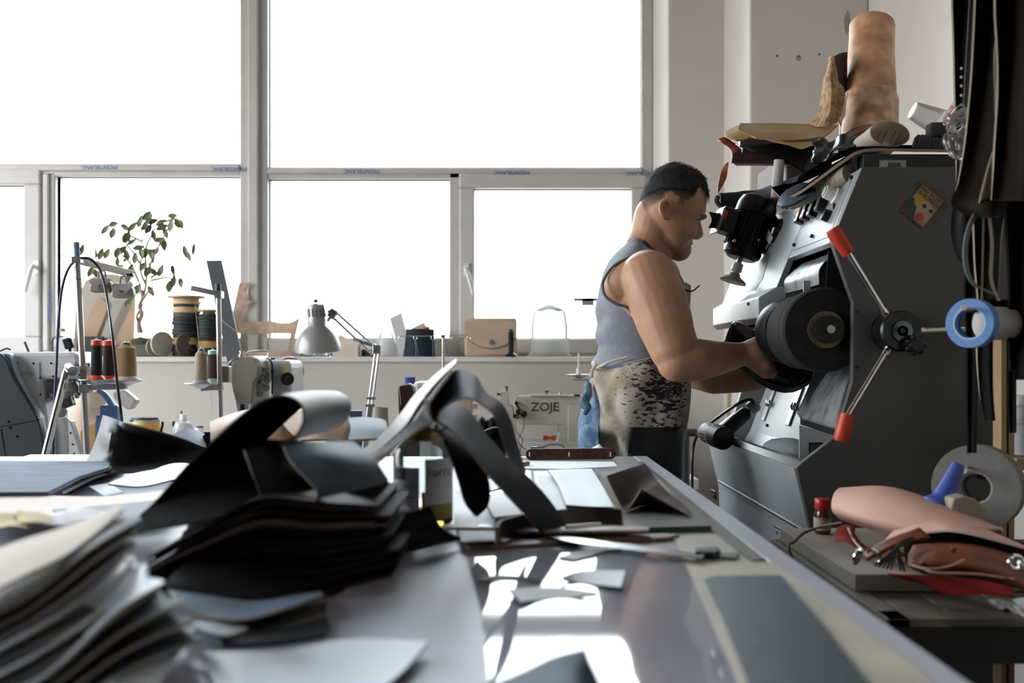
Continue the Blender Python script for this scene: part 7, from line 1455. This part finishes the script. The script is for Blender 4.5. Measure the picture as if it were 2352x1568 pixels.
B().patch(rows, .003, 1, 3).build('lower_wrap', mat('pale_hide_wrap', '#c4a486', .6, bump=.3, bs=90, var=.25, vs=25, col2='#a0745a', edge=(.4, .62), det=8), t)
for u0, u1 in ((.02, .33),):
    sb = B(); sb.patch([[A+d*lerp(u0, u1, v)+x_*math.cos(a_)*R0*1.125+y_*math.sin(a_)*R0*1.02 for a_ in [AA+.16*q for q in range(4)]] for v, AA in ((0, R(60)), (.5, R(72)), (1, R(86)))], .002, 2, 3); sb.build('dark_band', mat('brown_band', '#8c6446', .6), t)
t = thing('hide_piece', 'rough curled hide piece with dark inside left of the tall hide roll', 'leather', P(1900, 300, 2.62))
b = B(); b.patch([[P(1904, 132, 2.62), P(1914, 130, 2.60), P(1921, 150, 2.60)], [P(1896, 170, 2.60), P(1908, 172, 2.56), P(1926, 186, 2.58)], [P(1888, 215, 2.60), P(1910, 215, 2.54), P(1940, 205, 2.56)], [P(1880, 255, 2.60), P(1905, 258, 2.54), P(1932, 255, 2.56)], [P(1858, 286, 2.60), P(1890, 292, 2.54), P(1920, 282, 2.56)]], .004, 5, 5, .008, 20); b.build('rough_side', M_hide2, t)
b = B(); b.patch([[P(1912, 132, 2.64), P(1930, 122, 2.68), P(1945, 120, 2.70)], [P(1920, 165, 2.64), P(1935, 165, 2.68), P(1945, 170, 2.70)], [P(1930, 200, 2.64), P(1938, 205, 2.66), P(1943, 215, 2.68)]], .003, 4, 4); b.build('dark_inside', mat('hide_inside', '#2d201b', .7), t)
b = B(); b.patch([[P(1935, 205, 2.58), P(1940, 215, 2.6)], [P(1938, 240, 2.57), P(1942, 250, 2.6)], [P(1925, 275, 2.56), P(1930, 290, 2.58)]], .003, 3, 5, .004, 40); b.build('curled_edge', mat('pale_edge', '#c9b9a2', .8), t)
# cup, cloths, ribbed mat, wire coil
t = thing('plastic_cup', 'clear plastic cup tipped on its side on the machine top', 'cup', P(2150, 290, 2.1))
b = B(); b.lathe([(.028, 0), (.019, .062), (.017, .064), (0, .064)], P(2160, 282, 2.08), (P(2116, 262, 2.08)-P(2160, 282, 2.08)), 28, cap=False); b.build('cup_wall', thin_glass('cup_plastic', (.9, .9, .92), 1.45, .1, .35), t)
sheet('red_cloth', [[P(2105, 342, 2.1), P(2130, 320, 2.12), P(2150, 305, 2.14), P(2190, 238, 2.2)], [P(2112, 345, 2.06), P(2140, 326, 2.06), P(2160, 312, 2.06), P(2215, 250, 2.12)], [P(2125, 346, 2.02), P(2150, 334, 2.02), P(2180, 325, 2.02), P(2230, 300, 2.06)]], .003, [mat('faded_red_cloth', '#9c5560', .9, var=.5, vs=30, col2='#c4b2b2', bump=.4, bs=90)], 'crumpled faded red cloth behind the clear cup', 'cloth', 5, 5, .012, 26)
b = B()
for k in range(14): b.tube([P(2098+k*8, 345, 1.98), P(2104+k*8, 322, 2.0), P(2110+k*8, 314, 2.06)], .005, 8, 3)
tag(b.build('ribbed_fabric', mat('ribbed_dark', '#2b2c2d', .9)), 'dark ribbed knitted fabric under the clear cup', 'cloth')
b = B(); b.box(P(2150, 300, 2.02), (.035, .03, .03)); tag(b.build('sponge', mat('dark_sponge', '#3a3a3b', .95, bump=1, bs=200), smooth=0, bevel=.006), 'dark grey foam block between the cup and the wire coil', 'foam')
WD = 1.50
RZ_ = 1.78
t = thing('wire_coil', 'bundle of silvery wire hung beside the big leather pieces', 'wire', P(2190, 372, WD)); rr3 = random.Random(5)
b = B()
for k in range(38):
    low = k >= 13; cx_, cy_ = (2200+rr3.uniform(-8, 8), 278+rr3.uniform(-14, 14)) if not low else (2196+rr3.uniform(-8, 8), 332+rr3.uniform(-12, 12)); rx, ry = (rr3.uniform(22, 32), rr3.uniform(14, 24)) if not low else (rr3.uniform(18, 28), rr3.uniform(20, 34)); ph = rr3.uniform(-.5, .5)+(R(-35) if not low else R(55))
    ring = []
    for q in range(19):
        a_ = 2*PI*q/18; u, v = math.cos(a_)*rx, math.sin(a_)*ry*.55; ring.append(P(cx_+u*math.cos(ph)-v*math.sin(ph), cy_+u*math.sin(ph)+v*math.cos(ph), WD+.012*math.sin(a_+k)))
    b.tube(ring, .0010, 5, 1)
B().tube([P(2212, 262, 1.5), V((P(2214, 0, 1.5).x, 1.47, RZ_-.012))], .0008, 5, 1).build('hanging_cord', M_dark, t); b.build('wire_loops', mat('dull_wire', '#a5a39e', .42, .75), t)
# ================= hanging leathers on a rail (rail and hooks stand above the picture)
M_hb = mat('hanging_brown_leather', '#1a130d', .8, bump=.3, bs=140, var=.3, vs=12, spec=.12); M_hk = mat('hanging_black_leather', '#080808', .75, bump=.3, bs=140, spec=.12); M_re = mat('raw_leather_rim', '#9a8b76', .9)
RZ = 1.78
t = thing('hanging_rail', 'dark steel rail above the machine corner from which leathers hang', 'rail', (.9, 1.5, RZ)); B().tube([(.50, 1.46, RZ), (XR, 1.46, RZ)], .012, 12, 1).build('rail_bar', M_dark, t)
B().tube([(.50, 1.56, RZ), (XR, 1.56, RZ)], .012, 12, 1).build('rail_bar', M_dark, t)
def hang(name, pts, D, m, label, bow=.02, th=.003, mats=None, lean=0.0):
    """leather hanging down: outline points as (left x, right x, y) rows"""
    rows = []
    for i, (xl, xr, y) in enumerate(pts):
        q = []
        for k in range(5):
            u = k/4; x = lerp(xl, xr, u); q.append(P(x, y+0*u, D+bow*math.sin(u*PI*1.3+i*.25)+lean*i))
        rows.append(q)
    sheet(name, rows, th, mats or [m, m, M_re], label, 'leather', 3, 4, .003, 9)
hang('hanging_leather', [(2184, 2250, -200), (2186, 2248, 0), (2188, 2240, 80), (2192, 2235, 200), (2194, 2228, 300), (2196, 2222, 420), (2184, 2230, 520), (2196, 2235, 580), (2212, 2240, 605)], 1.56, M_hk, 'leftmost black-brown hanging leather with a row of small holes', .015, .003, [M_hk, M_hk, M_re])
b = B()
for y in (157, 177, 197, 219, 241): b.ell(P(2208, y, 1.538), (.0022, .001, .0022), n=8, k=6)
b.build('punched_holes', M_white, bpy.data.objects['hanging_leather'])
hang('hanging_leather', [(2246, 2320, -200), (2240, 2322, 0), (2234, 2324, 100), (2226, 2326, 220), (2216, 2330, 330), (2200, 2334, 420), (2186, 2310, 470), (2240, 2298, 498)], 1.40, M_hb, 'large brown hanging leather with pale raw left edge', .03, .003, [M_hb, M_hb, M_re])
hang('hanging_leather', [(2290, 2370, -200), (2286, 2370, 0), (2290, 2372, 120), (2286, 2375, 260), (2282, 2380, 380), (2276, 2380, 460)], 1.34, M_hb, 'brown hanging leather in front at the right frame edge', .025, .003)
hang('hanging_leather', [(2305, 2400, 430), (2308, 2400, 480), (2312, 2400, 560), (2316, 2400, 700), (2318, 2400, 800), (2322, 2400, 872)], 1.44, M_hk, 'black hanging leather mass at the right edge under the brown ones', .02, .004, [M_hk, M_hk, M_hk])
hang('hanging_leather', [(2235, 2312, 470), (2238, 2300, 540), (2240, 2296, 620), (2246, 2290, 700), (2244, 2280, 800), (2250, 2282, 900), (2262, 2286, 966)], 1.50, M_hk, 'long black strap with slanted end behind the blue tape roll', .01, .003)
hang('hanging_leather', [(2218, 2246, 540), (2218, 2244, 700), (2222, 2243, 850), (2222, 2243, 1040)], 1.53, M_hk, 'narrow black strap hanging left of the blue tape roll', .006, .003, [M_hk, M_hk, M_hk])
hang('hanging_leather', [(2316, 2330, 850), (2317, 2331, 900), (2318, 2332, 950), (2322, 2333, 994)], 1.42, M_hk, 'narrow black strap end in front of the plastic tubs', .004, .003, [M_hk, M_hk, M_hk])
for pts, w, m, l in (([(2244, 475), (2222, 520), (2212, 570), (2216, 620), (2232, 652), (2262, 668), (2280, 676)], .009, mat('grey_loop', '#5e666b', .6), 'grey strap loop curving under the large brown leather'),
                     ([(2308, -60), (2300, 60), (2290, 200), (2294, 300), (2270, 380), (2252, 450), (2246, 480)], .006, M_re, 'thin pale raw-edge strip hanging over the large brown leather'),
                     ([(2281, -40), (2296, 30), (2284, 120), (2286, 230), (2288, 320)], .004, M_re, 'short pale leather edge hanging between the brown leathers'),
                     ([(2258, 490), (2256, 600), (2254, 690)], .004, mat('tan_lace', '#7d6550', .7), 'thin tan lace above the blue tape roll'),
                     ([(2270, 500), (2276, 560), (2274, 640), (2292, 690)], .006, M_re, 'thin pale-edged lace right of the grey loop')):
    b = B(); L0 = [P(x, y, 1.37+.04*(y > 460)) for x, y in pts]; b.patch([[p, p+V((w, .006, 0))] for p in L0], .002, 2, 6); tag(b.build('leather_lace', m, smooth=60), l, 'lace')
# tool hanging at the upper right edge
t = thing('hand_tool', 'black and orange-red tool handle hanging on the wall at the upper right edge', 'tool', P(2352, 180, 1.9))
B().cyl(P(2358, 92, 1.9), P(2360, 122, 1.9), .016).build('tool_end', M_dark, t); B().cyl(P(2360, 122, 1.9), P(2362, 148, 1.9), .016).build('tool_band', M_redgrip, t); B().cyl(P(2362, 148, 1.9), P(2366, 185, 1.9), .013).build('tool_neck', M_dark, t); B().cyl(P(2364, 185, 1.9), P(2362, 268, 1.9), .010).build('tool_shaft', mat('faded_red_cloth', '#9c5560'), t)
B().cyl(P(2362, 92, 1.9), V((XR-.001, 1.9, P(0, 92, 1.9).z+.02)), .004).build('hook', M_dark, t)
# wooden upright rack with shelf and tubs
M_rk = mat('rack_wood', '#9c8360', .75, var=.25, vs=14, stretch=(1, 1, .2)); DR = 1.72
t = thing('wooden_rack', 'raw wooden rack post and shelf at the right edge', 'rack', V((P(2310, 0, DR).x, DR, 0)))
for x in (2300, 2318): a = P(x, 690, DR); B().bb((a.x, DR, 0), (a.x+.009, DR+.03, a.z)).build('rack_post', M_rk, t, smooth=0)
a = P(2322, 1050, DR); B().bb((a.x, DR-.02, a.z-.02), (XR-.01, DR+.25, a.z)).build('rack_shelf', M_rk, t, smooth=0)
a2 = P(2326, 1440, DR); B().bb((a.x, DR-.02, .26), (XR-.01, DR+.25, .28)).build('rack_shelf', M_rk, t, smooth=0)
for i, (x, y0, y1, z, l) in enumerate(((2366, 1050, 908, 0, 'upper white translucent tub on the rack shelf'),)):
    c0 = P(x, y0-.5, DR+.06); t = thing('plastic_tub', l, 'tub', c0); h = P(0, y1, DR+.06).z-c0.z; r = .036
    B().lathe([(0, .001), (r*.9, .001), (r, h*.55), (r*1.08, h*.56), (r*1.08, h*.62), (r*1.0, h*.63), (r*1.02, h*.86)], c0, n=36, cap=False).build('tub_wall', mat('tub_white', '#8e9092', .4), t)
    B().lathe([(r*1.02, h*.84), (r*1.12, h*.85), (r*1.12, h*.94), (r*1.02, h), (0, h)], c0, n=36).build('tub_lid', mat('tub_lid', '#a9abac', .35), t)
a = P(2232, 706, 1.57); B().bb((P(2245, 0, 1.45).x, 1.462, a.z-.012), (P(2300, 0, DR).x, 1.482, a.z+.006)).build('rack_arm', M_hk, t, smooth=0); a = P(2232, 1080, 1.72); B().bb((a.x, DR-.02, a.z-.012), (P(2300, 0, DR).x, DR, a.z+.006)).build('rack_arm', M_hk, t, smooth=0)
rackthing = t
# tape rolls on nails
def taperoll(name, c, axis, ro, ri, w, m, label, cat='tape', grooves=0):
    c = V(c); t = thing(name, label, cat, c); b = B(); pr = [(ri, 0), (ro, 0)]
    if grooves: pr += [(ro, w*.48), (ro*.985, w*.49), (ro*.985, w*.51), (ro, w*.52)]
    pr += [(ro, w), (ri, w), (ri, 0)]
    b.lathe(pr, c, axis, 64, cap=False); b.build('tape_body', m, t, smooth=30); return t
ax_ = V((.30, 1, -.02)).normalized()
t = taperoll('tape_roll', P(2240, 1120, 1.57), V((.85, 1, -.04)), .0672, .0255, .032, mat('grey_tape', '#6f6d69', .8, bump=.4, bs=60, var=.12, vs=40), 'large roll of grey tape hanging above the slatted bench', 'tape', 1)
q = P(2240, 1120, 1.57); B().lathe([(.0222, .003), (.0256, .001), (.0256, .031), (.0215, .031)], q, V((.85, 1, -.04)), 40, cap=False).build('tape_core', mat('core_card', '#857c74', .8), t)
n0 = P(2214, 1080, 1.53); t2 = thing('nail', 'pale-headed nail holding the large grey tape roll', 'nail', n0); B().cyl(n0+V((.002, .002, 0)), n0+V((.03, .05, -.0)), .0018).build('nail_shaft', M_steel, t2); B().cyl(n0, n0+V((.001, .003, 0)), .0048).build('nail_head', M_white, t2)
t = taperoll('tape_roll', P(2226, 742, 1.42), V((1.25, 1, -.0)), .0350, .0235, .018, mat('blue_tape', '#4a78b0', .5, bump=.2, bs=40), 'roll of bright blue tape hanging in front of the black straps', 'tape', 1)
B().lathe([(.0215, .0), (.0237, .0), (.0237, .018), (.0215, .018)], P(2226, 742, 1.42), V((1.25, 1, 0)), 40, cap=False).build('tape_core', mat('pale_blue_core', '#9fb9d6', .5), t)
t = thing('white_pipe', 'short white tube behind the blue tape roll', 'tube', P(2290, 742, 1.45)); B().lathe([(.0, 0), (.0245, 0), (.0245, .045), (0, .045)], P(2262, 742, 1.455), (1, .35, 0), 36).build('pipe_wall', mat('matte_white_tube', '#a8a5a2', .6), t)
n0 = P(2214, 706, 1.39); t2 = thing('nail', 'pale-headed nail holding the blue tape roll', 'nail', n0); B().cyl(n0+V((.002, .002, 0)), n0+V((.05, .05, 0)), .0016).build('nail_shaft', M_steel, t2); B().cyl(n0, n0+V((.001, .003, 0)), .0042).build('nail_head', M_white, t2)
# ================= slatted bench
BZ = .84
def Tb(x, y, z=BZ): D = (ZC-z)*F/(y-YH); return V(((x-1176)/F*D, D, z))
M_sl = mat('weathered_slat', '#7d7368', .6, var=.35, vs=9, stretch=(3, .5, 1), bump=.2, bs=60)
M_bd = mat('bench_dark', '#1f1d1c', .6)
bx0, by0, bx1, by1 = .452, 1.20, 1.02, 1.74
t = thing('slatted_bench', 'dark weathered slatted wooden bench beside the cutting table', 'bench', ((bx0+bx1)/2, 1.47, 0))
B().bb((bx0, by0, BZ-.010), (bx0+.028, by1, BZ)).build('side_rail', M_sl, t, smooth=0, bevel=.001)
B().bb((bx0+.002, by0, BZ-.010), (bx1, by0+.040, BZ)).build('front_rail', M_sl, t, smooth=0, bevel=.001)
for k in range(9):
    x = bx0+.032+k*.060; B().bb((x, by0+.043, BZ-.010), (x+.055, by1, BZ-.0005)).build('slat', M_sl, t, smooth=0, bevel=.001)
B().bb((bx0+.008, by0+.002, BZ-.055), (bx1, by0+.022, BZ-.011)).build('apron_rail', M_bd, t, smooth=0)
B().bb((bx0+.004, by0+.02, BZ-.055), (bx0+.022, by1, BZ-.011)).build('apron_rail', M_bd, t, smooth=0)
for x in (bx0+.10, bx1-.1):
    B().beam((x, by0+.05, 0), (x+.16, by0+.06, BZ-.055), .03, .05, (0, 1, 0)).build('leg', M_bd, t, smooth=0); B().beam((x+.10, by1-.10, 0), (x+.02, by1-.08, BZ-.055), .03, .05, (0, 1, 0)).build('leg', M_bd, t, smooth=0)
tag(B().cyl((.83, 1.42, 0), (.83, 1.42, BZ-.012), .014).build('steel_post', mat('flaking_post', '#4b4744', .6, var=.8, vs=60)), 'flaking grey steel post under the slatted bench', 'post')
# grey slab
M_stone = mat('grey_stone_slab', '#a39d92', .7, var=.12, vs=10, bump=.15, bs=150)
sb = [Tb(1957, 1357), Tb(1803, 1246)]; s0 = V((.464, 1.34, BZ+.0008)); 
tag(B().bb((.462, 1.340, BZ+.0008), (.760, 1.715, BZ+.0235)).build('stone_slab', M_stone, smooth=0, bevel=.0012), 'flat grey stone slab lying on the slatted bench', 'slab')
SBZ = BZ+.0245
def Ts(x, y, z=SBZ): return Tb(x, y, z)
# jar of paint
q = Ts(1889, 1224); t = thing('paint_jar', 'small jar of brown dye with red cap on the stone slab', 'jar', q); r = .0140
B().lathe([(0, .001), (r*.93, .001), (r, .004), (r, .030), (r*.8, .036), (r*.78, .040), (0, .040)], q, n=32).build('jar_glass', mat('brown_jar', '#5d2f1a', .12, var=.3, vs=60, coat=.5), t)
B().lathe([(r*1.02, .006), (r*1.02, .027)], q, n=32, cap=False).build('jar_label', mat('jar_label', '#b9a99c', .6), t)
text('TARRAGO', 'lettering', .0052, q+V((0, -r*1.05, .0245)), (R(90), 0, 0), M_dark, t, .0001)
b = B()
for k in range(4): b.box(q+V((-.001, -r*1.045, .0195-k*.003)), (.011-.002*(k % 2), .0002, .0009))
b.build('label_lines', mat('print_grey', '#55565a', .6), t, smooth=0)
B().lathe([(r*.84, .039), (r*.86, .043), (0, .043)], q, n=24).build('neck_ring', mat('neck_red', '#8e2a1d', .4), t)
B().lathe([(0, .042), (r*.88, .042), (r*.92, .044), (r*.92, .056), (r*.82, .058), (0, .058)], q, n=32).build('jar_cap', mat('cap_red', '#a8231c', .35), t)
# pink-beige leather roll on top of the brown bag, red cloth
def Q(x, y, D, zmin=SBZ+.001): p = P(x, y, D); p.z = max(p.z, zmin); return p
M_pink = mat('nude_leather', '#c89d8b', .55, bump=.1, bs=120, var=.06, vs=6)
sheet('leather_sheet', [[Q(1930, 1190, 1.56), Q(2000, 1215, 1.5), Q(2080, 1250, 1.45), Q(2150, 1232, 1.42)], [Q(1912, 1170, 1.55), Q(1985, 1190, 1.47), Q(2090, 1215, 1.40), Q(2200, 1212, 1.36)], [Q(1916, 1135, 1.57), Q(2010, 1140, 1.50), Q(2120, 1170, 1.42), Q(2250, 1212, 1.36)], [Q(1935, 1121, 1.62), Q(2040, 1119, 1.56), Q(2150, 1152, 1.50), Q(2300, 1215, 1.42)], [Q(1960, 1140, 1.68), Q(2060, 1150, 1.64), Q(2170, 1180, 1.58), Q(2300, 1230, 1.5)]], .003, [M_pink, M_pink, mat('nude_edge', '#d9c7bd', .8)], 'smooth nude-pink leather rolled loosely over the brown bag', 'leather', 6, 6)
sheet('leather_sheet', [[Q(2025, 1252, 1.43), Q(2060, 1215, 1.42), Q(2110, 1196, 1.40), Q(2180, 1195, 1.38), Q(2260, 1215, 1.36)], [Q(2055, 1256, 1.39), Q(2090, 1232, 1.38), Q(2140, 1222, 1.36), Q(2210, 1222, 1.33), Q(2370, 1262, 1.30)]], .003, [mat('nude_leather_inside', '#c6998a', .6), M_pink, mat('nude_edge', '#d9c7bd')], 'inner fold of nude-pink leather ending in a pale edge', 'leather', 6, 4)
M_bag = mat('brown_bag_leather', '#7a4024', .5, bump=.3, bs=170, var=.3, vs=30, spec=.25)
t = thing('leather_bag', 'folded brown leather bag with buckles, fringe and pale piping on the slab', 'bag', Q(2150, 1330, 1.25))
def bagp(rows, name, m, th=.004, wav=.003, nu=5, nv=5): 
    b = B(); b.patch(rows, th, nu, nv, wav, 18); return b.build(name, m, t, smooth=180)
bagp([[Q(1950, 1212, 1.50), Q(1975, 1245, 1.47), Q(2010, 1262, 1.43), Q(2060, 1258, 1.40)], [Q(1955, 1228, 1.47), Q(1985, 1262, 1.44), Q(2020, 1280, 1.40), Q(2080, 1275, 1.38)]], 'bag_end', M_bag)
bagp([[Q(2085, 1222, 1.40), Q(2180, 1208, 1.38), Q(2380, 1255, 1.33)], [Q(2075, 1248, 1.38), Q(2180, 1240, 1.36), Q(2380, 1285, 1.31)], [Q(2080, 1290, 1.36), Q(2180, 1290, 1.34), Q(2380, 1320, 1.30)]], 'bag_inside', mat('bag_inside_dark', '#120a07', .8, spec=.1))
bagp([[Q(1978, 1272, 1.35), Q(2040, 1240, 1.34), Q(2112, 1212, 1.33)], [Q(1990, 1284, 1.33), Q(2055, 1256, 1.32), Q(2136, 1232, 1.31)]], 'bag_strap', M_bag)
bagp([[Q(2100, 1262, 1.36), Q(2180, 1252, 1.34), Q(2260, 1262, 1.32), Q(2380, 1300, 1.28)], [Q(2088, 1280, 1.31), Q(2170, 1262, 1.29), Q(2270, 1280, 1.27), Q(2380, 1330, 1.24)], [Q(2090, 1298, 1.28), Q(2170, 1296, 1.25), Q(2260, 1310, 1.23), Q(2380, 1360, 1.20)], [Q(2120, 1312, 1.30), Q(2180, 1318, 1.28), Q(2270, 1336, 1.26), Q(2380, 1372, 1.22)]], 'bag_body', M_bag, .005, .006, 6, 6)
b = B(); b.tube([Q(2088, 1296, 1.27), Q(2130, 1306, 1.245), Q(2180, 1300, 1.235), Q(2215, 1285, 1.235)], .0016, 6); b.build('bag_piping', mat('pale_piping', '#b89a82', .6), t); b = B(); b.tube([Q(1948, 1212, 1.49), Q(1962, 1242, 1.46), Q(1982, 1262, 1.42)], .0018, 6); b.build('bag_piping', mat('pale_piping', '#b89a82'), t)
b = B(); b.tube([Q(2125, 1308, 1.25), Q(2150, 1315, 1.235), Q(2240, 1318, 1.225), Q(2330, 1330, 1.215)], .0016, 6); b.build('bag_piping', mat('pale_piping', '#b89a82'), t)
for pts in ([(1972, 1262), (1962, 1282), (1966, 1294), (1978, 1268), (1974, 1262)], [(1992, 1266), (2004, 1262), (2018, 1272), (2026, 1290), (2008, 1292)], [(2324, 1280), (2318, 1294), (2330, 1306), (2350, 1300), (2344, 1280), (2326, 1276)], [(2340, 1290), (2352, 1302), (2370, 1300)]):
    b = B(); b.tube([Q(x, y, 1.30 if x < 2100 else 1.20) for x, y in pts], .0026, 8, 5); b.build('buckle', M_chrome, t)
b = B()
for k in range(7):
    x1 = 2010+k*9+(k > 4)*14; b.tube([Q(2115, 1232, 1.33), Q(2080, 1238+k*2, 1.31), Q(2052+k*2, 1262, 1.29), Q(x1, 1300+k*2, 1.28)], .0014, 6)
b.build('bag_fringe', mat('fringe_dark', '#1c1512', .55), t)
b = B(); b.tube([Q(1936, 1200, 1.52), Q(1895, 1207, 1.56), Q(1850, 1222, 1.58), Q(1826, 1243, 1.55), Q(1813, 1278, 1.5), V((.445, 1.45, .80))], .0022, 8); b.build('bag_cord', mat('cord_brown', '#4a3527', .6), t)
b = B(); b.tube([Q(2120, 1290, 1.245), Q(2121, 1296, 1.24)], .004, 8, 1); b.build('stud', M_bag, t); B().ell(P(2190, 1262, 1.24), .004).build('rivet', M_bag, t)
M_redc = mat('red_cloth', '#86150e', .85, bump=.3, bs=200)
sheet('red_fabric', [[Q(2040, 1322, 1.34), Q(2140, 1322, 1.28), Q(2240, 1330, 1.24), Q(2330, 1350, 1.2)], [Q(2090, 1330, 1.32, BZ+.004), Q(2160, 1345, 1.27, BZ+.004), Q(2250, 1352, 1.23, BZ+.004), Q(2330, 1362, 1.2, BZ+.003)], [Q(2160, 1352, 1.28, BZ+.003), Q(2190, 1366, 1.25, BZ+.003), Q(2250, 1366, 1.23, BZ+.003), Q(2320, 1370, 1.2, BZ+.003)]], .002, [M_redc], 'red fabric spilling from under the brown bag onto the bench', 'cloth', 5, 5, .004, 20)
sheet('red_fabric', [[Q(1930, 1212, 1.56), Q(1948, 1208, 1.55), Q(1965, 1212, 1.54)], [Q(1920, 1222, 1.54), Q(1945, 1220, 1.53), Q(1962, 1232, 1.5)], [Q(1918, 1245, 1.49), Q(1940, 1243, 1.47), Q(1968, 1262, 1.44)]], .002, [M_redc], 'small red fabric corner behind the jar on the slab', 'cloth', 4, 4, .004, 30)
# blue capped bottle, cream block, foil
A = P(2160, 1162, 1.485); E_ = P(2203, 1064, 1.485); d = (E_-A); Ln = d.length
t = thing('blue_bottle', 'dark blue plastic bottle with long tapered nozzle behind the pink leather', 'bottle', A)
B().lathe([(0, -.082), (.026, -.080), (.028, -.01), (.026, .004), (.0175, .012), (.0165, .016)], A, d, 32).build('bottle_body', M_blue, t)
B().lathe([(.0168, .014), (.0095, Ln-.002), (.0075, Ln), (0, Ln)], A, d, 28, cap=False).build('nozzle', M_blue, t)
b = B(); b.prism([Q(x, y, 1.44) for x, y in [(2190, 1145), (2215, 1138), (2240, 1145), (2272, 1172), (2262, 1200), (2200, 1200), (2184, 1170)]], (0, .05, 0)); tag(b.build('wax_block', mat('cream_block', '#8f8672', .6, bump=.3, bs=60), smooth=0, bevel=.003), 'creamy wax block between the blue bottle and the grey tape', 'block')
sheet('foil_wrap', [[Q(2255, 1372, 1.19, BZ+.003), Q(2300, 1378, 1.19, BZ+.006), Q(2380, 1390, 1.2, BZ+.012)], [Q(2290, 1390, 1.16, BZ+.004), Q(2330, 1395, 1.16, BZ+.012), Q(2380, 1410, 1.16, BZ+.010)], [Q(2330, 1408, 1.13, BZ+.003), Q(2350, 1415, 1.13, BZ+.004), Q(2380, 1425, 1.13, BZ+.004)]], .001, [mat('foil', '#b9c3c4')], 'crinkled silver foil at the right end of the bench', 'foil', 6, 6, .010, 60)
# bucket and crate under the bench at the right edge
t = thing('white_bucket', 'grey-white bucket standing under the slatted bench', 'bucket', V((1.0, 1.9, .281))); B().lathe([(0, .001), (.08, .001), (.095, .18), (.098, .18), (0, .17)], V((1.0, 1.82, .281)), n=32).build('bucket_wall', mat('tub_white', '#8e9092'), t)
